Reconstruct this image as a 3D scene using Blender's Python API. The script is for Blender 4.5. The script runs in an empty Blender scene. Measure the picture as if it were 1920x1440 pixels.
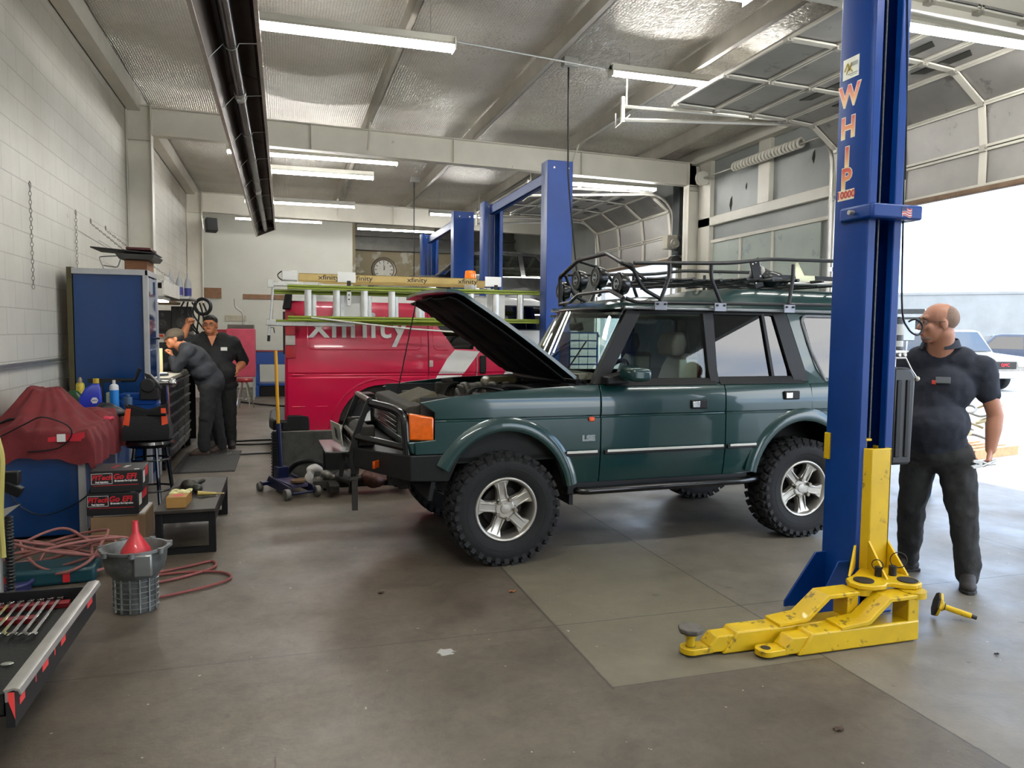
import bpy, bmesh, math, random
from mathutils import Vector, Matrix, Euler
random.seed(7)
scene = bpy.context.scene
COL = scene.collection
pi = math.pi
def R(d): return math.radians(d)

# ---------------------------------------------------------------- materials
MATS = {}
def lin(h):
    h = h.lstrip('#')
    c = [int(h[i:i+2], 16)/255 for i in (0, 2, 4)]
    return tuple((x/12.92 if x <= .04045 else ((x+.055)/1.055)**2.4) for x in c) + (1,)

class NT:
    def __init__(s, m):
        m.use_nodes = True
        s.t = m.node_tree; s.n = s.t.nodes; s.l = s.t.links
        s.n.clear()
        s.out = s.n.new('ShaderNodeOutputMaterial')
    def new(s, typ, **kw):
        nd = s.n.new(typ)
        for k, v in kw.items():
            if k.startswith('i_'):
                nd.inputs[k[2:].replace('_', ' ')].default_value = v
            else:
                setattr(nd, k, v)
        return nd
    def link(s, a, b): s.l.new(a, b)
    def math(s, op, a, b=None, c=None, clamp=False):
        nd = s.n.new('ShaderNodeMath'); nd.operation = op; nd.use_clamp = clamp
        for i, v in enumerate((a, b, c)):
            if v is None: continue
            if isinstance(v, (int, float)): nd.inputs[i].default_value = v
            else: s.link(v, nd.inputs[i])
        return nd.outputs[0]
    def mix(s, f, a, b):
        nd = s.n.new('ShaderNodeMix'); nd.data_type = 'RGBA'
        for i, v in ((0, f), (6, a), (7, b)):
            if isinstance(v, (int, float, tuple)): nd.inputs[i].default_value = v
            else: s.link(v, nd.inputs[i])
        return nd.outputs[2]
    def pos(s, obj=True):
        return s.new('ShaderNodeTexCoord').outputs['Object']
    def noise(s, vec, scale, detail=4, rough=.55, dist=0):
        nd = s.new('ShaderNodeTexNoise', i_Scale=scale, i_Detail=detail, i_Roughness=rough, i_Distortion=dist)
        if vec is not None: s.link(vec, nd.inputs['Vector'])
        return nd.outputs['Fac']
    def ramp(s, f, stops):
        nd = s.new('ShaderNodeValToRGB')
        e = nd.color_ramp.elements
        e[0].position, e[0].color = stops[0]
        e[1].position, e[1].color = stops[-1]
        for p, c in stops[1:-1]:
            x = e.new(p); x.color = c
        s.link(f, nd.inputs[0]); return nd.outputs[0]
    def xyz(s, vec):
        nd = s.new('ShaderNodeSeparateXYZ'); s.link(vec, nd.inputs[0]); return nd.outputs
    def bump(s, h, strength=.3, dist=.01):
        nd = s.new('ShaderNodeBump', i_Strength=strength, i_Distance=dist); s.link(h, nd.inputs['Height']); return nd.outputs[0]
    def bsdf(s, **kw):
        nd = s.new('ShaderNodeBsdfPrincipled')
        for k, v in kw.items():
            k = k.replace('_', ' ')
            if isinstance(v, (int, float, tuple)): nd.inputs[k].default_value = v
            else: s.link(v, nd.inputs[k])
        s.link(nd.outputs[0], s.out.inputs[0]); return nd

def mat(name, col, rough=.5, metal=0., var=.12, vscale=6., bump=0., bscale=60., coat=0., spec=.5, col2=None, thr=None, trans=0., alpha=1., emit=None, estr=0.):
    """general procedural surface: base colour broken up by noise, optional second colour in worn patches"""
    if name in MATS: return MATS[name]
    m = bpy.data.materials.new(name); t = NT(m); MATS[name] = m
    c = lin(col) if isinstance(col, str) else col
    p = t.pos()
    n = t.noise(p, vscale, 5)
    dark = tuple(x*(1-var) for x in c[:3])+(1,); lite = tuple(min(1, x*(1+var)) for x in c[:3])+(1,)
    colr = t.ramp(n, [(.3, dark), (.7, lite)])
    if col2:
        n2 = t.noise(p, vscale*2.3, 8, .65)
        a = thr or .6
        f = t.ramp(n2, [(a, (0, 0, 0, 1)), (a+.06, (1, 1, 1, 1))])
        colr = t.mix(f, colr, lin(col2))
    kw = dict(Base_Color=colr, Metallic=metal, Roughness=rough)
    b = t.bsdf(**kw)
    b.inputs['Specular IOR Level'].default_value = spec
    b.inputs['Coat Weight'].default_value = coat
    b.inputs['Coat Roughness'].default_value = .05
    if trans: b.inputs['Transmission Weight'].default_value = trans
    if alpha < 1: b.inputs['Alpha'].default_value = alpha
    if emit:
        b.inputs['Emission Color'].default_value = lin(emit); b.inputs['Emission Strength'].default_value = estr
    if bump:
        t.link(t.bump(t.noise(p, bscale, 6), bump, .01), b.inputs['Normal'])
    return m

# ---------------------------------------------------------------- mesh builder
def frame(d):
    d = Vector(d).normalized()
    a = Vector((0, 0, 1)) if abs(d.z) < .95 else Vector((1, 0, 0))
    u = d.cross(a).normalized(); v = d.cross(u).normalized()
    return u, v

class MB:
    def __init__(s): s.v = []; s.f = []; s.M = Matrix.Identity(4); s.mi = []; s.cur = 0
    def add(s, vs, fs):
        o = len(s.v)
        s.v += [s.M @ Vector(v) for v in vs]
        s.f += [tuple(i+o for i in f) for f in fs]; s.mi += [s.cur]*len(fs)
        return s
    def box(s, x0, x1, y0, y1, z0, z1):
        vs = [(x, y, z) for x in (x0, x1) for y in (y0, y1) for z in (z0, z1)]
        return s.add(vs, [(0, 1, 3, 2), (4, 6, 7, 5), (0, 4, 5, 1), (2, 3, 7, 6), (0, 2, 6, 4), (1, 5, 7, 3)])
    def cbox(s, c, d, rz=0, rx=0, ry=0):
        m = Matrix.Translation(c) @ Euler((rx, ry, rz)).to_matrix().to_4x4()
        x, y, z = d[0]/2, d[1]/2, d[2]/2
        vs = [m @ Vector((a, b, e)) for a in (-x, x) for b in (-y, y) for e in (-z, z)]
        return s.add(vs, [(0, 1, 3, 2), (4, 6, 7, 5), (0, 4, 5, 1), (2, 3, 7, 6), (0, 2, 6, 4), (1, 5, 7, 3)])
    def loft(s, rings, close=True, caps=True):
        """rings: equal length lists of points"""
        n = len(rings[0]); vs = [p for r in rings for p in r]; fs = []
        for i in range(len(rings)-1):
            for j in range(n if close else n-1):
                k = (j+1) % n
                fs.append((i*n+j, i*n+k, (i+1)*n+k, (i+1)*n+j))
        if caps:
            fs.append(tuple(range(n))[::-1]); fs.append(tuple((len(rings)-1)*n+j for j in range(n)))
        return s.add(vs, fs)
    def prism(s, pts, axis, a, b):
        """2D outline extruded along axis ('X': pts are (y,z); 'Y': (x,z); 'Z': (x,y))"""
        def P(p, h): return {'X': (h, p[0], p[1]), 'Y': (p[0], h, p[1]), 'Z': (p[0], p[1], h)}[axis]
        return s.loft([[P(p, a) for p in pts], [P(p, b) for p in pts]])
    def cyl(s, a, b, r, r2=None, n=16, caps=True):
        a = Vector(a); b = Vector(b); r2 = r if r2 is None else r2
        u, v = frame(b-a)
        ring = lambda c, q: [c+u*(q*math.cos(2*pi*i/n))+v*(q*math.sin(2*pi*i/n)) for i in range(n)]
        return s.loft([ring(a, r), ring(b, r2)], True, caps)
    def lathe(s, prof, c=(0, 0, 0), axis=(0, 0, 1), n=24, caps=True):
        """prof: (radius, height along axis)"""
        c = Vector(c); d = Vector(axis).normalized(); u, v = frame(d)
        return s.loft([[c+d*h+u*(max(r, 1e-4)*math.cos(2*pi*i/n))+v*(max(r, 1e-4)*math.sin(2*pi*i/n)) for i in range(n)] for r, h in prof], True, caps)
    def tube(s, pts, r, n=8, closed=False, caps=True):
        pts = [Vector(p) for p in pts]; N = len(pts); rings = []
        u = None
        for i, p in enumerate(pts):
            if closed: d = pts[(i+1) % N]-pts[i-1]
            else: d = pts[min(i+1, N-1)]-pts[max(i-1, 0)]
            d = d.normalized() if d.length > 1e-9 else Vector((0, 0, 1))
            if u is None: u, _ = frame(d)
            else:
                u = u-d*u.dot(d)
                u = u.normalized() if u.length > 1e-6 else frame(d)[0]
            w = d.cross(u); q = r[i] if isinstance(r, (list, tuple)) else r
            rings.append([p+u*(q*math.cos(2*pi*j/n))+w*(q*math.sin(2*pi*j/n)) for j in range(n)])
        if closed: rings.append(rings[0]); return s.loft(rings, True, False)
        return s.loft(rings, True, caps)
    def ball(s, c, r, n=16, m=10):
        if isinstance(r, (int, float)): r = (r, r, r)
        rings = []
        for i in range(m+1):
            a = -pi/2+pi*i/m
            rings.append([(c[0]+r[0]*max(math.cos(a), 1e-3)*math.cos(2*pi*j/n), c[1]+r[1]*max(math.cos(a), 1e-3)*math.sin(2*pi*j/n), c[2]+r[2]*math.sin(a)) for j in range(n)])
        return s.loft(rings)
    def torus(s, c, axis, Rr, r, n=24, m=8):
        c = Vector(c); u, v = frame(axis)
        return s.tube([c+u*Rr*math.cos(2*pi*i/n)+v*Rr*math.sin(2*pi*i/n) for i in range(n)], r, m, True)
    def sheet(s, fn, nu, nv, th=0.):
        """surface fn(u,v) u,v in 0..1; with thickness th along -normal"""
        P = [[Vector(fn(i/nu, j/nv)) for j in range(nv+1)] for i in range(nu+1)]
        vs = [p for r in P for p in r]; W = nv+1
        fs = [(i*W+j, (i+1)*W+j, (i+1)*W+j+1, i*W+j+1) for i in range(nu) for j in range(nv)]
        if th:
            N = []
            for i in range(nu+1):
                for j in range(nv+1):
                    a = P[min(i+1, nu)][j]-P[max(i-1, 0)][j]; b = P[i][min(j+1, nv)]-P[i][max(j-1, 0)]
                    q = a.cross(b); N.append(q.normalized() if q.length > 1e-12 else Vector((0, 0, 1)))
            o = len(vs); vs = vs+[p-q*th for p, q in zip(vs, N)]
            fs += [tuple(o+k for k in f[::-1]) for f in fs]
            def e(i, j): return i*W+j
            for i in range(nu):
                fs.append((e(i, 0), e(i, 0)+o, e(i+1, 0)+o, e(i+1, 0))); fs.append((e(i+1, nv), e(i+1, nv)+o, e(i, nv)+o, e(i, nv)))
            for j in range(nv):
                fs.append((e(0, j+1), e(0, j+1)+o, e(0, j)+o, e(0, j))); fs.append((e(nu, j), e(nu, j)+o, e(nu, j+1)+o, e(nu, j+1)))
        return s.add(vs, fs)
    def obj(s, name, m, parent=None, smooth=35, bevel=0, seg=2, sub=0, loc=None, rz=0):
        me = bpy.data.meshes.new(name)
        me.from_pydata([tuple(v) for v in s.v], [], s.f)
        bm = bmesh.new(); bm.from_mesh(me); bmesh.ops.recalc_face_normals(bm, faces=bm.faces); bm.to_mesh(me); bm.free()
        ms = m if isinstance(m, (list, tuple)) else [m]
        for x in ms: me.materials.append(x)
        if len(ms) > 1:
            for p, i in zip(me.polygons, s.mi): p.material_index = i
        if smooth:
            me.polygons.foreach_set('use_smooth', [True]*len(me.polygons)); me.set_sharp_from_angle(angle=R(smooth))
        me.update()
        o = bpy.data.objects.new(name, me); COL.objects.link(o)
        if parent: o.parent = parent
        if loc: o.location = loc
        if rz: o.rotation_euler.z = rz
        if bevel:
            b = o.modifiers.new('Bevel', 'BEVEL'); b.width = bevel; b.segments = seg; b.limit_method = 'ANGLE'; b.angle_limit = R(40); b.use_clamp_overlap = True
            b.harden_normals = False
        if sub:
            b = o.modifiers.new('Sub', 'SUBSURF'); b.levels = sub; b.render_levels = sub
        return o

def pieces(b, name, m, parent, **kw):
    """each loose piece of the builder becomes an object of its own"""
    par = list(range(len(b.v)))
    def find(i):
        while par[i] != i: par[i] = par[par[i]]; i = par[i]
        return i
    for f in b.f:
        a = find(f[0])
        for k in f[1:]: par[find(k)] = a
    groups = {}
    for f in b.f: groups.setdefault(find(f[0]), []).append(f)
    out = []
    for fs in groups.values():
        idx = sorted({i for f in fs for i in f}); mp = {i: k for k, i in enumerate(idx)}
        q = MB(); q.v = [b.v[i] for i in idx]; q.f = [tuple(mp[i] for i in f) for f in fs]; q.mi = [0]*len(fs)
        out.append(q.obj(name, m, parent, **kw))
    return out
def arcpts(c, r, a0, a1, n, plane='XZ'):
    out = []
    for i in range(n+1):
        a = R(a0+(a1-a0)*i/n); p, q = r*math.cos(a), r*math.sin(a)
        out.append({'XZ': (c[0]+p, c[1], c[2]+q), 'YZ': (c[0], c[1]+p, c[2]+q), 'XY': (c[0]+p, c[1]+q, c[2])}[plane])
    return out
def smoothline(pts, k=6):
    """Catmull-Rom through pts"""
    P = [Vector(p) for p in pts]; out = []
    for i in range(len(P)-1):
        a, b, c, d = P[max(i-1, 0)], P[i], P[i+1], P[min(i+2, len(P)-1)]
        for j in range(k):
            t = j/k
            out.append(.5*((2*b)+(c-a)*t+(2*a-5*b+4*c-d)*t*t+(-a+3*b-3*c+d)*t**3))
    out.append(P[-1]); return out
def roundcorners(pts, r, n=4):
    P = [Vector(p) for p in pts]; out = [P[0]]
    for i in range(1, len(P)-1):
        a, b, c = P[i-1], P[i], P[i+1]
        d1 = (a-b); d2 = (c-b); q = min(r, d1.length*.45, d2.length*.45)
        s, e = b+d1.normalized()*q, b+d2.normalized()*q
        for k in range(n+1):
            t = k/n; out.append((1-t)**2*s+2*t*(1-t)*b+t*t*e)
    out.append(P[-1]); return out

def tag(o, label=None, cat=None, group=None, kind=None):
    if label: o['label'] = label
    if cat: o['category'] = cat
    if group: o['group'] = group
    if kind: o['kind'] = kind
    return o
def thing(name, label, cat, loc=(0, 0, 0), rz=0, group=None):
    o = bpy.data.objects.new(name, None); COL.objects.link(o); o.empty_display_size = .1
    o.location = loc; o.rotation_euler = (0, 0, rz)
    return tag(o, label, cat, group)
def struct(o, label=None): o['kind'] = 'structure'; return o
def copy_tree(o, parent=None):
    c = o.copy(); COL.objects.link(c)
    if parent: c.parent = parent
    for ch in list(o.children): copy_tree(ch, c)
    return c

def text(s, size, m, parent, name='lettering', at=(0, 0, 0), rot=(0, 0, 0), ext=.001, off=0., sx=1., shear=0., align='CENTER', spacing=1.):
    cu = bpy.data.curves.new(name, 'FONT'); cu.body = s; cu.size = size; cu.extrude = ext; cu.offset = off
    cu.align_x = align; cu.align_y = 'CENTER'; cu.shear = shear; cu.space_character = spacing; cu.resolution_u = 3
    o = bpy.data.objects.new(name, cu); COL.objects.link(o)
    dg = bpy.context.evaluated_depsgraph_get()
    me = bpy.data.meshes.new_from_object(o.evaluated_get(dg)); bpy.data.objects.remove(o)
    me.name = name; me.materials.clear(); me.materials.append(m)
    me.transform(Matrix.Diagonal((sx, 1, 1, 1)))
    q = bpy.data.objects.new(name, me); COL.objects.link(q); q.parent = parent
    q.location = at; q.rotation_euler = rot
    return q
def bake(o, name=None):
    """turn a modifier stack into plain mesh"""
    dg = bpy.context.evaluated_depsgraph_get(); dg.update()
    me = bpy.data.meshes.new_from_object(o.evaluated_get(dg))
    o.modifiers.clear(); o.data = me
    return o
def blob(name, caps, m, parent=None, voxel=.012, smooth=4, extra=None, disp=0):
    """one continuous organic surface grown from tapered limbs: caps = [(p0,p1,r0,r1)] or [(centre,(rx,ry,rz))]"""
    b = MB()
    for c in caps:
        if len(c) == 4:
            p0, p1, r0, r1 = Vector(c[0]), Vector(c[1]), c[2], c[3]
            k = max(2, int((p1-p0).length/(min(r0, r1)*.7)))
            b.cyl(p0, p1, r0, r1, 20); b.ball(p0, r0, 20, 12); b.ball(p1, r1, 20, 12)
        elif len(c) == 3:
            b2 = MB(); b2.ball((0, 0, 0), c[1], 24, 16)
            mm = Matrix.Translation(c[0]) @ Euler(c[2]).to_matrix().to_4x4()
            b.add([mm @ v for v in b2.v], b2.f)
        else: b.ball(c[0], c[1], 24, 16)
    o = b.obj(name, m, parent)
    r = o.modifiers.new('Remesh', 'REMESH'); r.mode = 'VOXEL'; r.voxel_size = voxel; r.use_smooth_shade = True
    if smooth:
        s = o.modifiers.new('Smooth', 'SMOOTH'); s.factor = .5; s.iterations = smooth
    if disp:
        tx = bpy.data.textures.get('folds') or bpy.data.textures.new('folds', 'CLOUDS'); tx.noise_scale = .09; tx.noise_depth = 1
        d = o.modifiers.new('Folds', 'DISPLACE'); d.texture = tx; d.strength = disp; d.mid_level = .5; d.texture_coords = 'LOCAL'
    bake(o)
    for p in o.data.polygons: p.use_smooth = True
    return o
# ================================================================ SETTING
XL, XR, YF, YB = -2.25, 7.6, -3.2, 23.4
def roofz(x): return 5.27-.017*(x-XL)

def m_floor():
    m = bpy.data.materials.new('garage concrete'); t = NT(m); p = t.pos(); x, y, z = t.xyz(p)
    n1 = t.noise(p, .55, 8, .6); n2 = t.noise(p, 3.2, 10, .65, .4); n3 = t.noise(p, 45, 4, .6)
    c = t.ramp(n1, [(.3, lin('#4c443a')), (.52, lin('#5d554a')), (.72, lin('#6c6458'))])
    c2 = t.ramp(n2, [(.25, (.62, .60, .58, 1)), (.5, (.95, .95, .95, 1)), (.75, (1.14, 1.13, 1.1, 1))])
    mx = t.new('ShaderNodeMix', data_type='RGBA', blend_type='MULTIPLY'); mx.inputs[0].default_value = 1
    t.link(c, mx.inputs[6]); t.link(c2, mx.inputs[7]); c = mx.outputs[2]
    nf = t.ramp(t.noise(p, 17, 8, .72, .6), [(.3, (.80, .79, .78, 1)), (.5, (1, 1, 1, 1)), (.7, (1.17, 1.16, 1.14, 1))])
    my = t.new('ShaderNodeMix', data_type='RGBA', blend_type='MULTIPLY'); my.inputs[0].default_value = 1
    t.link(c, my.inputs[6]); t.link(nf, my.inputs[7]); c = my.outputs[2]
    right_tone = t.math('MULTIPLY', t.math('GREATER_THAN', x, 2.70), .42); c = t.mix(right_tone, c, t.mix(n2, lin('#6f695e'), lin('#9a9487')))  # paler floor tone mixed in right of the saw cut
    # repaired pale slab between the saw cuts
    def band(v, a, b):
        return t.math('MULTIPLY', t.math('GREATER_THAN', v, a), t.math('LESS_THAN', v, b))
    slab = t.math('MULTIPLY', band(x, 1.475, 2.70), band(y, 3.17, 7.2))
    c = t.mix(t.math('MULTIPLY', slab, .55), c, t.mix(t.noise(p, 2.2, 8), lin('#6c6757'), lin('#837e6b')))
    # oil and tyre darkening with its own shape
    st = t.ramp(t.noise(p, .9, 6, .7, .8), [(.55, (0, 0, 0, 1)), (.72, (1, 1, 1, 1))])
    c = t.mix(t.math('MULTIPLY', st, .38), c, lin('#4a453f'))
    sp = t.ramp(t.noise(p, 9, 3, .5), [(.70, (0, 0, 0, 1)), (.73, (1, 1, 1, 1))])
    c = t.mix(t.math('MULTIPLY', sp, .5), c, lin('#45403a'))
    w = t.ramp(t.noise(p, 26, 3, .5), [(.73, (0, 0, 0, 1)), (.76, (1, 1, 1, 1))])
    c = t.mix(t.math('MULTIPLY', w, .65), c, lin('#c9c7c0'))
    # paint spill
    d = t.new('ShaderNodeVectorMath', operation='DISTANCE'); t.link(p, d.inputs[0]); d.inputs[1].default_value = (.80, 3.78, 0)
    dd = t.math('ADD', d.outputs['Value'], t.math('MULTIPLY', t.math('SUBTRACT', n2, .5), .42))
    c = t.mix(t.math('MULTIPLY', t.math('LESS_THAN', dd, .075), .8), c, lin('#b5b5b0'))
    # joints
    wob = t.math('MULTIPLY', t.math('SUBTRACT', t.noise(p, 14, 3), .5), .012)
    lines = None
    for ax, v0, hw, a, b in ((x, 1.475, .008, 3.15, 12), (x, 2.70, .006, -3, 12), (y, 3.95, .005, -3, 9), (y, 3.17, .004, 1.475, 2.7), (y, 8.6, .005, -3, 8), (x, -.05, .004, -3, 3), (x, 5.6, .005, 3, 9)):
        other = y if ax is x else x
        l = t.math('LESS_THAN', t.math('ABSOLUTE', t.math('SUBTRACT', t.math('ADD', ax, wob), v0)), hw)
        l = t.math('MULTIPLY', l, band(other, a, b))
        lines = l if lines is None else t.math('MAXIMUM', lines, l)
    c = t.mix(t.math('MULTIPLY', lines, .75), c, lin('#35312c'))
    h = t.math('ADD', t.math('MULTIPLY', n3, .5), t.math('MULTIPLY', n2, .8))
    h = t.math('SUBTRACT', h, t.math('MULTIPLY', lines, .8))
    r = t.ramp(t.noise(p, 1.4, 6, .6), [(.3, (.34, .34, .34, 1)), (.7, (.58, .58, .58, 1))])
    b = t.bsdf(Base_Color=c, Roughness=r); b.inputs['Specular IOR Level'].default_value = .42
    t.link(t.bump(h, .3, .008), b.inputs['Normal']); return m
def m_block():
    m = bpy.data.materials.new('painted block wall'); t = NT(m); p = t.pos(); x, y, z = t.xyz(p)
    cv = t.new('ShaderNodeCombineXYZ'); t.link(y, cv.inputs[0]); t.link(z, cv.inputs[1])
    br = t.new('ShaderNodeTexBrick', offset=.5, i_Scale=1.); br.inputs['Brick Width'].default_value = .46; br.inputs['Row Height'].default_value = .232
    br.inputs['Mortar Size'].default_value = .005; br.inputs['Mortar Smooth'].default_value = .3; t.link(cv.outputs[0], br.inputs['Vector'])
    c = t.ramp(t.noise(p, .8, 6, .6), [(.3, lin('#bdb9ad')), (.7, lin('#cfccc2'))])
    st = t.new('ShaderNodeMapping'); st.inputs['Scale'].default_value = (1, 2.2, .18); t.link(p, st.inputs[0])
    run = t.ramp(t.noise(st.outputs[0], 1.6, 6, .6), [(.5, (0, 0, 0, 1)), (.75, (1, 1, 1, 1))])
    c = t.mix(t.math('MULTIPLY', run, .3), c, lin('#a9a493'))
    sp = t.ramp(t.noise(p, 7, 2, .4), [(.77, (0, 0, 0, 1)), (.79, (1, 1, 1, 1))])
    c = t.mix(t.math('MULTIPLY', sp, .5), c, lin('#7d7970'))
    c = t.mix(t.math('MULTIPLY', br.outputs['Fac'], .4), c, lin('#8b867a'))
    b = t.bsdf(Base_Color=c, Roughness=.55)
    h = t.math('SUBTRACT', t.math('MULTIPLY', t.noise(p, 50, 5), .25), t.math('MULTIPLY', br.outputs['Fac'], .9))
    t.link(t.bump(h, .6, .008), b.inputs['Normal']); return m
def m_foil():
    m = bpy.data.materials.new('foil faced roof blanket'); t = NT(m); p = t.pos()
    mp = t.new('ShaderNodeMapping'); mp.inputs['Scale'].default_value = (1.6, 1., .1); t.link(p, mp.inputs[0])
    vo = t.new('ShaderNodeTexVoronoi', i_Scale=19., feature='DISTANCE_TO_EDGE'); vo.inputs['Randomness'].default_value = .25; t.link(mp.outputs[0], vo.inputs['Vector'])
    cell = t.ramp(vo.outputs['Distance'], [(0., (0, 0, 0, 1)), (.12, (1, 1, 1, 1))])
    c = t.ramp(t.noise(p, 1.2, 6), [(.3, lin('#dcd5c8')), (.7, lin('#f4efe5'))])
    c = t.mix(t.math('MULTIPLY', t.math('SUBTRACT', 1., cell), .38), c, lin('#7b756b'))
    b = t.bsdf(Base_Color=c, Metallic=.25, Roughness=.34)
    h = t.math('ADD', t.math('MULTIPLY', vo.outputs['Distance'], 1.), t.math('MULTIPLY', t.noise(p, 5, 4), .5))
    t.link(t.bump(h, 1., .04), b.inputs['Normal']); return m
def m_siding(name, c1, c2, metal=.0, rough=.45):
    m = bpy.data.materials.new(name); t = NT(m); p = t.pos(); x, y, z = t.xyz(p)
    c = t.ramp(t.noise(p, 1.1, 6), [(.3, lin(c1)), (.7, lin(c2))])
    b = t.bsdf(Base_Color=c, Roughness=rough, Metallic=metal)
    s = t.math('FRACT', t.math('MULTIPLY', y, 3.3)); rib = t.math('LESS_THAN', t.math('ABSOLUTE', t.math('SUBTRACT', s, .5)), .07)
    t.link(t.bump(t.math('ADD', rib, t.math('MULTIPLY', t.noise(p, 3, 3), .8)), .35, .02), b.inputs['Normal']); return m
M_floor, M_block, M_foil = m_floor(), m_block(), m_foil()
M_back = mat('painted drywall', '#c2c2b8', .6, var=.05, vscale=.9, col2='#aeaca0', thr=.68)
M_tan = mat('patched tan drywall', '#8f8368', .7, var=.08, vscale=.7, col2='#b9b5a6', thr=.52)
M_side = m_siding('painted metal siding', '#8d9290', '#a0a4a1')
M_steel = mat('cream painted steel', '#dbd7ca', .45, var=.06, vscale=2.5, col2='#a49f90', thr=.7)
M_steel2 = mat('purlin steel', '#b9b4a8', .45, .2, var=.1, vscale=3)
M_drive = mat('yard concrete', '#a5a29b', .8, var=.07, vscale=.5, col2='#b9b5ac', thr=.62)

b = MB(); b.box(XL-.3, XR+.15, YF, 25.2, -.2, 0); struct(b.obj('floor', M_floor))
b = MB(); b.box(XL-.2, XL, YF, YB, 0, 5.5); struct(b.obj('wall_left', M_block))
b = MB(); b.box(XL, 2.02, YB, YB+.15, 0, 5.4); struct(b.obj('wall_back', M_back))
b = MB(); b.box(2.02, XR, 24.9, 25.05, 0, 4.35); b.box(2.02, 2.12, YB+.15, 24.9, 0, 5.4); struct(b.obj('wall_back_recess', M_tan))
b = MB(); b.box(2.02, XR, 24.88, 25.05, 4.35, 5.4); b.box(2.12, XR, 24.6, 24.88, 4.30, 4.5); b.box(2.12, XR, 24.7, 24.88, 4.75, 4.85); struct(b.obj('trim_recess_header', mat('grey header', '#6f6e68', .5, .3, var=.15)))
b = MB(); b.box(XR, XR+.12, YB, 25.2, 0, 5.4); struct(b.obj('wall_right_end', M_side))
# roof blanket sagging between the purlins
PUR = [-2.12, -.42, 1.35, 3.15, 4.92, 6.62, XR+.2]
def roof(u, v):
    x = XL-.2+u*(XR+.35-XL+.2-.15+.1); y = YF+v*(25.2-YF)
    s = 0
    for a, c in zip(PUR, PUR[1:]):
        if a <= x < c: q = (x-a)/(c-a); s = 4*q*(1-q)
    fy = [5.5, 12.8, 20.1]
    return (x, y, roofz(x)+.02-.07*s*min(1, min(abs(y-k) for k in fy)/.8)-.012*math.sin(y*3.1+x*2))
b = MB(); b.sheet(roof, 60, 90, -.12); struct(b.obj('ceiling', M_foil, smooth=60))
# purlins (C section, running into the hall)
for x in PUR[:-1]:
    b = MB(); z = roofz(x)
    b.box(x-.035, x-.028, YF, YB, z-.20, z); b.box(x-.035, x+.035, YF, YB, z-.205, z-.197); b.box(x+.028, x+.035, YF, YB, z-.205, z-.18)
    struct(b.obj('trim_purlin', M_steel2))
# portal frames
def rafter(y, d, x0=XL+.36, x1=XR-.1):
    z0, z1 = roofz(x0)-.21, roofz(x1)-.21; b = MB()
    P = lambda yy0, yy1, a0, a1, c0, c1: b.loft([[(x0, yy0, a0), (x0, yy1, a0), (x0, yy1, a1), (x0, yy0, a1)], [(x1, yy0, c0), (x1, yy1, c0), (x1, yy1, c1), (x1, yy0, c1)]])
    P(y-.09, y+.09, z0-.012, z0, z1-.012, z1); P(y-.09, y+.09, z0-d, z0-d+.012, z1-d, z1-d+.012); P(y-.006, y+.006, z0-d, z0, z1-d, z1)
    for k in range(1, 4):
        x = x0+(x1-x0)*k/4; zz = roofz(x)-.21; b.box(x-.005, x+.005, y-.07, y+.07, zz-d, zz)
    struct(b.obj('trim_rafter', M_steel))
for y, d in ((-1.8, .42), (5.5, .42), (12.8, .42), (20.1, .48)): rafter(y, d)
for y in (5.5, 12.8, 20.1):
    for sx, xa in ((1, XL+.005), (-1, XR-.30 if y > 6 else XR-.3)):
        b = MB(); xb = xa+(.35 if sx > 0 else .29); z1 = roofz(xa)-.2
        b.box(xa, xa+.012, y-.1, y+.1, 0, z1); b.box(xb-.012, xb, y-.1, y+.1, 0, z1); b.box(xa, xb, y-.006, y+.006, 0, z1)
        b.box(xa, xb, y-.09, y+.09, z1-.52, z1-.508); b.box(xa, xb, y-.1, y+.1, z1-.012, z1)
        struct(b.obj('trim_column', M_steel))
# eave struts
b = MB(); b.box(XL+.02, XL+.2, YF, YB, 4.99, 5.0); b.box(XL+.19, XL+.2, YF, YB, 5.0, 5.25); b.box(XL+.02, XL+.03, YF, YB, 5.0, 5.25); struct(b.obj('trim_eave_left', M_steel))
b = MB(); b.box(XR-.2, XR-.02, YF, YB, 4.86, 4.88); b.box(XR-.2, XR-.18, YF, YB, 4.88, 5.1); struct(b.obj('trim_eave_right', M_steel))
# flange braces from rafter to purlin
for y in (12.8, 20.1):
    for x in (1.35, 4.92):
        b = MB(); z = roofz(x)-.2; b.cyl((x, y-.08, z-.36), (x, y-.5, z+.02), .016, n=6); b.box(x-.02, x+.02, y-.1, y-.085, z-.42, z-.3); struct(b.obj('trim_brace', M_steel))
# right wall: siding with door openings
b = MB()
openings = [(5.35, 9.0, 3.62), (13.5, 17.4, 3.55), (-1.3, 4.6, 3.6)]
ys = sorted([YF, YB]+[v for o in openings for v in o[:2]])
for a, c in zip(ys, ys[1:]):
    top = 0
    for o in openings:
        if o[0] <= a and c <= o[1]: top = o[2]
    b.box(XR, XR+.12, a, c, top, 5.4)
struct(b.obj('wall_right', M_side))
b = MB(); b.box(XL-.2, 4.3, YF-.1, YF, 0, 5.5); b.box(4.3, XR+.12, YF-.1, YF, 4.0, 5.5); struct(b.obj('wall_front', M_side))
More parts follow.
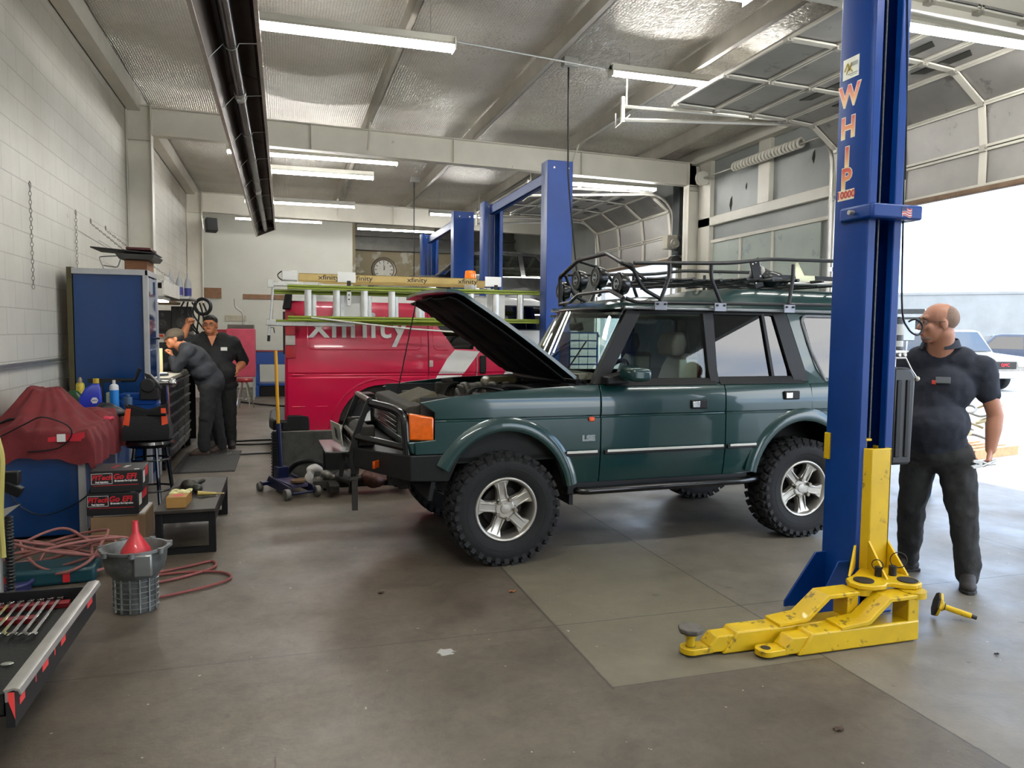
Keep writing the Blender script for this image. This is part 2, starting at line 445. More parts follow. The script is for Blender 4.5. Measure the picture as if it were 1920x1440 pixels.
# studs and girts on the right wall
def bar(x0, x1, y0, y1, z0, z1, nm='trim_girt', m=None): b = MB(); b.box(x0, x1, y0, y1, z0, z1); struct(b.obj(nm, m or M_steel, bevel=.006))
bar(XR-.09, XR, 9.0, 12.7, 3.68, 3.84); bar(XR-.09, XR, 12.9, 13.45, 3.3, 3.42); bar(XR-.09, XR, 12.9, 13.5, 4.0, 4.1)
bar(XR-.09, XR, 10.55, 10.85, 3.84, 4.86, 'trim_stud'); bar(XR-.09, XR, 12.3, 12.7, 2.0, 4.86, 'trim_stud'); bar(XR-.1, XR, 9.0, 9.12, 0, 4.86, 'trim_stud'); bar(XR-.1, XR, 13.4, 13.5, 0, 4.86, 'trim_stud'); bar(XR-.1, XR, 17.4, 17.5, 0, 4.86, 'trim_stud'); bar(XR-.1, XR, 5.2, 5.35, 0, 4.86, 'trim_stud')
bar(XR-.06, XR, 9.1, 12.3, 3.36, 3.42); bar(XR-.06, XR, 9.1, 12.3, 2.15, 2.2)
M_fog = mat('pale green board', '#a9b5ac', .35, var=.1, vscale=1.3, col2='#8f9a9c', thr=.6)
for y0, y1 in ((9.35, 10.45), (10.5, 11.35), (11.4, 12.25)):
    b = MB(); b.box(XR-.03, XR-.005, y0, y1, 2.2, 3.36); struct(b.obj('trim_wall_panel', M_fog))
    b = MB(); b.box(XR-.05, XR-.005, y1, y1+.05, 2.2, 3.36); struct(b.obj('trim_batten', M_steel))
# torn holes in the siding backing
M_hole = mat('torn lining', '#2b2a26', .9)
for y, z, s in ((11.75, 4.0, .13), (11.3, 4.22, .06), (9.6, 4.35, .1), (9.35, 4.62, .1)):
    b = MB(); b.prism([(y-s*.25, z+s), (y+s*.15, z+s*.6), (y+s*.35, z-s*.2), (y, z-s), (y-s*.3, z-s*.1)], 'X', XR-.006, XR-.002); struct(b.obj('trim_tear', M_hole))
# boards on the back wall
M_wood = mat('bare timber', '#7d5a3f', .6, var=.2, vscale=9)
M_rail = mat('galvanised strut', '#b8b8b2', .35, .7, var=.12)
bb = MB(); bb.box(-1.14, 1.9, YB-.04, YB, 2.6, 2.74); tag(bb.obj('wall_board', M_wood, bevel=.004), 'long brown timber board fixed along the white back wall', 'board')
bb = MB(); bb.box(-2.2, -1.72, YB-.06, YB, 2.6, 2.9); tag(bb.obj('wall_board', M_wood, bevel=.004), 'short brown timber board on the back wall in the left corner', 'board')
bb = MB(); bb.box(-1.62, -1.05, YB-.03, YB, 1.95, 2.12); tag(bb.obj('wall_sign', mat('faded card', '#b3ab98', .7), bevel=.004), 'faded beige strip sign on the white back wall above the parts washer', 'sign')
bb = MB(); bb.box(XL, XL+.02, 6.2, 9.6, 1.33, 1.375); bb.box(XL, XL+.035, 6.2, 9.6, 1.33, 1.338); bb.box(XL, XL+.035, 6.2, 9.6, 1.367, 1.375)
tag(bb.obj('strut_rail', M_rail), 'thin metal strut rail along the white block wall above the workbench', 'rail')
# wall clock
ck = thing('wall_clock', 'round wall clock with a bronze rim on the patched tan back wall', 'clock', (3.15, 24.88, 3.70))
b = MB(); b.lathe([(.30, 0), (.40, 0), (.41, .03), (.39, .06), (.33, .05), (.31, .02)], (0, 0, 0), (0, -1, 0), 40, caps=False); b.obj('rim', mat('bronze rim', '#5d5446', .35, .6), ck)
b = MB(); b.lathe([(.0, .012), (.325, .012), (.325, .02), (.0, .02)], (0, 0, 0), (0, -1, 0), 40); b.obj('dial', mat('clock dial', '#cfcdc0', .5), ck)
M_ink = mat('black ink', '#17171a', .5)
b = MB()
for k in range(12):
    a = R(30*k); b.cbox((.26*math.sin(a), -.024, .26*math.cos(a)), (.022, .004, .07), ry=a)
b.obj('numerals', M_ink, ck)
b = MB(); b.cbox((0, -.03, .09), (.014, .004, .22)); b.cbox((.02, -.034, .06), (.018, .004, .14), ry=R(6)); b.obj('hands', M_ink, ck)
# speaker on the second column
sp = thing('wall_speaker', 'small black loudspeaker bracketed on the second cream column', 'speaker', (-1.76, 19.85, 4.22))
b = MB(); b.cbox((.1, -.1, 0), (.26, .2, .32), rz=R(20), rx=R(-12)); b.obj('cabinet', mat('speaker black', '#202226', .5), sp, bevel=.015)
b = MB(); b.cyl((-.1, 0, .2), (.06, -.05, .1), .012, n=8); b.cyl((-.13, 0, .2), (-.1, 0, -.1), .014, n=8); b.obj('bracket', M_rail, sp)

# ---------------------------------------------------------------- strip lights
M_tube = bpy.data.materials.new('lit fluorescent tube'); t = NT(M_tube)
e = t.new('ShaderNodeEmission', i_Strength=58.); e.inputs[0].default_value = (1., .985, .945, 1); t.link(e.outputs[0], t.out.inputs[0])
M_hous = mat('white enamel housing', '#cfcdc2', .4, var=.04)
FIX = [(-.73, 1.71, 7.75, 4.58, 2, 'twin tube strip light nearest, right beside the tube heater'), (-.86, 1.92, 13.25, 4.58, 1, 'strip light hung just behind the first big cross beam'),
       (-.78, 1.66, 14.6, 4.58, 2, 'strip light second behind the first cross beam'), (-.82, 1.62, 18.1, 4.58, 1, 'strip light hung just in front of the far cross beam, left side'),
       (-1.17, 1.0, 20.75, 4.55, 1, 'strip light behind the far cross beam above the white back wall'), (1.95, 4.1, 21.2, 4.5, 1, 'strip light behind the far cross beam above the wall clock'),
       (3.83, 6.27, 8.60, 4.83, 1, 'single strip light above the rolled up near door and car'), (4.88, 7.2, 5.61, 4.44, 1, 'strip light crossing behind the big blue lift post at upper right'),
       (4.54, 6.88, 13.25, 4.46, 1, 'strip light right of the far blue lift post, under the beam'), (3.42, 5.0, 18.3, 4.55, 1, 'strip light above the farthest pair of blue lift posts'),
       (1.9, 4.0, 6.0, 4.66, 1, 'strip light cropped by the top edge of the photo'),
       (-.7, 1.7, 2.6, 4.58, 2, None), (3.6, 6., 2.6, 4.58, 2, None), (-.7, 1.7, -.8, 4.58, 2, None)]  # last three are out of view, added only to illuminate the near bay
def strip(x0, x1, y, z, n, lab):
    t = thing('strip_light', lab or 'unseen strip light added for extra illumination of the near bay', 'light', (x0, y, z), 0, 'fluorescent strip lights under the roof')
    L_ = x1-x0; b = MB(); b.prism([(-.075, .022), (-.04, .06), (-.035, .12), (.035, .12), (.04, .06), (.075, .022), (.068, .022), (.03, .05), (-.03, .05), (-.068, .022)], 'X', 0, L_)
    b.box(0, .012, -.08, .08, -.03, .1); b.box(L_-.012, L_, -.08, .08, -.03, .1); b.obj('housing', M_hous, t)
    for k in range(n):
        yy = 0 if n == 1 else (-.045, .045)[k]
        b = MB(); b.cyl((.03, yy, -.0), (L_-.03, yy, 0), .021, n=12); b.obj('tube', M_tube, t)
    b = MB()
    for q in (.25, L_-.25):
        zz = roofz(x0+q)-z+.03; b.tube([(q, 0, .12), (q, 0, zz)], .004, 5)
    pieces(b, 'hanger', M_rail, t)
    return t
for f in FIX: strip(*f)
# conduit between the first lights
b = MB(); b.tube([(1.72, 7.75, 4.66), (3.83, 8.6, 4.88)], .009, 6); tag(b.obj('conduit', M_rail), 'thin pale conduit running between the two near strip lights', 'pipe')
b = MB(); b.tube([(1.93, 12.905, 4.64), (4.2, 12.905, 4.60)], .012, 6); tag(b.obj('conduit', M_rail), 'pale conduit along the lower edge of the big cross beam', 'pipe')

# ---------------------------------------------------------------- radiant tube heater
ht = thing('tube_heater', 'long overhead radiant tube heater with dark reflector running down the left side', 'heater', (-.40, 3.0, 4.2))
def hr(y):  return [(-.21, y, -.17), (-.20, y, -.15), (-.13, y, .08), (.0, y, .2), (.16, y, .16), (.205, y, .02), (.225, y, .02), (.175, y, .185), (.0, y, .225), (-.15, y, .1), (-.225, y, -.155), (-.235, y, -.18)]
b = MB()
for k in range(6):
    a, c = k*2.84, (k+1)*2.84-.02
    b.loft([hr(a), hr(c)])
M_dk = mat('heater reflector', '#4b4038', .5, .5, var=.2, vscale=4)
b.obj('reflector', M_dk, ht, smooth=25)
b = MB(); b.box(-.24, -.205, 0, 17.02, -.185, -.165); b.box(.20, .235, 0, 17.02, .005, .025); b.obj('edge_trim', mat('aluminium edge', '#c9c6bd', .35, .6), ht)
b = MB(); b.cyl((-.02, 0, .0), (-.02, 16.9, 0), .055, n=20)
M_tb = mat('burnt steel tube', '#3c3a3d', .28, .8, var=.35, vscale=2)
b.obj('burner_tube', M_tb, ht)
b = MB()
for y in (5.7, 11.4): b.cyl((-.02, y-.12, 0), (-.02, y+.12, 0), .064, n=20); b.box(-.05, -.01, y-.03, y+.03, -.09, -.06)
b.obj('coupling', M_rail, ht)
b = MB()
for k in range(11):
    y = 1.1+k*1.55
    b.tube([(-.22, y, -.17), (-.085, y, -.02)]+arcpts((-.02, y, 0), .065, 195, 345, 8)+[(.05, y, .0), (.22, y, .02)], .004, 6)
pieces(b, 'hanger_wire', M_rail, ht)
b = MB(); b.prism([(-.235, -.18), (-.15, .1), (0, .225), (.175, .185), (.225, .02)], 'Y', 17.0, 17.03); b.obj('end_plate', M_dk, ht)
b = MB()
for k in range(5):
    y = 1.5+k*3.6; b.tube([(0, y, .22), (0, y, .95)], .004, 5)
pieces(b, 'hanging_chain', M_rail, ht)
# ================================================================ GREEN OFF-ROAD CAR
M_green = mat('dark green car paint', '#012f2e', .3, .1, var=.05, vscale=1.5, coat=.7)
M_black = mat('satin black plastic', '#0a0b0c', .5, var=.15, vscale=8, spec=.35)
M_gloss = mat('gloss black steel', '#060708', .25, var=.1, coat=.25)
M_rub = mat('tyre rubber', '#121315', .8, var=.25, vscale=14, bump=.15, bscale=90)
M_alloy = mat('silver alloy', '#b9b6ae', .32, .75, var=.08, vscale=9)
M_dkst = mat('dark grimy metal', '#2c2925', .6, .4, var=.35, vscale=12, bump=.3)
M_chrome = mat('chrome', '#d8d8d6', .12, 1., var=.03)
M_white = mat('white paint', '#d9d9d5', .35, var=.04)
M_strip = mat('pale moulding insert', '#c9c9c2', .3, var=.04)
M_tan = M_tan
M_seat = mat('taupe leather', '#6e625a', .55, var=.08, vscale=12, bump=.1)
M_seatl = mat('sage vinyl side', '#8a8a78', .55, var=.06)
M_dark = mat('dark cabin trim', '#1d2020', .7, var=.1)
M_amber = mat('amber lens', '#e0630c', .15, var=.15, vscale=30, coat=1.)
M_dirt = mat('dusty engine parts', '#2b271f', .85, var=.4, vscale=18, bump=.4, bscale=120)
def m_glass(name, tint, rough=.0, refl=1., a=.12):
    m = bpy.data.materials.new(name); t = NT(m)
    tr = t.new('ShaderNodeBsdfTransparent'); tr.inputs[0].default_value = tint
    gl = t.new('ShaderNodeBsdfGlossy'); gl.inputs['Roughness'].default_value = rough
    fr = t.new('ShaderNodeFresnel'); ge = t.new('ShaderNodeNewGeometry'); t.link(t.math('SUBTRACT', 1.52, t.math('MULTIPLY', ge.outputs['Backfacing'], 1.52-1/1.52)), fr.inputs['IOR'])
    f = t.math('MULTIPLY', fr.outputs[0], refl, clamp=True)
    mx = t.new('ShaderNodeMixShader'); t.link(f, mx.inputs[0]); t.link(tr.outputs[0], mx.inputs[1]); t.link(gl.outputs[0], mx.inputs[2])
    t.link(mx.outputs[0], t.out.inputs[0]); return m
M_glass = m_glass('clear car glass', (.82, .88, .86, 1))
M_tint = m_glass('tinted car glass', (.10, .115, .12, 1), refl=1.8)

def skin(name, outline, m, parent, yf, W=1.7, far=False, th=.02, cuts=(), bevel=.004, holes=()):
    """body panel: outline in (x,z), bent to the car's side section yf(x,z)"""
    bm = bmesh.new()
    vs = [bm.verts.new((x, 0, z)) for x, z in outline]; bm.faces.new(vs)
    zs = [z for _, z in outline]; xs = [x for x, _ in outline]
    for z in cuts:
        if min(zs) < z < max(zs):
            bmesh.ops.bisect_plane(bm, geom=bm.verts[:]+bm.edges[:]+bm.faces[:], plane_co=(0, 0, z), plane_no=(0, 0, 1))
    k = int((max(xs)-min(xs))/.22)
    for i in range(1, k):
        x = min(xs)+(max(xs)-min(xs))*i/k
        bmesh.ops.bisect_plane(bm, geom=bm.verts[:]+bm.edges[:]+bm.faces[:], plane_co=(x, 0, 0), plane_no=(1, 0, 0))
    out = bmesh.ops.extrude_face_region(bm, geom=bm.faces[:])
    new = [g for g in out['geom'] if isinstance(g, bmesh.types.BMVert)]
    ns = set(new)
    for v in bm.verts:
        y = yf(v.co.x, v.co.z)+(th if v in ns else 0)
        v.co.y = (W-y) if far else y
    bmesh.ops.recalc_face_normals(bm, faces=bm.faces)
    me = bpy.data.meshes.new(name); bm.to_mesh(me); bm.free(); me.materials.append(m)
    me.polygons.foreach_set('use_smooth', [True]*len(me.polygons)); me.set_sharp_from_angle(angle=R(28))
    o = bpy.data.objects.new(name, me); COL.objects.link(o); o.parent = parent
    if bevel:
        b = o.modifiers.new('Bevel', 'BEVEL'); b.width = bevel; b.segments = 2; b.limit_method = 'ANGLE'; b.angle_limit = R(50)
    return o
def lerp(tab, z):
    if z <= tab[0][0]: return tab[0][1]
    for (a, p), (b, q) in zip(tab, tab[1:]):
        if z <= b: return p+(q-p)*(z-a)/(b-a)
    return tab[-1][1]
SEC = [(.5, .05), (.62, .02), (.78, .0), (1.05, .0), (1.062, .014), (1.075, .004), (1.16, .004), (1.24, .014), (1.29, .04), (1.32, .075), (1.85, .165), (2.1, .25)]
def yside(x, z):
    y = lerp(SEC, z)
    if x < -.42 and z > 1.0: y += (-.42-x)*.12
    return y
ZC = (.62, .78, 1.05, 1.062, 1.075, 1.16, 1.24, 1.29, 1.32, 1.5, 1.7)
suv = thing('off_road_car', 'dark green four-wheel-drive car with open bonnet, steel bumper and roof rack, parked side-on', 'car', (1.50, 5.13, 0), R(2))
WB, TR, TC = 2.62, .235, .41
def archpts(cx, r, a0, a1, n=14, sq=1.): return [(cx+r*math.cos(R(a0+(a1-a0)*i/n)), .46+r*sq*math.sin(R(a0+(a1-a0)*i/n))) for i in range(n+1)]
AR = .50
for far in (False, True):
    fen = [(-.64, .83), (-.64, .92), (-.50, .93), (-.50, 1.12), (-.60, 1.19), (-.38, 1.228), (.02, 1.265), (.48, 1.288), (.768, 1.297), (.768, .56), (.50, .56)]+archpts(.02, AR, 14, 148, 16, 1.08)+[(-.40, .83)]
    f = skin('front_wing', fen, M_green, suv, yside, far=far, cuts=ZC)
    skin('front_door', [(.776, .56), (.776, 1.297), (1.868, 1.297), (1.868, .56)], M_green, suv, yside, far=far, cuts=ZC)
    skin('rear_door', [(1.876, .56), (1.876, 1.30), (2.70, 1.30), (2.72, 1.08), (2.70, .97)]+archpts(2.63, AR, 80, 168, 10, 1.08)+[(2.16, .56)], M_green, suv, yside, far=far, cuts=ZC)
    q = [(2.708, .98)]+[p for p in archpts(2.63, AR, 78, 0, 10, 1.08)]+[(3.14, .62), (3.62, .66), (3.62, 1.30), (2.71, 1.30)]
    skin('rear_quarter', q, M_green, suv, yside, far=far, cuts=ZC)
    # flares
    for cx, a0, a1 in ((.02, 10, 152), (2.63, 0, 168)):
        b = MB(); ri = []
        for i in range(25):
            a = R(a0+(a1-a0)*i/24); c, s = math.cos(a), math.sin(a)*1.08
            pr = [(AR-.02, .06), (AR-.02, -.020), (AR+.0, -.028), (AR+.045, -.020), (AR+.075, .002), (AR+.07, .04)]
            ri.append([(cx+rr*c, (1.7-yy) if far else yy, .46+rr*s) for rr, yy in pr])
        b.loft(ri); b.obj('wheel_arch', M_green, suv, smooth=40)
    # window frames (black) and glass; pillars
    def P(nm, pts, m, th=.03, dy=0.): return skin(nm, pts, m, suv, lambda x, z: yside(x, z)+dy, far=far, th=th, cuts=(1.4, 1.5, 1.6, 1.7, 1.8), bevel=0 if nm == 'window' else .003)
    P('a_pillar', [(.72, 1.30), (.83, 1.30), (1.155, 1.86), (1.06, 1.875)], M_black, .06, -.004)
    P('door_frame', [(.83, 1.285), (.83, 1.34), (.90, 1.34), (1.80, 1.335), (1.80, 1.285)], M_black, .05, -.008)
    P('door_frame', [(.83, 1.31), (.86, 1.33), (1.175, 1.845), (1.80, 1.85), (1.80, 1.872), (1.155, 1.868)], M_black, .04, -.004)
    P('b_pillar', [(1.755, 1.3), (1.835, 1.3), (1.835, 1.865), (1.735, 1.865)], M_black, .07, -.004)
    P('door_frame', [(1.835, 1.285), (1.835, 1.345), (2.62, 1.345), (2.66, 1.285)], M_black, .05, -.008)
    P('door_frame', [(1.835, 1.845), (1.835, 1.868), (2.53, 1.868), (2.50, 1.845)], M_black, .04, -.004)
    P('glazing_bar', [(2.355, 1.33), (2.385, 1.33), (2.325, 1.86), (2.295, 1.86)], M_black, .04, -.006)
    P('c_pillar', [(2.56, 1.30), (2.70, 1.30), (2.70, 1.37), (2.545, 1.868), (2.41, 1.868)], M_black, .05, -.007)
    P('d_pillar', [(2.70, 1.28), (2.70, 1.38), (2.55, 1.88), (2.68, 1.88), (2.68, 1.84), (2.735, 1.60), (2.87, 1.29)], M_green, .05, .0)
    P('rear_body', [(2.87, 1.28), (2.735, 1.60), (2.68, 1.88), (3.46, 1.88), (3.60, 1.28)], M_green, .03, .012)
    P('window', [(.86, 1.335), (1.175, 1.85), (1.76, 1.85), (1.76, 1.335)], M_glass if True else M_tint, .006, .018)
    P('window', [(1.83, 1.34), (1.83, 1.85), (2.31, 1.85), (2.37, 1.34)], M_tint, .006, .014)
    P('window', [(2.375, 1.34), (2.315, 1.85), (2.43, 1.85), (2.60, 1.34)], M_tint, .006, .014)
    P('window', [(2.90, 1.31), (2.79, 1.55), (2.72, 1.83), (3.36, 1.83), (3.48, 1.31)], M_tint, .012, .0)
    b = MB(); s = -1 if not far else 1
    yy = lambda x, z, d=0: (1.7-yside(x, z)-d*-1*0+.0 if far else yside(x, z))+s*0
    seal = [(2.88, 1.30), (2.77, 1.55), (2.70, 1.80), (2.73, 1.845), (3.36, 1.845), (3.50, 1.30), (2.92, 1.285)]
    pts = [(x, (1.7-yside(x, z)+.004) if far else yside(x, z)-.004, z) for x, z in seal]
    b.tube(roundcorners(pts+[pts[0]], .05)[:-1], .013, 8); b.obj('window_seal', mat('grey rubber seal', '#6f7275', .5), suv)
    # mouldings
    for x0, x1 in ((.47, .755), (.80, 1.86), (1.885, 2.17)):
        b = MB(); y0 = -.016; z0 = .795
        f0 = (lambda y: 1.7-y) if far else (lambda y: y)
        b.box(x0, x1, *sorted((f0(y0), f0(.005))), z0-.022, z0+.012); b.obj('side_moulding', M_black, suv, bevel=.004)
        b = MB(); b.box(x0+.02, x1-.015, *sorted((f0(y0-.006), f0(y0))), z0-.004, z0+.016); b.obj('moulding_insert', M_strip, suv, bevel=.003)
    # sill and rock slider
    b = MB(); b.box(.52, 2.12, *sorted((f0(.04), f0(.16))), .47, .57); b.obj('sill', M_black, suv, bevel=.01)
    b = MB(); b.tube(roundcorners([(.56, f0(.12), .50), (.62, f0(.0), .50), (2.05, f0(-.01), .505), (2.22, f0(.03), .51), (2.24, f0(.15), .51)], .06), .028, 12); b.obj('rock_slider', M_gloss, suv)
    # gutter and roof edge
    b = MB(); b.tube([(1.02, f0(.13), 1.885), (1.3, f0(.135), 1.884), (3.5, f0(.15), 1.884)], .013, 8); b.obj('gutter', mat('bright gutter', '#8e9396', .3, .6), suv)
# roof
def roofsec(x, zc, ze, w, yi=.165):
    return [(x, yi, 1.875), (x, yi+.01, 1.905), (x, yi+.03, 1.93*.5+ze*.5), (x, yi+.075, ze), (x, yi+.17, ze+.6*(zc-ze)), (x, .6, zc), (x, .85, zc+.004), (x, 1.1, zc), (x, 1.53-yi, ze+.6*(zc-ze)), (x, 1.625-yi, ze), (x, 1.67-yi, 1.93*.5+ze*.5), (x, 1.69-yi, 1.905), (x, 1.70-yi, 1.875)]
b = MB(); b.loft([roofsec(.93, 1.895, 1.888, 0, .26), roofsec(1.0, 1.93, 1.91, 0, .19), roofsec(1.15, 1.965, 1.94, 0), roofsec(1.4, 1.995, 1.96, 0), roofsec(1.85, 2.005, 1.965, 0), roofsec(1.95, 2.015, 1.975, 0), roofsec(2.1, 2.075, 2.045, 0), roofsec(2.25, 2.085, 2.055, 0), roofsec(3.3, 2.085, 2.05, 0), roofsec(3.5, 2.05, 2.0, 0)])
b.obj('roof', M_green, suv, smooth=50)
b = MB(); b.box(3.55, 3.62, .15, 1.55, .62, 1.9); b.obj('tailgate', M_green, suv, bevel=.02)
# windscreen
def ws(u, v):
    y = .13+u*1.44; q = 4*(u-.5)**2
    return (.70-.14*(1-q)+v*(.34+.0*q), y+(0.85-y)*.06*v, 1.315+.565*v)
b = MB(); b.sheet(ws, 16, 6, .006); b.obj('windscreen', M_glass, suv)
b = MB()
for v in (0, 1): b.tube([Vector(ws(i/16, v)) for i in range(17)], .018, 8)
b.obj('windscreen_seal', M_black, suv)
b = MB(); b.tube([(.62, .95, 1.33), (.80, .75, 1.60)], .006, 6); b.tube([(.64, .45, 1.33), (.80, .35, 1.62)], .006, 6); pieces(b, 'wiper', M_black, suv)
# interior
b = MB(); b.sheet(lambda u, v: (.66+.34*v, .16+1.38*u, 1.32-.10*v+.05*math.sin(pi*v)), 12, 6, .05); b.box(.96, 1.04, .16, 1.54, .95, 1.24); b.obj('dashboard', mat('dashboard vinyl', '#5f5c50', .7), suv)
b = MB(); b.box(.7, 3.5, .09, 1.61, .60, .66); b.obj('cabin_floor', M_dark, suv)
b = MB(); b.box(.95, 3.4, .2, 1.5, 1.83, 1.85); b.obj('headlining', mat('grey headlining', '#55544e', .8), suv)
b = MB(); b.torus((1.08, .45, 1.30), (-.86, 0, .5), .19, .018, 28, 8); b.cyl((1.06, .45, 1.28), (.95, .45, 1.18), .03); b.box(1.06, 1.10, .28, .62, 1.285, 1.31); b.obj('steering_wheel', mat('red brown wheel rim', '#3f2b2b', .5), suv)
def seat(y0, nm='front_seat', x=1.60):
    b = MB(); b.prism([(x-.52, .95), (x-.50, 1.07), (x-.1, 1.03), (x+.02, .93), (x-.4, .86)], 'Y', y0-.24, y0+.24)
    b.cur = 0
    def sec(t, w): 
        xx = x-.02+.16*t; zz = 1.0+.52*t
        return [(xx-.07, y0-w*.55, zz), (xx-.035, y0-w, zz), (xx+.06, y0-w, zz), (xx+.09, y0-w*.6, zz), (xx+.09, y0+w*.6, zz), (xx+.06, y0+w, zz), (xx-.035, y0+w, zz), (xx-.07, y0+w*.55, zz)]
    b.loft([sec(0, .24), sec(.4, .25), sec(.8, .22), sec(.96, .17), sec(1., .13)])
    o = b.obj(nm, M_seat, suv, bevel=.015)
    h = MB(); h.loft([[(x-.03, y0-.12, 1.50), (x-.03, y0+.12, 1.50), (x+.08, y0+.12, 1.50), (x+.08, y0-.12, 1.50)], [(x-.04, y0-.14, 1.60), (x-.04, y0+.14, 1.60), (x+.10, y0+.14, 1.60), (x+.10, y0-.14, 1.60)], [(x-.0, y0-.125, 1.70), (x-.0, y0+.125, 1.70), (x+.08, y0+.125, 1.70), (x+.08, y0-.125, 1.70)]]); hh = h.obj('headrest', M_seat, o, bevel=.03, seg=4)
    h = MB(); h.box(x-.05, x+.12, y0-.262, y0-.238, 1.05, 1.48); h.obj('side_bolster', M_seatl, o, bevel=.01)
seat(.45); seat(1.24); seat(.5, 'rear_seat', 2.45); seat(1.2, 'rear_seat', 2.45)
b = MB(); b.cbox((.93, .85, 1.74), (.04, .22, .07), ry=R(-15)); b.cyl((.93, .85, 1.77), (.9, .85, 1.86), .01); b.obj('rear_view_mirror', M_dark, suv, bevel=.015)
# engine bay
b = MB(); b.box(-.58, .74, .10, .13, .75, 1.22); b.box(-.58, .74, 1.57, 1.60, .75, 1.22); b.box(.70, .76, .10, 1.6, .6, 1.30); b.box(-.62, -.56, .12, 1.58, .75, 1.10); b.box(-.58, .74, .1, 1.6, .74, .78); b.obj('engine_bay', M_dark, suv)
b = MB(); b.prism([(-.70, 1.10), (-.67, 1.15), (-.56, 1.165), (-.52, 1.14), (-.60, 1.06)], 'Y', .14, 1.56); b.obj('slam_panel', M_dirt, suv, bevel=.01)
b = MB(); b.prism([(-.62, 1.12), (-.58, 1.17), (-.40, 1.235), (-.36, 1.16), (-.36, 1.1)], 'Y', .42, 1.02); b.obj('intake_shroud', mat('dusty plastic shroud', '#48422f', .85, var=.3, vscale=18, bump=.3), suv, bevel=.015)
b = MB(); b.cbox((-.30, .62, 1.12), (.12, .5, .10), ry=R(-20)); b.cbox((-.36, 1.2, 1.12), (.22, .3, .12), rz=.2); b.obj('radiator_shroud', M_dirt, suv, bevel=.015)
b = MB(); b.cbox((.1, .55, 1.14), (.6, .22, .16), rx=R(20)); b.cbox((.1, 1.05, 1.14), (.6, .22, .16), rx=R(-20)); b.obj('rocker_cover', M_dkst, suv, bevel=.02)
b = MB(); b.cbox((.12, .8, 1.22), (.5, .32, .08)); [b.tube(smoothline([(-.1+.12*k, .5, 1.16), (-.1+.12*k, .62, 1.26), (-.08+.12*k, .85, 1.25)]), .025, 8) for k in range(4)]; b.obj('intake_plenum', mat('dusty cast alloy', '#4d493f', .6, .4, var=.3, vscale=15), suv, bevel=.01)
b = MB(); b.cyl((-.18, .95, 1.1), (-.18, .95, 1.27), .10, n=20); b.cyl((-.18, .95, 1.27), (-.18, .95, 1.30), .05); b.obj('air_cleaner', M_dirt, suv, bevel=.008)
b = MB(); b.cbox((.38, 1.28, 1.22), (.3, .26, .15)); b.obj('coolant_bottle', mat('yellowed plastic', '#8d8566', .4, var=.2), suv, bevel=.05, seg=4)
b = MB(); b.cbox((.02, .28, 1.14), (.3, .18, .18)); b.obj('battery', M_black, suv, bevel=.01)
b = MB(); b.cbox((.33, .27, 1.17), (.26, .16, .1), rz=.1); b.obj('fuse_box', M_black, suv, bevel=.01)
for k in range(7):
    b = MB(); x0 = random.uniform(-.35, .4); y0 = random.uniform(.3, 1.3)
    b.tube(smoothline([(x0, y0, 1.12), (x0+.1, y0+.1, 1.25), (x0+.3, y0+random.uniform(-.2, .2), 1.24), (x0+.42, y0+.05, 1.14)]), random.choice((.012, .02, .026)), 8); b.obj('hose', M_black, suv)
b = MB(); b.tube([Vector(ws(i/16, 0))+Vector((-.06, 0, -.005)) for i in range(17)], .03, 8); b.box(.56, .70, .13, 1.57, 1.27, 1.30); b.obj('scuttle', M_black, suv)
# bonnet (open)
def bon(u, v):   # u across 0..1 (y), v hinge->tip
    y = .10+1.5*u; q = 4*(u-.5)**2
    x0, z0 = .60-.10*(1-q), 1.335
    x1, z1 = -.37-.05*(1-q), 2.0
    x = x0+(x1-x0)*v; z = z0+(z1-z0)*v
    n = Vector((.565, 0, .825)); bow = .018*math.sin(pi*v)+.018*(1-q)
    if v > .9: bow -= (v-.9)*.9*1.0*(v-.9)*10*.5
    return (x+n.x*bow, y, z+n.z*bow)
b = MB(); b.sheet(bon, 16, 20, -.025); b.obj('bonnet', M_green, suv, smooth=50)
b = MB(); b.sheet(lambda u, v: Vector(bon(.03+.94*u, .03+.93*v))-Vector((.565, 0, .825))*(.032+.014*(abs(math.sin(3*pi*u)) > .45)*(abs(math.sin(2.5*pi*v)) > .35)), 30, 24, .012); b.obj('bonnet_liner', mat('black bonnet liner', '#07080a', .7, spec=.2), suv, smooth=30)
b = MB(); b.tube([(-.60, .9, 1.20), (-.46, .85, 1.92)], .005, 6); b.obj('bonnet_stay', M_black, suv)
# nose
b = MB(); b.box(-.65, -.50, .11, .30, .92, 1.10)
b.obj('headlamp_housing', M_black, suv, bevel=.01)
b = MB(); b.box(-.65, -.50, 1.40, 1.59, .92, 1.10); b.obj('headlamp_housing', M_black, suv, bevel=.01)
for s in (0, 1):
    f0 = (lambda y: 1.7-y) if s else (lambda y: y)
    b = MB(); b.loft([[(-.672, f0(.05), .925), (-.672, f0(.05), 1.115), (-.672, f0(.13), 1.115), (-.672, f0(.13), .925)], [(-.51, f0(-.004), .925), (-.51, f0(-.004), 1.09), (-.51, f0(.1), 1.09), (-.51, f0(.1), .925)]]); b.obj('indicator_lamp', M_amber, suv, bevel=.012)
    b = MB(); b.box(-.70, -.655, *sorted((f0(.135), f0(.36))), .925, 1.115); b.obj('headlamp', mat('headlamp lens', '#9aa39f', .1, .3, var=.3, vscale=25, coat=1), suv, bevel=.015)
b = MB(); b.box(-.69, -.65, .37, 1.33, .92, 1.11)
for k in range(5): b.box(-.705, -.69, .38, 1.32, .935+.036*k, .95+.036*k)
b.obj('grille', M_gloss, suv, bevel=.004)
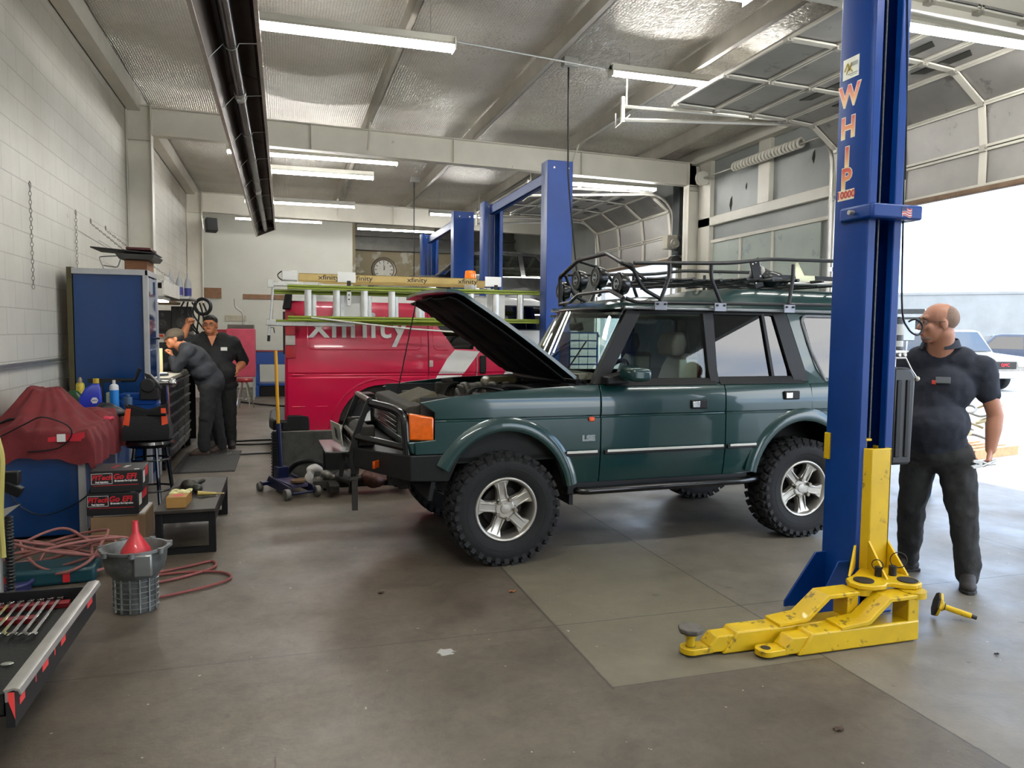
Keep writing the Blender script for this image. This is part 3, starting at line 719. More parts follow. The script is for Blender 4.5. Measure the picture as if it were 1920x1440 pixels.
b = MB(); b.prism([(-.66, .83), (-.69, .92), (-.5, .92), (-.5, .83)], 'Y', .02, 1.68); b.obj('front_valance', M_green, suv, bevel=.012)
# steel bumper: top outline is a shallow hexagon
def bp(z, k=0.): return [(-.31+k*-.08, .0+k*.03, z), (-.672, .0+k*.03, z), (-1.0, .48, z), (-1.0, 1.22, z), (-.672, 1.70-k*.03, z), (-.31+k*-.08, 1.70-k*.03, z), (-.45, 1.5, z), (-.6, 1.2, z), (-.6, .5, z), (-.45, .2, z)]
lo = bp(.63, 1); lo = [(x, y, .622 if abs(x) < .6 else (.64 if abs(x) < .9 else .68)) for x, y, _ in lo]
b = MB(); b.loft([lo, bp(.825)]); b.obj('bumper', mat('textured black bumper', '#090b0d', .5, var=.1, bump=.15, bscale=200), suv, bevel=.008, smooth=25)
b = MB(); b.box(-1.2, -.95, .52, 1.18, .775, .795); b.box(-1.0, -.96, .5, 1.2, .62, .84); b.obj('winch_tray', M_gloss, suv, bevel=.006)
b = MB(); b.cyl((-.9, .6, .9), (-.9, 1.1, .9), .07, n=20); b.box(-.97, -.84, .5, .6, .83, .98); b.box(-.97, -.84, 1.1, 1.2, .83, .98); b.obj('winch', M_dkst, suv, bevel=.01)
for y in (.5, 1.16):
    b = MB(); b.prism([(-1.03, .80), (-1.005, .92), (-.905, 1.17), (-.865, 1.19), (-.872, 1.15), (-.965, .9), (-.985, .6), (-1.01, .48), (-1.04, .49), (-1.02, .64)], 'Y', y-.008, y+.012); b.obj('bull_bar_plate', M_gloss, suv, bevel=.003)
b = MB()
for f0 in ((lambda y: y), (lambda y: 1.68-y)):
    b.tube(roundcorners([(-.875, f0(.52), 1.15), (-.74, f0(.22), 1.13), (-.695, f0(.09), 1.10), (-.68, f0(.075), .82)], .09), .031, 14)
    b.tube([(-.985, f0(.52), .905), (-.69, f0(.09), .87)], .026, 12)
b.tube([(-.88, .5, 1.165), (-.88, 1.18, 1.165)], .026, 12); b.tube([(-.98, .5, .9), (-.98, 1.18, .9)], .024, 10)
b.obj('bull_bar', M_gloss, suv)
for s in (0, 1):
    y = .27 if not s else 1.43; x = -.672-.328*(.27/.48)-.004
    n = math.atan2(.328, .48)*(1 if s else -1)
    b = MB(); b.cbox((x, y, .735), (.02, .13, .055), rz=n); b.obj('marker_lamp', mat('dark orange lens', '#a8420c', .2, var=.2, vscale=60), suv, bevel=.006)
b = MB(); b.cbox((-1.10, .72, .91), (.006, .30, .16), ry=R(-8), rz=R(8))
pl = b.obj('number_plate', mat('weathered plate', '#a9a99c', .4, var=.15, vscale=20), suv, bevel=.002)
b = MB(); 
for k in range(6): b.cbox((-1.106, .61+.045*k, .91), (.003, .02, .08), ry=R(-8), rz=R(8))
b.obj('plate_characters', M_ink, pl)
b = MB(); b.cyl((-1.04, .44, .60), (-.98, .44, .60), .022, n=12); b.box(-1.02, -.98, .42, .46, .37, .6); b.obj('tow_jack_leg', M_dkst, suv)
# wheels
def wheel():
    tyre = MB(); hw = .128
    prof = [(TR-.01, -hw*.78), (TR+.01, -hw*.90), (.30, -hw*1.06), (.345, -hw*1.05), (.382, -hw*.93), (.394, -hw*.6), (.396, 0), (.394, hw*.6), (.382, hw*.93), (.345, hw*1.05), (.30, hw*1.06), (TR+.01, hw*.9), (TR-.01, hw*.78)]
    tyre.lathe(prof, (0, 0, 0), (0, 1, 0), 64, caps=False)
    N_ = 34
    for k in range(N_):
        a = 2*pi*k/N_
        for j, (yc, wd, ln, da) in enumerate(((-.095, .052, .05, 0), (-.035, .05, .048, .5), (.035, .05, .048, 0), (.095, .052, .05, .5))):
            aa = a+da*2*pi/N_
            mm = Matrix.Rotation(-aa, 4, 'Y') @ Matrix.Translation((.401, yc, 0)) @ Matrix.Rotation(.35*(1 if j % 2 else -1), 4, 'X')
            sv = tyre.M; tyre.M = mm; tyre.cbox((0, 0, 0), (.026, wd, ln)); tyre.M = sv
        for s in (-1, 1):
            aa = a+(.25 if s < 0 else .75)*2*pi/N_; dl = .05 if k % 2 else .03
            mm = Matrix.Rotation(-aa, 4, 'Y') @ Matrix.Translation((.383-dl/2, s*.127, 0)) @ Matrix.Rotation(s*.28, 4, 'Z')
            sv = tyre.M; tyre.M = mm; tyre.cbox((0, 0, 0), (dl+.02, .012, .036)); tyre.M = sv
    tyre.torus((0, -hw*1.04, 0), (0, 1, 0), .30, .004, 48, 6)
    rim = MB(); rim.lathe([(TR-.012, .1), (TR+.004, .1), (TR+.004, -.105), (TR-.004, -.118), (TR-.018, -.116), (TR-.026, -.10), (TR-.03, -.06), (TR-.03, .1)], (0, 0, 0), (0, 1, 0), 48, caps=False)
    # disc with five windows: hub + spokes
    rim.lathe([(0, -.085), (.068, -.085), (.078, -.075), (.085, -.04), (.05, -.02)], (0, 0, 0), (0, 1, 0), 30)
    for k in range(5):
        a = R(90+18+72*k)
        mm = Matrix.Rotation(-a, 4, 'Y'); sv = rim.M; rim.M = mm
        rim.loft([[(.05, -.078, -.052), (.05, -.078, .052), (.05, -.03, .056), (.05, -.03, -.056)], [(.10, -.074, -.036), (.10, -.074, .036), (.10, -.03, .042), (.10, -.03, -.042)],
                  [(.155, -.082, -.036), (.155, -.082, .036), (.155, -.04, .042), (.155, -.04, -.042)], [(.205, -.092, -.062), (.205, -.092, .062), (.21, -.05, .07), (.21, -.05, -.07)]])
        rim.cbox((.14, -.083, -.026), (.13, .014, .012)); rim.cbox((.14, -.083, .026), (.13, .014, .012))
        rim.M = sv
    nuts = MB()
    for k in range(5):
        a = R(90+54+72*k); c = (.072*math.cos(a), -.075, .072*math.sin(a)); nuts.cyl(c, (c[0], -.118, c[2]), .0155, n=6)
    cap = MB(); cap.lathe([(0, -.094), (.034, -.092), (.038, -.084), (.038, -.07)], (0, 0, 0), (0, 1, 0), 24)
    brake = MB(); brake.lathe([(0, -.0), (.15, 0), (.15, .02), (0, .02)], (0, 0, 0), (0, 1, 0), 32); brake.lathe([(0, .05), (TR-.03, .05), (TR-.03, .06), (0, .06)], (0, 0, 0), (0, 1, 0), 32)
    t = tyre.obj('wheel', M_rub, suv, smooth=30)
    r = rim.obj('rim', M_alloy, t, smooth=35, bevel=.004); nuts.obj('lug_nuts', mat('worn nut steel', '#8d877c', .35, .8), t); cap.obj('hub_cap', M_alloy, t); brake.obj('brake_disc', M_dkst, t)
    tag(t, 'wheel with chunky all-terrain tyre and silver five-spoke rim')
    return t
def put_wheel(w, x, y, flip, spin=0):
    w.location = (x, y, TC); w.rotation_euler = (0, R(spin), pi if flip else 0)
w0 = wheel(); del w0['label']
ws_ = [w0]+[copy_tree(w0, suv) for _ in range(3)]
put_wheel(ws_[0], .02, .085, False, 8); put_wheel(ws_[1], WB+.01, .085, False, -25); put_wheel(ws_[2], .02, 1.615, True); put_wheel(ws_[3], WB+.01, 1.615, True)
b = MB(); b.cyl((.02, .2, .42), (.02, 1.5, .42), .045); b.ball((.02, 1.0, .42), .14); b.obj('front_axle', M_dkst, suv)
b = MB(); b.cyl((2.63, .2, .42), (2.63, 1.5, .42), .045); b.ball((2.63, .85, .42), .14); b.obj('rear_axle', M_dkst, suv)
b = MB(); b.box(-.75, 3.5, .42, .5, .54, .64); b.box(-.75, 3.5, 1.2, 1.28, .54, .64); b.box(.3, 2.3, .55, 1.15, .5, .62); b.obj('chassis', M_dkst, suv)
for cx in (.02, 2.63):
    b = MB()
    b.loft([[(cx+.53*math.cos(R(a)), y, .44+.56*math.sin(R(a))) for y in (.06, .5)]+[(cx+.56*math.cos(R(a)), y, .44+.59*math.sin(R(a))) for y in (.5, .06)] for a in range(-5, 186, 12)]); b.box(cx-.5, cx+.5, .38, .41, .6, 1.05)
    b.loft([[(cx+.53*math.cos(R(a)), y, .44+.56*math.sin(R(a))) for y in (1.64, 1.2)]+[(cx+.56*math.cos(R(a)), y, .44+.59*math.sin(R(a))) for y in (1.2, 1.64)] for a in range(-5, 186, 12)])
    pieces(b, 'wheel_well', M_black, suv)
b = MB(); b.box(3.6, 3.75, .1, 1.6, .62, .8); b.obj('rear_bumper', M_black, suv, bevel=.02)
# door furniture
for x0, z0 in ((1.62, 1.135), (2.50, 1.19)):
    b = MB(); b.box(x0-.075, x0+.075, -.012, .02, z0-.035, z0+.035); h = b.obj('door_handle', M_black, suv, bevel=.008)
    b = MB(); b.box(x0-.066, x0+.0, -.018, -.008, z0-.024, z0+.024); b.obj('handle_paddle', M_chrome, h, bevel=.004)
b = MB(); b.cbox((.69, -.012, 1.045), (.045, .02, .035)); b.obj('side_repeater', mat('faded orange lens', '#e0562a', .25), suv, bevel=.008)
text('LSE', .055, mat('badge grey', '#7d8585', .3, .4), suv, 'badge', (.67, -.003, .90), (R(90), 0, 0), .002, .004, 1.3)
# door mirror
b = MB(); b.loft([[(.93+dx*.15, -.12+dy, 1.385+dz) for dx, dy, dz in ((-.2, -.11, -.05), (-.2, -.11, .05), (-.2, .10, .055), (-.2, .10, -.055))], [(.98, -.245, 1.33), (.98, -.245, 1.435), (.98, .0, 1.45), (.98, .0, 1.325)], [(1.07, -.235, 1.34), (1.07, -.235, 1.425), (1.07, -.01, 1.435), (1.07, -.01, 1.335)]])
b.obj('door_mirror', M_green, suv, bevel=.03, seg=4); b = MB(); b.prism([(.80, 1.30), (.80, 1.36), (.98, 1.40), (.98, 1.31)], 'Y', -.04, .09); b.obj('mirror_arm', M_black, suv, bevel=.01)
# roof rack (carried by the car, bolted on)
rk = MB(); r_ = .0155
def T(pts, r=r_, rd=.08): rk.tube(roundcorners(pts, rd), r, 10)
for s in (0, 1):
    f0 = (lambda y: 1.52-y) if s else (lambda y: y)
    T([(1.02, f0(.12), 1.955), (1.10, f0(.10), 1.925), (3.45, f0(.12), 1.945)])
    T([(1.08, f0(.11), 2.225), (1.78, f0(.11), 2.25), (2.0, f0(.11), 2.262), (2.30, f0(.11), 2.305), (3.4, f0(.11), 2.32)], rd=.1)
    for x, xb in ((1.39, 1.31), (1.77, 1.86), (2.56, 2.52), (3.2, 3.2)):
        T([(x, f0(.11), 2.27 if x > 2 else 2.235), (x, f0(.11), 2.13), (xb, f0(.10), 1.94)], rd=.06)
    T([(1.0, f0(.14), 2.215), (1.06, f0(.12), 2.22), (1.10, f0(.11), 2.13), (1.16, f0(.11), 2.03), (1.32, f0(.11), 1.955)], rd=.05)
T([(1.0, 1.38, 1.93), (1.0, 1.39, 2.20), (1.0, .97, 2.32), (1.0, .42, 2.325), (1.0, .13, 2.22), (1.06, .12, 2.2)], .019, .03)
T([(1.0, 1.38, 1.95), (1.0, 1.15, 1.96), (1.0, .97, 2.02), (1.0, .35, 2.025), (1.0, .12, 1.955)], .016, .03)
T([(1.0, .97, 2.31), (1.25, .5+.8*.6, 2.25), (1.35, .98, 2.12)], .014); T([(1.0, .42, 2.32), (1.2, .5, 2.26), (1.36, .42, 2.12)], .014)
for k in range(9): T([(1.36+.25*k, .10, 2.12 if k < 3 else 2.14), (1.36+.25*k, 1.42, 2.12 if k < 3 else 2.14)], .013)
for y in (.3, .5, .75, 1.0, 1.25): T([(1.3, y, 2.125), (1.95, y, 2.125), (2.2, y, 2.145), (3.4, y, 2.15)], .012)
rk.obj('roof_rack', mat('satin black tube', '#08090a', .42, var=.1), suv)
for x in (1.31, 1.85, 2.52, 3.2):
    b = MB(); b.box(x-.055, x+.055, .085, .10, 1.868, 1.935); pb = b.obj('rack_clamp', mat('anodised clamp', '#7d7f86', .4, .4), suv, bevel=.003)
    for d in (-.033, .033): b = MB(); b.cyl((x+d, .086, 1.915), (x+d, .072, 1.915), .009, n=6); b.obj('bolt', M_black, pb)
for y, z in ((.30, 2.075), (.70, 2.15), (1.10, 2.15), (1.47, 2.075)):
    b = MB(); b.lathe([(0, -.03), (.082, -.028), (.092, -.015), (.092, .012), (.08, .05), (.03, .085), (0, .09)], (1.06, y, z), (1, 0, 0), 30); lm = b.obj('rack_lamp', M_gloss, suv)
    b = MB(); b.torus((1.03, y, z), (1, 0, 0), .082, .003, 30, 6); b.obj('cover_ring', mat('lamp cover ring', '#4b4f54', .4), lm)
    b = MB(); b.torus((1.027, y, z), (1, 0, 0), .038, .0025, 28, 6); b.obj('cover_ring', mat('print grey', '#9aa0a3', .4), lm)
    text('HELLA', .026, mat('print grey', '#9aa0a3', .4), lm, 'lettering', (1.028, y, z), (R(90), 0, R(-90)), .0015, .0008, 1.2)
    b = MB(); b.cyl((1.08, y, z-.08), (1.08, y, z-.15), .014, n=8); b.obj('lamp_bracket', M_black, lm)
# number of small things strapped on the rack
b = MB(); b.prism([(2.27, 2.30), (2.36, 2.34), (2.42, 2.10), (2.34, 2.07)], 'Y', .30, .31)
o = b.obj('bracket_plate', M_black, None, bevel=.004); o.location = suv.location; o.rotation_euler = suv.rotation_euler; tag(o, 'black perforated steel bracket standing up on the car roof rack', 'bracket')
b = MB(); 
for k in range(3): b.cyl((2.30+.03*k, .295, 2.28+.015*k), (2.30+.03*k, .30, 2.28+.015*k), .007); b.cyl((2.34+.02*k, .295, 2.12+.03*k), (2.34+.02*k, .30, 2.12+.03*k), .007)
b.obj('punched_holes', M_white, o)
o = blob('bundle', [((2.42, .42, 2.22), (.045, .06, .10), (0, .4, 0)), ((2.55, .40, 2.17), (.13, .10, .07), (0, .2, 0)), ((2.5, .45, 2.2), (.09, .09, .07))], mat('black plastic wrap', '#1d1f22', .3, var=.5, vscale=14), None, .012, 2, disp=.03)
o.location = suv.location; o.rotation_euler = suv.rotation_euler; tag(o, 'crumpled black plastic bundle lying on the car roof rack', 'bundle')
o = blob('rag', [((2.415, .40, 2.28), (.035, .03, .06), (0, .3, 0)), ((2.45, .38, 2.22), (.03, .03, .06), (0, .3, 0))], mat('pale grey cloth', '#a5a29a', .8), None, .01, 2, disp=.02)
o.location = suv.location; o.rotation_euler = suv.rotation_euler; tag(o, 'pale grey rag stuffed beside the black bracket on the roof rack', 'cloth')
jk = thing('lifting_jack', 'long bar jack with pale metal foot lying along the car roof rack', 'jack', suv.location, R(2))
b = MB(); b.cyl((2.62, .26, 2.13), (3.4, .26, 2.14), .02, n=12); b.obj('handle', M_alloy, jk)
b = MB(); b.box(2.6, 3.4, .31, .33, 2.15, 2.20); b.obj('rack_bar', M_black, jk)
b = MB(); b.prism([(2.72, 2.30), (2.75, 2.31), (2.82, 2.20), (2.93, 2.20), (2.94, 2.14), (2.74, 2.13), (2.72, 2.2)], 'Y', .28, .31); b.obj('foot', mat('zinc plated foot', '#b3b08c', .35, .5), jk, bevel=.004)
# ================================================================ OVERHEAD DOORS
M_door = mat('brushed door panel', '#a09e9a', .36, .45, var=.14, vscale=1.6, col2='#85837f', thr=.6)
M_track = mat('dull track steel', '#b7b4ab', .4, .5, var=.1)
def overhead_door(name, lab, y0, y1, prof, slots):
    t = thing(name, lab, 'overhead door', (XR, (y0+y1)/2, 0)); o = Vector(t.location)
    n = 4
    for i in range(len(prof)-1):
        (x0, z0), (x1, z1) = prof[i], prof[i+1]
        a = Vector((x0, 0, z0)); c = Vector((x1, 0, z1)); d = (c-a).normalized(); nn = Vector((d.z, 0, -d.x))
        a = a+d*.008; c = c-d*.008
        def q(p, y, h): v = p+nn*h; return (v.x-o.x, y-o.y, v.z)
        b = MB(); b.loft([[q(a, y0, 0), q(a, y1, 0), q(c, y1, 0), q(c, y0, 0)], [q(a, y0, .02), q(a, y1, .02), q(c, y1, .02), q(c, y0, .02)]])
        p = b.obj('door_section', M_door, t)
        b = MB()
        b.loft([[q(a, y0, 0), q(a, y1, 0), q(a+d*.03, y1, 0), q(a+d*.03, y0, 0)], [q(a, y0, .045), q(a, y1, .045), q(a+d*.03, y1, .045), q(a+d*.03, y0, .045)]])
        b.loft([[q(c, y0, 0), q(c, y1, 0), q(c-d*.03, y1, 0), q(c-d*.03, y0, 0)], [q(c, y0, .045), q(c, y1, .045), q(c-d*.03, y1, .045), q(c-d*.03, y0, .045)]])
        for k in range(n):
            y = y0+.03+(y1-y0-.09)*k/(n-1)
            b.loft([[q(a, y-.03, .03), q(a, y+.06, .03), q(c, y+.06, .03), q(c, y-.03, .03)], [q(a, y-.03, .05), q(a, y+.06, .05), q(c, y+.06, .05), q(c, y-.03, .05)]])
        b.obj('stile_frame', M_steel, p, bevel=.004)
        b = MB()
        for k in range(n):
            y = y0+.04+(y1-y0-.09)*k/(n-1); m_ = q(a, y, .06); b.cbox(m_, (.07, .07, .03), ry=-math.atan2(d.z, d.x)); b.cyl((m_[0], m_[1]-.05, m_[2]), (m_[0], m_[1]+.05, m_[2]), .012, n=8)
        b.obj('hinge', M_track, p)
        if i in slots:
            mid = (a+c)/2; b = MB(); h = MB()
            for k in range(2):
                yy = y0+(y1-y0)*(.32+.36*k)
                h.loft([[q(mid-d*.06, yy-.38, .028), q(mid-d*.06, yy+.38, .028), q(mid+d*.06, yy+.3, .028), q(mid+d*.06, yy-.3, .028)], [q(mid-d*.06, yy-.38, .02), q(mid-d*.06, yy+.38, .02), q(mid+d*.06, yy+.3, .02), q(mid+d*.06, yy-.3, .02)]])
            h.obj('window_slot', mat('dark slot window', '#22241f', .25, var=.2), p)
    # bottom seal
    x0, z0 = prof[-1]; b = MB(); b.box(x0-.05-o.x, x0+.03-o.x, y0-o.y, y1-o.y, z0-.05, z0+.01); b.obj('bottom_seal', mat('rusty brown seal', '#7c6552', .7, var=.25), t, bevel=.01)
    return t
P1 = [(4.86, 4.69), (5.46, 4.675), (6.02, 4.66), (6.56, 4.64), (7.0, 4.60), (7.44, 4.27), (7.50, 3.78), (7.50, 3.35)]
overhead_door('overhead_door', 'near rolled-up sectional door above the parked car and big blue post', 5.42, 8.92, P1, (2, 3))
P2 = [(x, z-.12) for x, z in P1[:-1]]+[(7.5, 3.2)]
overhead_door('overhead_door', 'far half-rolled sectional door beyond the chain hoist operator', 13.62, 17.3, [(4.4, 4.55), (5.2, 4.55)]+P2[1:], (3, 4))
def tracks(lab, ya, z_low, x0):
    t = thing('door_track', lab, 'door track', (7.4, ya, 0))
    b = MB()
    def C(pts):   # open channel swept as two lips + web
        b.tube(pts, .026, 6)
    pts = [(x0-7.4, 0, z_low-.17)]+[(6.9-7.4-.1, 0, z_low)]+[(6.95-7.4+.5*math.sin(R(a)), 0, z_low-.5+.5*math.cos(R(a))) for a in range(0, 91, 10)]+[(.05, 0, .3)]
    C(pts); b.obj('curved_track', M_track, t)
    b = MB(); b.tube([(x0-7.4, 0, z_low+.0), (-.4, 0, z_low+.05)], .022, 6); b.obj('upper_track', M_track, t)
    b = MB(); b.box(x0-7.4-.02, x0-7.4+.02, -.02, .02, z_low-.2, z_low+.12); b.tube([(x0-7.4+.05, 0, z_low-.02), (x0-7.4+.05, 0, 4.95)], .012, 6); b.tube([(x0-7.4+.1, 0, z_low-.1), (x0-7.4-.1, .0, z_low-.28), (x0-7.4-.1, .0, z_low-.1)], .008, 6); b.tube([(-1.3, 0, z_low), (-1.3, 0, 5.0)], .012, 6); b.obj('hanger_strap', M_steel, t)
    b = MB()
    for z in (.6, 1.6, 2.6, 3.6): b.box(.03, .18, -.02, .02, z, z+.06)
    b.obj('track_bracket', M_track, t)
tracks('curved door track of the near doorway, on the side by the torsion spring', 9.02, 4.6, 4.2)
tracks('curved door track right under the first beam, beside the far post', 13.55, 4.42, 4.4)
tracks('curved door track of the far doorway, farthest side', 17.42, 4.42, 4.4)
# torsion spring assembly
ts = thing('torsion_spring', 'pale wrapped torsion spring and shaft along the right wall under the eave', 'spring', (7.4, 10.5, 4.55))
b = MB(); b.cyl((0, -2.0, -.02), (0, 1.9, .0), .014, n=10); b.obj('shaft', M_track, ts)
b = MB()
for k in range(21): b.torus((0, -.85+.085*k, 0), (0, 1, .25), .062, .022, 20, 8)
b.obj('coil', M_steel, ts)
b = MB(); b.lathe([(.03, -.06), (.12, -.05), (.13, -.04), (.1, -.03), (.1, .03), (.13, .04), (.12, .05), (.03, .06)], (0, 1.9, 0), (0, 1, 0), 28); b.obj('cable_drum', M_steel, ts)
# chain hoist operator
op = thing('door_operator', 'dark door operator with motor and pulley on the wall by the far doorway', 'door operator', (7.42, 13.35, 3.7))
b = MB(); b.box(-.02, .16, -.12, .14, -.45, .95); b.obj('backplate', mat('dark grey bracket steel', '#3f4345', .5, .5), op, bevel=.01)
b = MB(); b.box(-.25, -.02, -.1, .1, -.35, -.08); b.obj('control_box', mat('old beige box', '#a49f8f', .5), op, bevel=.01)
b = MB(); b.cyl((-.1, -.15, -.25), (-.1, .1, -.25), .0951, n=24); b.cyl((-.1, -.17, -.25), (-.1, -.14, -.25), .04); b.obj('pulley', M_alloy, op, bevel=.008)
b = MB(); b.cyl((-.2, -.1, -.62), (.15, -.1, -.62), .10, n=20); b.cyl((-.1, -.2, -.6), (-.1, -.05, -.6), .12); b.obj('motor', mat('dark motor casing', '#3b3b39', .5, .4), op, bevel=.01)
b = MB(); b.tube(smoothline([(0, -.12, .3), (-.06, -.22, .0), (-.02, -.25, -.25), (-.1, -.2, -.35)]), .008, 6); b.obj('cable', M_black, op)

# ================================================================ TWO-POST LIFTS
def m_lift():
    m = bpy.data.materials.new('blue lift enamel'); t = NT(m); p = t.pos()
    c = t.ramp(t.noise(p, 1.2, 5), [(.3, lin('#022f72')), (.7, lin('#033c88'))])
    s = t.ramp(t.noise(p, 14, 8, .7), [(.66, (0, 0, 0, 1)), (.8, (1, 1, 1, 1))]); c = t.mix(t.math('MULTIPLY', s, .25), c, lin('#1d4f95'))
    b = t.bsdf(Base_Color=c, Roughness=.38); b.inputs['Specular IOR Level'].default_value = .35
    t.link(t.bump(t.noise(p, 6, 4), .08, .01), b.inputs['Normal']); return m
M_lift = m_lift()
M_yel = mat('worn yellow enamel', '#cfab0c', .42, var=.12, vscale=5, col2='#7a6418', thr=.605, coat=.15)
M_cable = mat('wire rope', '#8a8b8a', .4, .7, var=.25, vscale=60)
def post(name, lab, x0, x1, y0, y1, h, front, group=None):
    """channel post open towards y side 'front' (-1: towards camera)"""
    t = thing(name, lab, 'car lift', ((x0+x1)/2, (y0+y1)/2, 0), 0, group); w, d = (x1-x0)/2, (y1-y0)/2; F = front
    def Y_(v): return v*F if F < 0 else v
    yo = -d if F < 0 else d; s = 1 if F < 0 else -1
    out = [(-w, yo+s*.035), (-w+.02, yo), (-w+.075, yo), (-w+.075, yo+s*.05), (-w+.015, yo+s*.06), (-w+.015, yo+s*(2*d-.015)), (w-.015, yo+s*(2*d-.015)), (w-.015, yo+s*.06), (w-.075, yo+s*.05), (w-.075, yo), (w-.02, yo), (w, yo+s*.035), (w, yo+s*2*d), (-w, yo+s*2*d)]
    b = MB(); b.prism(out, 'Z', 0, h); b.obj('column', M_lift, t, bevel=.006)
    return t, w, d
lab = 'big blue lift post lettered WHIP in front of the green car'
lp, w, d = post('two_post_lift', lab, 3.22, 3.50, 3.60, 3.86, 4.15, -1)
b = MB(); b.box(-.4+.12, .18, -.12, .22, 0, .015); b.obj('base_plate', M_lift, lp, bevel=.004)
b = MB(); b.prism([(-.43, .015), (-.43, .05), (-.215, .34), (-.138, .34), (-.138, .015)], 'Y', .09, .105); b.prism([(-.40, .015), (-.215, .34), (-.138, .34), (-.138, .015)], 'Y', -.11, -.1); pieces(b, 'gusset', M_lift, lp, bevel=.003)
b = MB(); b.box(-.16, .20, -.205, -.125, 2.355, 2.44); b.box(-.165, -.135, -.2, .06, 2.355, 2.44); b.box(.135, .20, -.2, -.05, 2.355, 2.44); b.obj('top_collar', M_lift, lp, bevel=.015, seg=3)
b = MB(); b.cyl((-.165, -.06, 2.40), (-.20, -.06, 2.40), .014, n=8); b.obj('bolt', M_alloy, lp)
for x, z0, z1 in ((-.03, 1.1, 4.1), (.035, 1.05, 4.1), (-.02, 1.3, 2.35)):
    b = MB(); b.tube([(x, -.04, z0), (x*1.0, -.04, z1)], .006, 8); b.obj('lift_cable', M_cable, lp)
b = MB(); b.box(-.012, .012, .04, .06, .2, 4.1); b.obj('ladder_strip', M_lift, lp)
b = MB(); b.box(-.153, -.138, .085, .13, .92, 1.085); sp_ = b.obj('shim_block', M_yel, lp, bevel=.004)
# lettering on the side face
def m_grad():
    m = bpy.data.materials.new('sunset lettering'); t = NT(m); g = t.new('ShaderNodeTexCoord').outputs['Generated']; x, y, z = t.xyz(g)
    c = t.ramp(y, [(0., lin('#e8c98a')), (.45, lin('#d98a55')), (1., lin('#c83a2a'))]); t.bsdf(Base_Color=c, Roughness=.4); return m
M_grad = m_grad(); M_halo = mat('letter outline', '#e9dcc0', .4, var=.02)
RY = (R(90), 0, R(-90))
for ch, z, sx in (('W', 3.095, 1.0), ('H', 2.91, 1.05), ('I', 2.735, 1.1), ('P', 2.61, 1.05)):
    text(ch, .168, M_halo, lp, 'letter_outline', (-.1405, .04, z), RY, .0006, .009, sx*.95)
    text(ch, .168, M_grad, lp, 'letter', (-.1415, .04, z), RY, .0008, .004, sx*.95)
b = MB(); b.box(-.1415, -.139, -.03, .105, 2.49, 2.55); st = b.obj('sticker', M_halo, lp)
text('10000', .058, mat('sticker red', '#b8402c', .4), lp, 'lettering', (-.143, .037, 2.52), RY, .0006, .0025, 1.05)
b = MB(); b.box(-.1415, -.139, -.03, .10, 3.20, 3.32); st = b.obj('sticker', mat('white sticker', '#d9dccd', .4), lp)
b = MB(); b.tube(smoothline([(-.143, .085, 3.25), (-.143, .06, 3.29), (-.143, .05, 3.25), (-.143, .03, 3.29)]), .004, 6); b.tube(smoothline([(-.143, .07, 3.23), (-.143, .05, 3.26), (-.143, .02, 3.235)]), .003, 6); b.obj('leaf_mark', mat('ochre print', '#b09a3c', .5), st)
text('ATS', .03, mat('grey print', '#8a8f88', .5), st, 'lettering', (-.143, -.005, 3.275), RY, .0005) if False else None
b = MB(); b.box(-.1425, -.141, -.02, .04, 3.268, 3.29); b.obj('print', mat('grey print', '#8a8f88', .5), st); b = MB(); b.box(-.1425, -.141, -.02, .06, 3.222, 3.228); b.box(-.1425, -.141, -.015, .04, 3.213, 3.217); b.obj('print', mat('grey print', '#8a8f88', .5), st)
# waving flag sticker on the collar
fl = MB(); fl.sheet(lambda u, v: (.045+.07*u, -.2065, 2.37+.05*v+.006*math.sin(u*6)), 10, 7, .001)
fo = fl.obj('flag_sticker', mat('sticker white', '#d8d6d6', .5), lp)
b = MB()
for k in range(4): b.sheet(lambda u, v, k=k: (.045+.07*u, -.2078, 2.373+.0135*k+.006*v+.006*math.sin(u*6)), 10, 1, .0005)
b.obj('flag_stripes', mat('flag red', '#b52b33', .5), fo)
b = MB(); b.sheet(lambda u, v: (.045+.032*u, -.2085, 2.397+.024*v+.006*math.sin(u*2.7)), 6, 2, .0005); b.obj('flag_canton', mat('flag blue', '#24345f', .5), fo)
# carriage
b = MB(); b.prism([(-.085, -.13), (-.055, -.17), (.085, -.17), (.085, -.155), (-.045, -.155), (-.07, -.125), (-.07, -.03), (-.085, -.03)], 'Z', .29, 1.02); b.box(-.085, .085, -.03, -.02, .29, 1.0); b.box(.07, .085, -.17, -.03, .29, 1.02)
car_ = b.obj('carriage', M_yel, lp, bevel=.006)
b = MB(); b.box(-.085, -.06, -.12, -.02, 1.0, 1.07); b.box(-.06, .0, -.1, -.06, 1.055, 1.07); b.obj('cable_anchor', M_yel, car_, bevel=.004); b = MB(); b.cyl((-.03, -.075, 1.07), (-.03, -.075, 1.0), .014, n=6); b.cyl((-.03, -.05, 1.07), (-.03, -.045, 1.14), .011, n=8); b.obj('cable_nut', M_alloy, car_)
b = MB()
def disc(cx, cy, r, z0, z1, n=24): b.cyl((cx, cy, z0), (cx, cy, z1), r, n=n)
out = [(-.30, -.27), (-.33, -.33), (-.31, -.39), (-.25, -.43), (-.17, -.43), (-.13, -.40), (-.10, -.41), (-.06, -.455), (.0, -.475), (.06, -.455), (.09, -.39), (.08, -.30), (.09, -.16), (-.09, -.14), (-.2, -.22)]
b.prism(out, 'Z', .272, .300); b.obj('arm_bracket', M_yel, car_, bevel=.006)
b = MB()
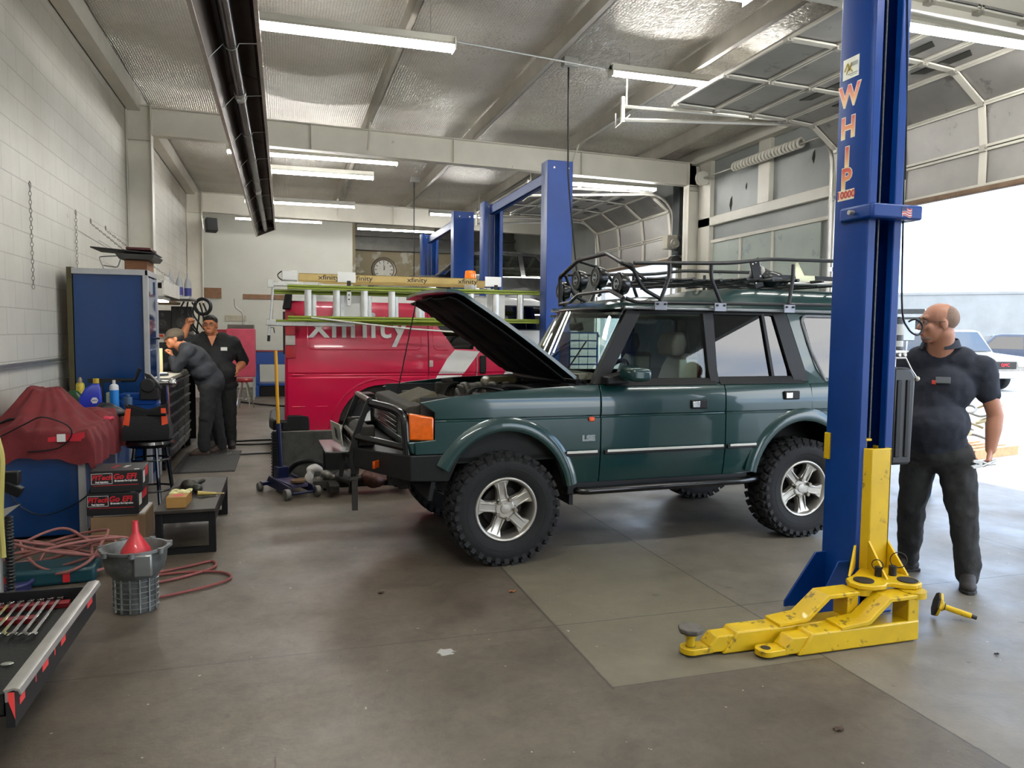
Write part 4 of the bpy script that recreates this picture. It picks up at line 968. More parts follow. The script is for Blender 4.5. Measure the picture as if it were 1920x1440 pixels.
for (a, c, e) in (((-.085, -.1), (-.26, -.25), .17), ((.085, -.16), (.085, -.33), .17), ((-.055, -.17), (-.09, -.36), .17)):
    dx, dy = (c[0]-a[0]), (c[1]-a[1]); L_ = math.hypot(dx, dy); nx, ny = -dy/L_*.006, dx/L_*.006
    b.loft([[(a[0]-nx, a[1]-ny, .30), (c[0]-nx, c[1]-ny, .30), (a[0]-nx, a[1]-ny, .30+e)], [(a[0]+nx, a[1]+ny, .30), (c[0]+nx, c[1]+ny, .30), (a[0]+nx, a[1]+ny, .30+e)]])
pieces(b, 'web_plate', M_yel, car_)
b = MB(); disc(-.235, -.335, .055, .30, .306); disc(.01, -.40, .055, .30, .306); pieces(b, 'pivot_pin', M_dkst, car_)
b = MB(); b.cyl((-.09, -.29, .3), (-.09, -.29, .355), .022, n=12); b.cyl((.0, -.30, .3), (.0, -.30, .355), .022, n=12); b.torus((.03, -.31, .39), (.6, 1, 0), .045, .003, 24, 6); b.torus((-.11, -.30, .37), (1, .6, 0), .03, .003, 24, 6); b.obj('arm_lock', M_dkst, car_)
# swing arms: own things resting on the floor
def arm(lab, px, py, xr, xl, yc, pad):
    """xr right end of the box, xl left end; pivot near px,py"""
    w_ = .062
    X_ = lambda v: v-px; y0, y1 = yc-w_-py, yc+w_-py
    b = MB(); b.prism([(X_(xr), .005), (X_(xr), .118), (X_(xl)+.085, .118), (X_(xl), .005)], 'Y', y0, y1); t = b.obj('lift_arm', M_yel, lp, bevel=.010, seg=3, loc=(px-3.36, py-3.73, 0)); t['label'] = lab
    b = MB(); b.prism([(X_(xl)+.10, .015), (X_(xl)+.09, .10), (X_(xl)-.03, .10), (X_(xl)-.075, .05), (X_(xl)-.075, .015)], 'Y', y0+.012, y1-.012); b.obj('inner_tube', M_yel, t, bevel=.006)
    b = MB(); cx = X_(xl)-.16; cy = yc-py
    ring = [(cx+.055*math.cos(R(a)), cy+.055*math.sin(R(a))) for a in range(70, 291, 20)]+[(X_(xl)-.05, cy-.048), (X_(xl)-.05, cy+.048)]
    b.prism(ring, 'Z', .012, .045); b.obj('eye_plate', M_yel, t, bevel=.004)
    b = MB(); b.cyl((cx, cy, .0455), (cx, cy, .047), .026, n=20); b.obj('eye_bore', M_dkst, t)
    # gooseneck plate
    g = [(X_(xr)-.52, .135), (X_(xr)-.35, .15), (X_(xr)-.21, .262), (X_(xr)-.0, .264), (X_(xr)+.0, .24), (X_(xr)-.195, .238), (X_(xr)-.33, .128), (X_(xr)-.52, .113)]
    b = MB(); b.prism(g, 'Y', y0-.004, y1+.004); b.box(X_(xr)-.40, X_(xr)-.33, y0+.01, y1-.01, .115, .135)
    b.obj('gooseneck', M_yel, t, bevel=.005)
    b = MB(); b.box(X_(xr)-.075, X_(xr)-.003, y0+.005, y1-.005, .115, .242); b.obj('end_post', M_yel, t, bevel=.004)
    b = MB(); b.cyl((X_(px-.02), 0, .235), (X_(px-.02), 0, .270), .07, n=24); b.obj('pivot_boss', M_yel, t)
    if pad:
        b = MB(); b.cyl((cx, cy, .047), (cx, cy, .115), .024, n=16); b.cyl((cx, cy, .1), (cx, cy, .115), .034, n=16); b.obj('pad_screw', M_yel, t)
        b = MB(); b.cyl((cx, cy, .115), (cx, cy, .128), .055, .066, n=8); b.cyl((cx, cy, .128), (cx, cy, .148), .068, n=8); b.obj('rubber_pad', mat('worn grey rubber', '#57524b', .8, var=.25, vscale=30), t, bevel=.004)
    return t
arm('yellow swing arm behind, with an octagonal rubber pad at its tip', 3.125, 3.395, 3.05, 2.19, 3.40, True)
arm('yellow swing arm in front, nearest, with an empty eye at its tip', 3.37, 3.27, 3.345, 2.56, 3.272, False)
# power unit on the post
pu = MB(); pu.prism([(.145, .90), (.29, .90), (.30, .92), (.31, 1.44), (.275, 1.49), (.145, 1.50)], 'Y', -.10, .08)
tk = pu.obj('oil_tank', mat('moulded black tank', '#1b1d1e', .35, var=.15), lp, bevel=.018, seg=3)
b = MB(); b.box(.165, .20, -.108, -.098, .95, 1.42); b.box(.235, .265, -.108, -.098, .95, 1.42); b.obj('tank_rib', M_black, tk, bevel=.006)
b = MB(); b.cyl((.20, -.02, 1.60), (.20, -.02, 1.79), .055, n=24); b.cyl((.20, -.02, 1.79), (.20, -.02, 1.80), .04); mo = b.obj('motor', mat('black motor', '#191a1c', .4), lp, bevel=.006)
b = MB()
for z0, z1 in ((1.62, 1.655), (1.69, 1.755)): b.loft([[(.20+.0565*math.cos(R(a)), -.02+.0565*math.sin(R(a)), z) for a in range(205, 336, 13)] + [(.20+.055*math.cos(R(a)), -.02+.055*math.sin(R(a)), z) for a in range(335, 204, -13)] for z in (z0, z1)])
b.obj('rating_label', mat('label paper', '#c9c9c0', .5), mo)
b = MB(); b.box(.15, .25, -.08, .04, 1.545, 1.60); b.cyl((.18, -.08, 1.57), (.18, -.1, 1.57), .014); b.cyl((.22, -.08, 1.57), (.22, -.1, 1.57), .014); b.cyl((.20, -.02, 1.49), (.20, -.02, 1.55), .022); b.obj('valve_block', M_alloy, lp, bevel=.005)
b = MB(); b.tube([(.25, -.06, 1.57), (.29, -.08, 1.48), (.325, -.09, 1.43)], .005, 6); b.ball((.325, -.09, 1.425), .016); b.obj('release_lever', M_alloy, lp)
b = MB(); b.box(.255, .34, -.03, .05, 1.66, 1.78); b.box(.255, .345, -.04, -.03, 1.655, 1.785); b.obj('junction_box', mat('galvanised box', '#9da2a5', .35, .8, var=.12), lp, bevel=.004)
b = MB(); b.tube(smoothline([(.145, -.09, 3.6), (.142, -.1, 2.9), (.15, -.11, 2.3), (.16, -.12, 1.85), (.20, -.13, 1.73), (.27, -.13, 1.69), (.315, -.12, 1.72), (.32, -.11, 1.76), (.28, -.1, 1.785), (.25, -.08, 1.77)]), .0055, 8); b.obj('supply_cable', M_black, lp)
b = MB(); b.tube(smoothline([(.06, -.133, 4.1), (.1, -.133, 3.4), (.142, -.12, 2.6)]), .004, 6); b.obj('safety_cable', M_black, lp)
# far lifts
def far_lift(lab, xa, ya, yb, xw, arms):
    T_ = thing('two_post_lift', lab, 'car lift', (xa, (ya+yb)/2, 0)); yc = (ya+yb)/2
    for y0, front in ((ya, 1), (yb, -1)):
        t, w, d = post('post', None, xa-xw/2, xa+xw/2, y0-.15, y0+.15, 4.1, front)
        col = [c for c in t.children][0]; col.parent = T_; col.name = 'lift_post'; col.location = (0, y0-yc, 0); bpy.data.objects.remove(t); t = col
        b = MB(); b.box(-w-.12, w+.12, -d-.05, d+.05, 0, .015); b.obj('base_plate', M_lift, t)
        s = -1 if front < 0 else 1
        for x in (-.04, .05): b = MB(); b.tube([(x, s*.03, 1.9), (x, s*.03, 4.05)], .006, 6); b.obj('lift_cable', M_cable, t)
        b = MB(); b.box(-.1, .1, s*.02 if s > 0 else -.16, .16 if s > 0 else -.02, .25, 1.1); b.obj('carriage', M_lift, t, bevel=.006)
        for x in (-.09, .12): b = MB(); b.cyl((x, -d-.004, 4.0), (x, -d, 4.0), .014); b.obj('bolt', M_alloy, t)
    b = MB(); x = -.06; q = (yb-ya)/2-.15; b.box(x-.015, x+.015, -q, q, 3.86, 4.02); b.box(x-.015, x+.09, -q, q, 3.86, 3.875); b.box(x-.015, x+.09, -q, q, 4.005, 4.02); b.obj('crossbeam', M_lift, T_, bevel=.004)
    if arms:
        for s in (-1, 1):
            b = MB(); b.box(-.1, .1, *sorted((s*1.65, s*1.45)), 1.84, 1.93); c = b.obj('arm_carriage', M_yel, T_, bevel=.006)
            for dx in (-.65, .85):
                b = MB(); b.loft([[(0, s*1.5, z), (.08, s*1.5, z), (dx+.04, s*.52, z), (dx-.04, s*.52, z)] for z in (1.86, 1.93)]); b.cyl((dx, s*.55, 1.93), (dx, s*.55, 1.995), .05); b.obj('swing_arm', M_yel, c, bevel=.004)
    return T_
far_lift('blue two-post lift around the red van, its near post right behind the green car', 3.74, 10.2, 13.7, .38, False)
far_lift('farthest blue two-post lift, holding up the raised black car', 3.48, 15.0, 18.6, .42, True)
# hanging reel cords
for x, y, z0, z1, lb in ((3.42, 8.95, 2.0, 5.0, 'black cord hanging from the roof in front of the blue post'), (2.75, 16.5, 2.9, 4.95, 'black cord hanging from the roof beside the wall clock')):
    b = MB(); b.tube(smoothline([(x, y, z1), (x+.01, y, (z0+z1)/2+.4), (x+.03, y, (z0+z1)/2), (x+.16, y, z0+.4), (x+.24, y, z0)]) if z0 < 2.5 else [(x, y, z1), (x, y, z0)], .011, 8); tag(b.obj('drop_cord', M_black), lb, 'cable')
    b = MB(); b.box(x-.08, x+.12, y-.06, y+.06, z1-.02, z1+.1); tag(b.obj('cord_box', M_rail, bevel=.01), 'small metal box at the roof end of the '+lb.split(' hanging')[0]+(' by the post' if z0 < 2.5 else ' by the clock'), 'junction box')
# loose adapter on the floor
ad = thing('lift_adapter', 'yellow screw pad adapter lying on the floor in front of the standing man', 'lift adapter', (3.80, 3.42, 0))
ax = Vector((.19, -.15, -.062)); c0 = Vector((-.06, .03, .078)); dd_ = ax.normalized()
b = MB(); b.cyl(c0, c0+dd_*.02, .03, n=16); b.cyl(c0+dd_*.02, c0+dd_*.17, .017, n=16); b.obj('stem', M_yel, ad)
b = MB(); b.cyl(c0+dd_*.17, c0+dd_*.2, .012, n=16); b.cyl(c0+dd_*.018, c0+dd_*.028, .022, n=16); b.obj('thread', M_dkst, ad)
b = MB(); b.cyl(c0-dd_*.014, c0, .074, n=8); b.obj('flange', M_yel, ad, bevel=.003); b = MB(); b.cyl(c0-dd_*.026, c0-dd_*.014, .074, n=8); b.obj('pad', M_dkst, ad, bevel=.003)
# ================================================================ RED VAN
M_red = mat('crimson wrap', '#c10a3e', .3, .05, var=.04, vscale=1.2, coat=.6)
M_vwhite = mat('van white', '#d8d8d4', .3, var=.03, coat=.5)
M_logo = mat('white vinyl', '#dcdcd8', .35, var=.03)
van = thing('cargo_van', 'crimson cargo van with white lettering and ladders on its rack, behind the green car', 'van', (0, 10.85, 0))
VS = [(.25, .06), (.42, .02), (.6, .0), (1.02, .0), (1.04, .012), (1.08, .012), (1.10, .0), (1.25, .005), (1.5, .035), (1.95, .115), (2.1, .15), (2.22, .24)]
def vy(x, z):
    y = lerp(VS, z)
    if x < .16: y += (.16-x)**2*5
    return y
VZ = (.42, .6, 1.02, 1.04, 1.08, 1.10, 1.25, 1.38, 1.5, 1.7, 1.95, 2.1)
arch_v = [(1.36+.64*math.cos(R(a)), .28+.64*math.sin(R(a))) for a in range(0, 181, 10)]
arch_f = [(4.72+.5*math.cos(R(a)), .28+.54*math.sin(R(a))) for a in range(0, 181, 10)]
for far in (False, True):
    b_ = [(.02, 2.15), (.0, 1.2), (.06, .30)]+[(.74, .28)]+arch_v[::-1]+[(2.30, .28), (2.395, .28), (2.395, 2.16)]
    skin('body_side', [(.05, 2.16), (.05, .34), (.1, .28)]+arch_v[::-1]+[(2.02, .28), (2.02, 2.16)], M_red, van, vy, 2.0, far, .03, VZ, 0)
    skin('sliding_door', [(2.03, 2.16), (2.03, .28), (2.745, .28), (2.745, 2.16)], M_red, van, vy, 2.0, far, .03, VZ, .004)
    skin('cab_side', [(2.755, 2.16), (2.755, .28)]+arch_f[::-1]+[(5.3, .28), (5.42, .55), (5.40, 1.0), (5.3, 1.18), (4.75, 1.30), (4.05, 2.1), (3.9, 2.17)], M_vwhite, van, vy, 2.0, far, .03, VZ, .004)
    skin('wrap_panel', [(2.76, 1.62), (2.76, .28), (4.1, .28), (3.55, .9), (3.1, 1.62)], M_red, van, lambda x, z: vy(x, z)-.0015, 2.0, far, .002, VZ, 0)
    skin('wrap_stripe', [(2.07, .90), (2.42, .90), (2.80, 1.40), (2.42, 1.42), (2.30, 1.29)], M_logo, van, lambda x, z: vy(x, z)-.0025, 2.0, far, .002, VZ, 0)
    skin('wrap_stripe', [(3.10, .90), (3.55, .90), (3.22, 1.15)], M_logo, van, lambda x, z: vy(x, z)-.003, 2.0, far, .002, VZ, 0)
    skin('side_window', [(2.41, 1.44), (2.70, 1.43), (2.71, 1.5), (2.70, 2.0), (2.04, 2.02), (2.04, 1.95)], M_tint, van, lambda x, z: vy(x, z)-.006, 2.0, far, .004, VZ, 0)
    skin('window_backing', [(2.42, 1.45), (2.69, 1.44), (2.69, 1.99), (2.06, 2.0), (2.06, 1.95)], M_dark, van, lambda x, z: vy(x, z)-.001, 2.0, far, .002, VZ, 0)
    skin('cab_window', [(3.12, 1.72), (3.08, 2.1), (3.8, 2.1), (4.15, 1.72)], M_dark, van, lambda x, z: vy(x, z)-.003, 2.0, far, .004, VZ, 0)
    skin('cab_glass', [(3.14, 1.74), (3.1, 2.08), (3.78, 2.08), (4.1, 1.74)], M_tint, van, lambda x, z: vy(x, z)-.008, 2.0, far, .003, VZ, 0)
    # pressed panel outlines and handle
    f0 = (lambda y: 2.0-y) if far else (lambda y: y)
    def L3(pts, r=.006, nm='pressing', m=None):
        b = MB(); b.tube(roundcorners([(x, f0(vy(x, z)-.001), z) for x, z in pts], .08), r, 6); b.obj(nm, m or M_red, van)
    L3([(.32, 2.02), (.32, 1.42), (1.92, 1.42), (1.92, 2.02)]); L3([(2.10, 2.02), (2.10, 1.42), (2.32, 1.42)]); L3([(.1, 1.065), (1.0, 1.06), (1.98, 1.06)], .012); L3([(.1, .62), (.58, .62)], .006); L3([(2.06, 1.06), (2.72, 1.06)], .012)
    L3([(.60, .30)]+[(1.36+.74*math.cos(R(a)), .28+.73*math.sin(R(a))) for a in range(170, 5, -15)], .014)
    b = MB(); x = 2.06; b.box(x-.03, x+.03, *sorted((f0(-.018), f0(.01))), 1.17, 1.27); b.obj('door_handle', mat('beige hinge cover', '#b7a59c', .5), van, bevel=.008)
    b = MB(); b.box(2.79, 2.89, *sorted((f0(-.04), f0(.01))), 1.07, 1.34); b.obj('cab_handle', M_black, van, bevel=.02)
    # tail lamp cluster
    b = MB(); y0 = vy(.05, 1.5)
    for z0, z1, m_ in ((1.30, 1.48, 'r'), (1.48, 1.62, 'w'), (1.62, 1.95, 'r')):
        b2 = MB(); b2.box(.02, .15, *sorted((f0(.035), f0(.09))), z0, z1-.004)
        b2.obj('tail_lamp', mat('red lens', '#b01020', .15, coat=1) if m_ == 'r' else mat('clear lens', '#b9b3a8', .15, coat=1), van, bevel=.006)
b = MB(); vs_ = lambda x, k=0: [(x, .15, 2.10), (x, .17, 2.15), (x, .24, 2.205), (x, .42, 2.245-k), (x, 1.0, 2.27-k), (x, 1.58, 2.245-k), (x, 1.76, 2.205), (x, 1.83, 2.15), (x, 1.85, 2.10)]
b.loft([vs_(.03, .06), vs_(.12), vs_(3.7), [(4.1, y, z-.12) for _, y, z in vs_(0)]]); b.obj('van_roof', M_vwhite, van, smooth=50)
b = MB(); b.sheet(lambda u, v: (4.72-.66*v, .14+.04*v+u*(1.72-.08*v), 1.31+.80*v), 8, 4, .02); b.obj('van_windscreen', M_tint, van)
b = MB(); b.loft([[(4.6, .12, 1.33), (4.6, 1.88, 1.33), (4.6, 1.88, 1.0), (4.6, .12, 1.0)], [(5.3, .12, 1.17), (5.3, 1.88, 1.17), (5.3, 1.88, .9), (5.3, .12, .9)], [(5.42, .16, .98), (5.42, 1.84, .98), (5.42, 1.84, .5), (5.42, .16, .5)]]); b.obj('van_bonnet', M_vwhite, van, bevel=.03)
b = MB(); b.box(5.36, 5.55, .04, 1.96, .35, .6); b.obj('van_front_bumper', M_chrome, van, bevel=.03)
b = MB(); b.loft([[(.06, .10, .34), (.06, 1.9, .34), (.06, 1.84, 2.12), (.06, .16, 2.12)], [(.0, .14, .36), (.0, 1.86, .36), (.02, 1.80, 2.08), (.02, .20, 2.08)]]); b.obj('rear_door', M_red, van, bevel=.02)
b = MB(); b.box(-.012, .02, .25, .95, 1.35, 1.95); b.box(-.012, .02, 1.05, 1.75, 1.35, 1.95); b.obj('rear_window', M_tint, van)
b = MB(); b.loft([[(-.02, .14, 1.98), (.10, .10, 1.98), (.10, .3, 1.98), (-.02, .3, 1.98)], [(.02, .16, 2.2), (.12, .14, 2.2), (.12, .3, 2.2), (.02, .3, 2.2)]]); b.obj('door_hinge_cover', M_black, van, bevel=.02)
b = MB(); b.prism([(-.02, .02), (-.16, .12), (-.22, .5), (-.22, 1.5), (-.16, 1.88), (-.02, 1.98), (.06, 1.98), (.06, .02)], 'Z', .27, .43); b.obj('rear_bumper', M_black, van, bevel=.03)
b = MB(); b.prism([(.02, .02), (.33, .02), (.33, .06), (.06, .1)], 'Z', .28, .50) ; b.obj('bumper_end', M_black, van, bevel=.015)
for x, f in ((1.30, 0), (1.30, 1), (4.72, 0), (4.72, 1)):
    y0, y1, s = (.05, .30, -1) if not f else (1.95, 1.7, 1)
    b = MB(); b.lathe([(.2, 0), (.34, 0), (.375, .03), (.385, .07), (.385, .18), (.375, .22), (.34, .25), (.2, .25)], (x, y0, .385), (0, -s, 0), 40, caps=False)
    t_ = b.obj('van_wheel', M_rub, van); b = MB(); b.lathe([(0, .0), (.05, .0), (.06, .03), (.17, .05), (.205, .02), (.215, .0), (.215, .2)], (x, y0, .385), (0, -s, 0), 32); b.obj('van_rim', M_vwhite, t_)
b = MB(); b.box(.4, 5.0, .45, 1.55, .3, .45); b.box(.7, 2.15, .12, .5, .4, 1.0); b.box(.7, 2.15, 1.5, 1.88, .4, 1.0); b.obj('underbody', M_dkst, van)
# big lettering on the flank
tx = text('xfinity', .56, M_logo, van, 'lettering', (1.03, .055, 1.76), (R(90-8), 0, 0), .004, .004, 1.0)
w_ = tx.dimensions.x or 1.5; tx.scale.x = 1.42/max(w_, .1)
# side ladder rack
M_alu = mat('bare aluminium', '#b9bab5', .35, .65, var=.12, vscale=12)
br = MB(); 
for x in (.5, 2.9): br.box(x-.03, x+.03, .3, 2.1, 2.29, 2.34); br.box(x-.02, x+.02, .0, .35, 2.27, 2.31)
rack = br.obj('ladder_rack', M_alu, van, bevel=.004); rack.location = (0, -.40, 0)
b = MB(); b.box(-.2, .25, -.03, .03, 2.27, 2.33); b.box(-.2, -.12, -.04, .04, 2.25, 2.36); b.obj('top_arm', M_alu, rack, bevel=.006)
b = MB(); b.box(-.2, .92, -.03, .01, 1.745, 1.80); b.box(-.22, -.1, -.05, .02, 1.75, 1.83); b.obj('lower_arm', M_alu, rack, bevel=.006)
b = MB(); b.tube([(-.13, .0, 2.27), (-.165, .0, 1.85), (-.19, .0, 1.62)], .016, 8); b.obj('swing_link', M_alu, rack)
b = MB(); b.cyl((-.19, 0, 1.62), (-.195, 0, 1.54), .02, n=10); b.tube([(-.17, 0, 1.72), (-.13, -.02, 1.72), (-.12, -.02, 1.65)], .006, 6); b.obj('grip', M_black, rack)
for x0 in (.70, 2.76):
    b = MB(); b.box(x0, x0+.24, -.02, -.008, 2.34, 2.48); b.box(x0+.04, x0+.32, .06, .07, 1.86, 2.24); b.obj('white_plate', M_vwhite, rack, bevel=.003)
    b = MB(); b.box(x0+.12, x0+.17, -.09, -.07, 2.22, 2.36); b.obj('strap', M_black, rack, bevel=.004)
    b = MB(); b.box(x0+.115, x0+.175, -.095, -.08, 2.02, 2.22); q = b.obj('clamp_bracket', M_alu, rack, bevel=.01)
    b = MB(); b.cyl((x0+.145, -.097, 2.17), (x0+.145, -.094, 2.17), .012); b.cyl((x0+.145, -.097, 2.11), (x0+.145, -.094, 2.11), .012); b.obj('clamp_hole', M_ink, rack)
# green extension ladder stowed on edge
M_lad = mat('lime fibreglass', '#7b8a20', .5, var=.1, vscale=6, col2='#6b7a20', thr=.7)
def ladder(lab, x0, x1, y, zb, zt, rm, flip=0, rungs=10, rh=.085, wr=.045, step=.365, off=.28):
    t = thing('ladder', lab, 'ladder', (x0, y, zb)); H_ = zt-zb; Lx = x1-x0
    for z in (0, H_):
        b = MB(); b.box(0, Lx, -.04, .04, z-.008, z+.008); b.box(0, Lx, -.04, -.03, z-.03, z+.03); b.box(0, Lx, .03, .04, z-.03, z+.03); b.obj('rail', rm, t, bevel=.003)
    for k in range(rungs):
        x = off+step*k
        if x > Lx-.05: break
        b = MB(); b.prism([(x-wr, -.018), (x-wr*.3, -.03), (x+wr*.3, -.03), (x+wr, -.018), (x+wr, .018), (x-wr, .018)], 'Z', .008, H_-.008); b.obj('rung', M_alu, t, bevel=.003)
    return t
ladder('lime green ladder stowed upright along the van side, outer one with rungs in view', .05, 3.55, 10.37, 1.85, 2.26, M_lad, step=.37, off=.26)
ladder('second lime green ladder section tucked behind and below the outer one', -.12, 2.2, 10.53, 1.80, 2.20, M_lad, step=.37, off=.5, rungs=5)
b = MB(); b.tube(smoothline([(.35, 10.33, 1.86), (.9, 10.30, 1.80), (1.6, 10.3, 1.73), (2.4, 10.3, 1.68)]), .011, 8); tag(b.obj('rope', mat('white rope', '#cfccc4', .8, var=.2, vscale=60)), 'white rope hanging in a slack line below the lime green ladders', 'rope')
# tan ladders flat on the roof, printed
M_tanl = mat('tan fibreglass', '#c0a562', .5, var=.1, vscale=5)
def tanladder(lab, x0, x1, y0, z0, prints):
    t = thing('roof_ladder', lab, 'ladder', (x0, y0, z0))
    for y in (0, .42): b = MB(); b.box(0, x1-x0, y-.012, y+.012, 0, .10); b.box(0, x1-x0, y-.012, y+.03, .09, .10); b.obj('rail', M_tanl, t, bevel=.003)
    k = .3
    while k < x1-x0-.1: b = MB(); b.cyl((k, 0, .05), (k, .42, .05), .016, n=10); b.obj('rung', M_alu, t); k += .305
    for x in prints: q = text('xfinity', .10, M_ink, t, 'lettering', (x, -.0135, .045), (R(90), 0, 0), .0006, .001, 1.25)
    return t
tanladder('tan fibreglass ladder nearest on the van roof, printed xfinity', .22, 2.92, 11.55, 2.43, (.43, .92, 1.75, 2.55))
tanladder('tan fibreglass ladder behind on the van roof, shorter', .55, 3.3, 12.1, 2.44, ())
b = MB(); b.box(1.57, 2.1, 11.533, 11.536, 2.455, 2.515); b.box(2.5, 2.75, 11.533, 11.536, 2.455, 2.515); tag(b.obj('warning_labels', M_halo), 'cream warning labels stuck on the nearest tan roof ladder', 'label') if False else None
b = MB(); b.box(-.12+.1, .20, 11.5, 12.0, 2.42, 2.56); tag(b.obj('junction_box', M_vwhite, bevel=.012), 'white box with looped cables at the back end of the van roof ladders', 'box')
b = MB(); [b.tube([(.0+.0*k, 11.55+.03*k, 2.44+.1*math.sin(pi*i/6)) if 0 else (-.02-.06*math.sin(pi*i/6), 11.5+.04*k, 2.42+.13*i/6) for i in range(7)], .007, 6) for k in range(3)]
tag(b.obj('cable_loops', M_black), 'black cable loops on the white box at the back of the roof ladders', 'cable')
am = thing('beacon', 'amber warning beacon on the van roof', 'beacon', (2.9, 11.9, 2.54)); b = MB(); b.lathe([(.09, 0), (.095, .02), (.085, .13), (.07, .14), (0, .14)], (0, 0, 0), (0, 0, 1), 24); b.obj('lens', mat('amber dome', '#e0780f', .15, coat=1, emit='#ff7a10', estr=.25), am); b = MB(); b.lathe([(.0, -.22), (.1, -.2), (.1, 0), (0, 0)], (0, 0, 0), (0, 0, 1), 24); b.obj('base', M_vwhite, am)

# ================================================================ BLACK CAR RAISED ON THE FAR LIFT
bc = thing('raised_car', 'black car raised high on the far lift, nose towards the clock', 'car', (0, 15.75, 0))
M_bk = mat('black car paint', '#0b0d10', .2, var=.1, coat=1.)
def by(x, z): return lerp([(1.9, .06), (2.1, .01), (2.55, .0), (2.9, .03), (3.42, .16)], z)
BZ = (2.1, 2.3, 2.55, 2.7, 2.88, 3.1, 3.3)
for far in (False, True):
    ar1 = [(2.55+.40*math.cos(R(a)), 2.05+.40*math.sin(R(a))) for a in range(180, -1, -15)]; ar2 = [(5.25+.40*math.cos(R(a)), 2.05+.40*math.sin(R(a))) for a in range(180, -1, -15)]
    skin('car_side', [(1.72, 2.1)]+ar1+ar2+[(6.1, 2.1), (6.15, 2.55), (6.05, 2.88), (3.35, 2.90), (2.6, 2.86), (1.85, 2.72), (1.68, 2.45)], M_bk, bc, by, 1.75, far, .03, BZ, 0)
    skin('window_frame', [(3.30, 2.88), (3.90, 3.40), (4.1, 3.44), (5.5, 3.42), (6.0, 2.88), (5.75, 2.88), (5.35, 3.36), (5.05, 3.37), (5.1, 2.88), (5.0, 2.88), (4.94, 3.37), (4.36, 3.37), (4.36, 2.88), (4.26, 2.88), (4.26, 3.37), (3.98, 3.36), (3.45, 2.88)], M_bk, bc, by, 1.75, far, .04, BZ, 0)
    skin('car_window', [(3.45, 2.89), (3.98, 3.36), (5.35, 3.36), (5.75, 2.89)], m_glass('smoky glass', (.45, .5, .47, 1), refl=2) if not far else M_glass, bc, lambda x, z: by(x, z)+.02, 1.75, far, .005, BZ, 0)
    f0 = (lambda y: 1.75-y) if far else (lambda y: y)
    b = MB(); b.box(1.95, 5.9, *sorted((f0(-.008), f0(.01))), 2.55, 2.575); b.obj('trim_strip', M_chrome, bc)
    b = MB(); b.loft([[(3.5, f0(-.16), 2.92), (3.5, f0(-.16), 3.05), (3.5, f0(.02), 3.0), (3.5, f0(.02), 2.92)], [(3.62, f0(-.14), 2.93), (3.62, f0(-.14), 3.03), (3.62, f0(.02), 2.98), (3.62, f0(.02), 2.93)]]); b.obj('side_mirror', M_bk, bc, bevel=.02)
    for x in (2.55, 5.25):
        b = MB(); b.lathe([(0, .02), (.2, .02), (.22, 0), (.31, 0), (.34, .03), (.34, .19), (.3, .21), (0, .21)], (x, f0(.03), 2.02-.06), (0, -1 if far else 1, 0), 32); b.obj('car_wheel', M_rub, bc)
b = MB(); b.loft([[(3.88, .17, 3.39), (3.88, 1.58, 3.39), (3.88, 1.58, 3.36), (3.88, .17, 3.36)], [(4.15, .17, 3.45), (4.15, 1.58, 3.45), (4.15, 1.58, 3.40), (4.15, .17, 3.40)], [(4.9, .16, 3.47), (4.9, 1.59, 3.47), (4.9, 1.59, 3.42), (4.9, .16, 3.42)], [(5.55, .18, 3.42), (5.55, 1.57, 3.42), (5.55, 1.57, 3.37), (5.55, .18, 3.37)]]); b.obj('car_roof', M_bk, bc, bevel=.01)
b = MB(); b.sheet(lambda u, v: (3.32+.58*v, .08+.09*v+u*(1.59-.18*v), 2.9+.5*v), 6, 4, .01); b.obj('car_windscreen', M_glass, bc)
b = MB(); b.tube([(3.30, .07, 2.9), (3.9, .17, 3.41)], .022, 8); b.tube([(3.30, 1.68, 2.9), (3.9, 1.58, 3.41)], .022, 8); b.obj('windscreen_pillar', M_chrome, bc)
b = MB(); b.sheet(lambda u, v: (1.8+1.6*v, .06+1.63*u, 2.72+.17*v-.01+.02*math.sin(pi*u)), 8, 6, .03); b.box(1.68, 1.78, .08, 1.67, 2.1, 2.72); b.box(6.03, 6.13, .05, 1.7, 2.1, 2.88); b.sheet(lambda u, v: (6.02-.5*v, .06+1.63*u-.0, 2.88+.52*v), 4, 3, .03); b.obj('car_bonnet', M_bk, bc)
b = MB(); b.box(1.9, 6.0, .2, 1.55, 2.02, 2.14); b.box(3.4, 3.9, .1, 1.6, 2.75, 2.9); b.box(4.1, 4.25, .2, 1.5, 2.3, 3.05); b.obj('car_underside', M_dark, bc)
# ================================================================ LEFT SIDE: BENCHES, CABINETS, CLUTTER
M_bblue = mat('blue cabinet enamel', '#043468', .28, var=.06, vscale=1.3, coat=.4)
M_btrim = mat('pale grey metal edge', '#a9abad', .4, .3, var=.08)
M_top = mat('worn grey bench top', '#5f6062', .5, .2, var=.25, vscale=5)
M_redcloth = mat('dark red fender cloth', '#6b2225', .9, var=.18, vscale=7, bump=.4, bscale=160)
M_redlab = mat('bright red lining', '#c02030', .8)
M_orange = mat('orange fabric', '#d8481c', .7)
M_blkfab = mat('black canvas', '#121315', .85, var=.2, bump=.3)
wb_ = thing('workbench', 'blue steel workbench with grey top, end panel facing us', 'workbench', (-1.86, 7.6, 0))
b = MB(); b.box(-.33, .31, -.94, 1.0, .04, .82); b.obj('body', M_bblue, wb_, bevel=.004)
b = MB(); b.box(-.36, .35, -.98, 1.03, .82, .865); b.obj('worktop', M_top, wb_, bevel=.006)
for y in (-.955, .2, .96):
    b = MB(); b.box(.285, .335, y-.02, y+.02, 0, .82); b.obj('corner_post', M_btrim, wb_, bevel=.004)
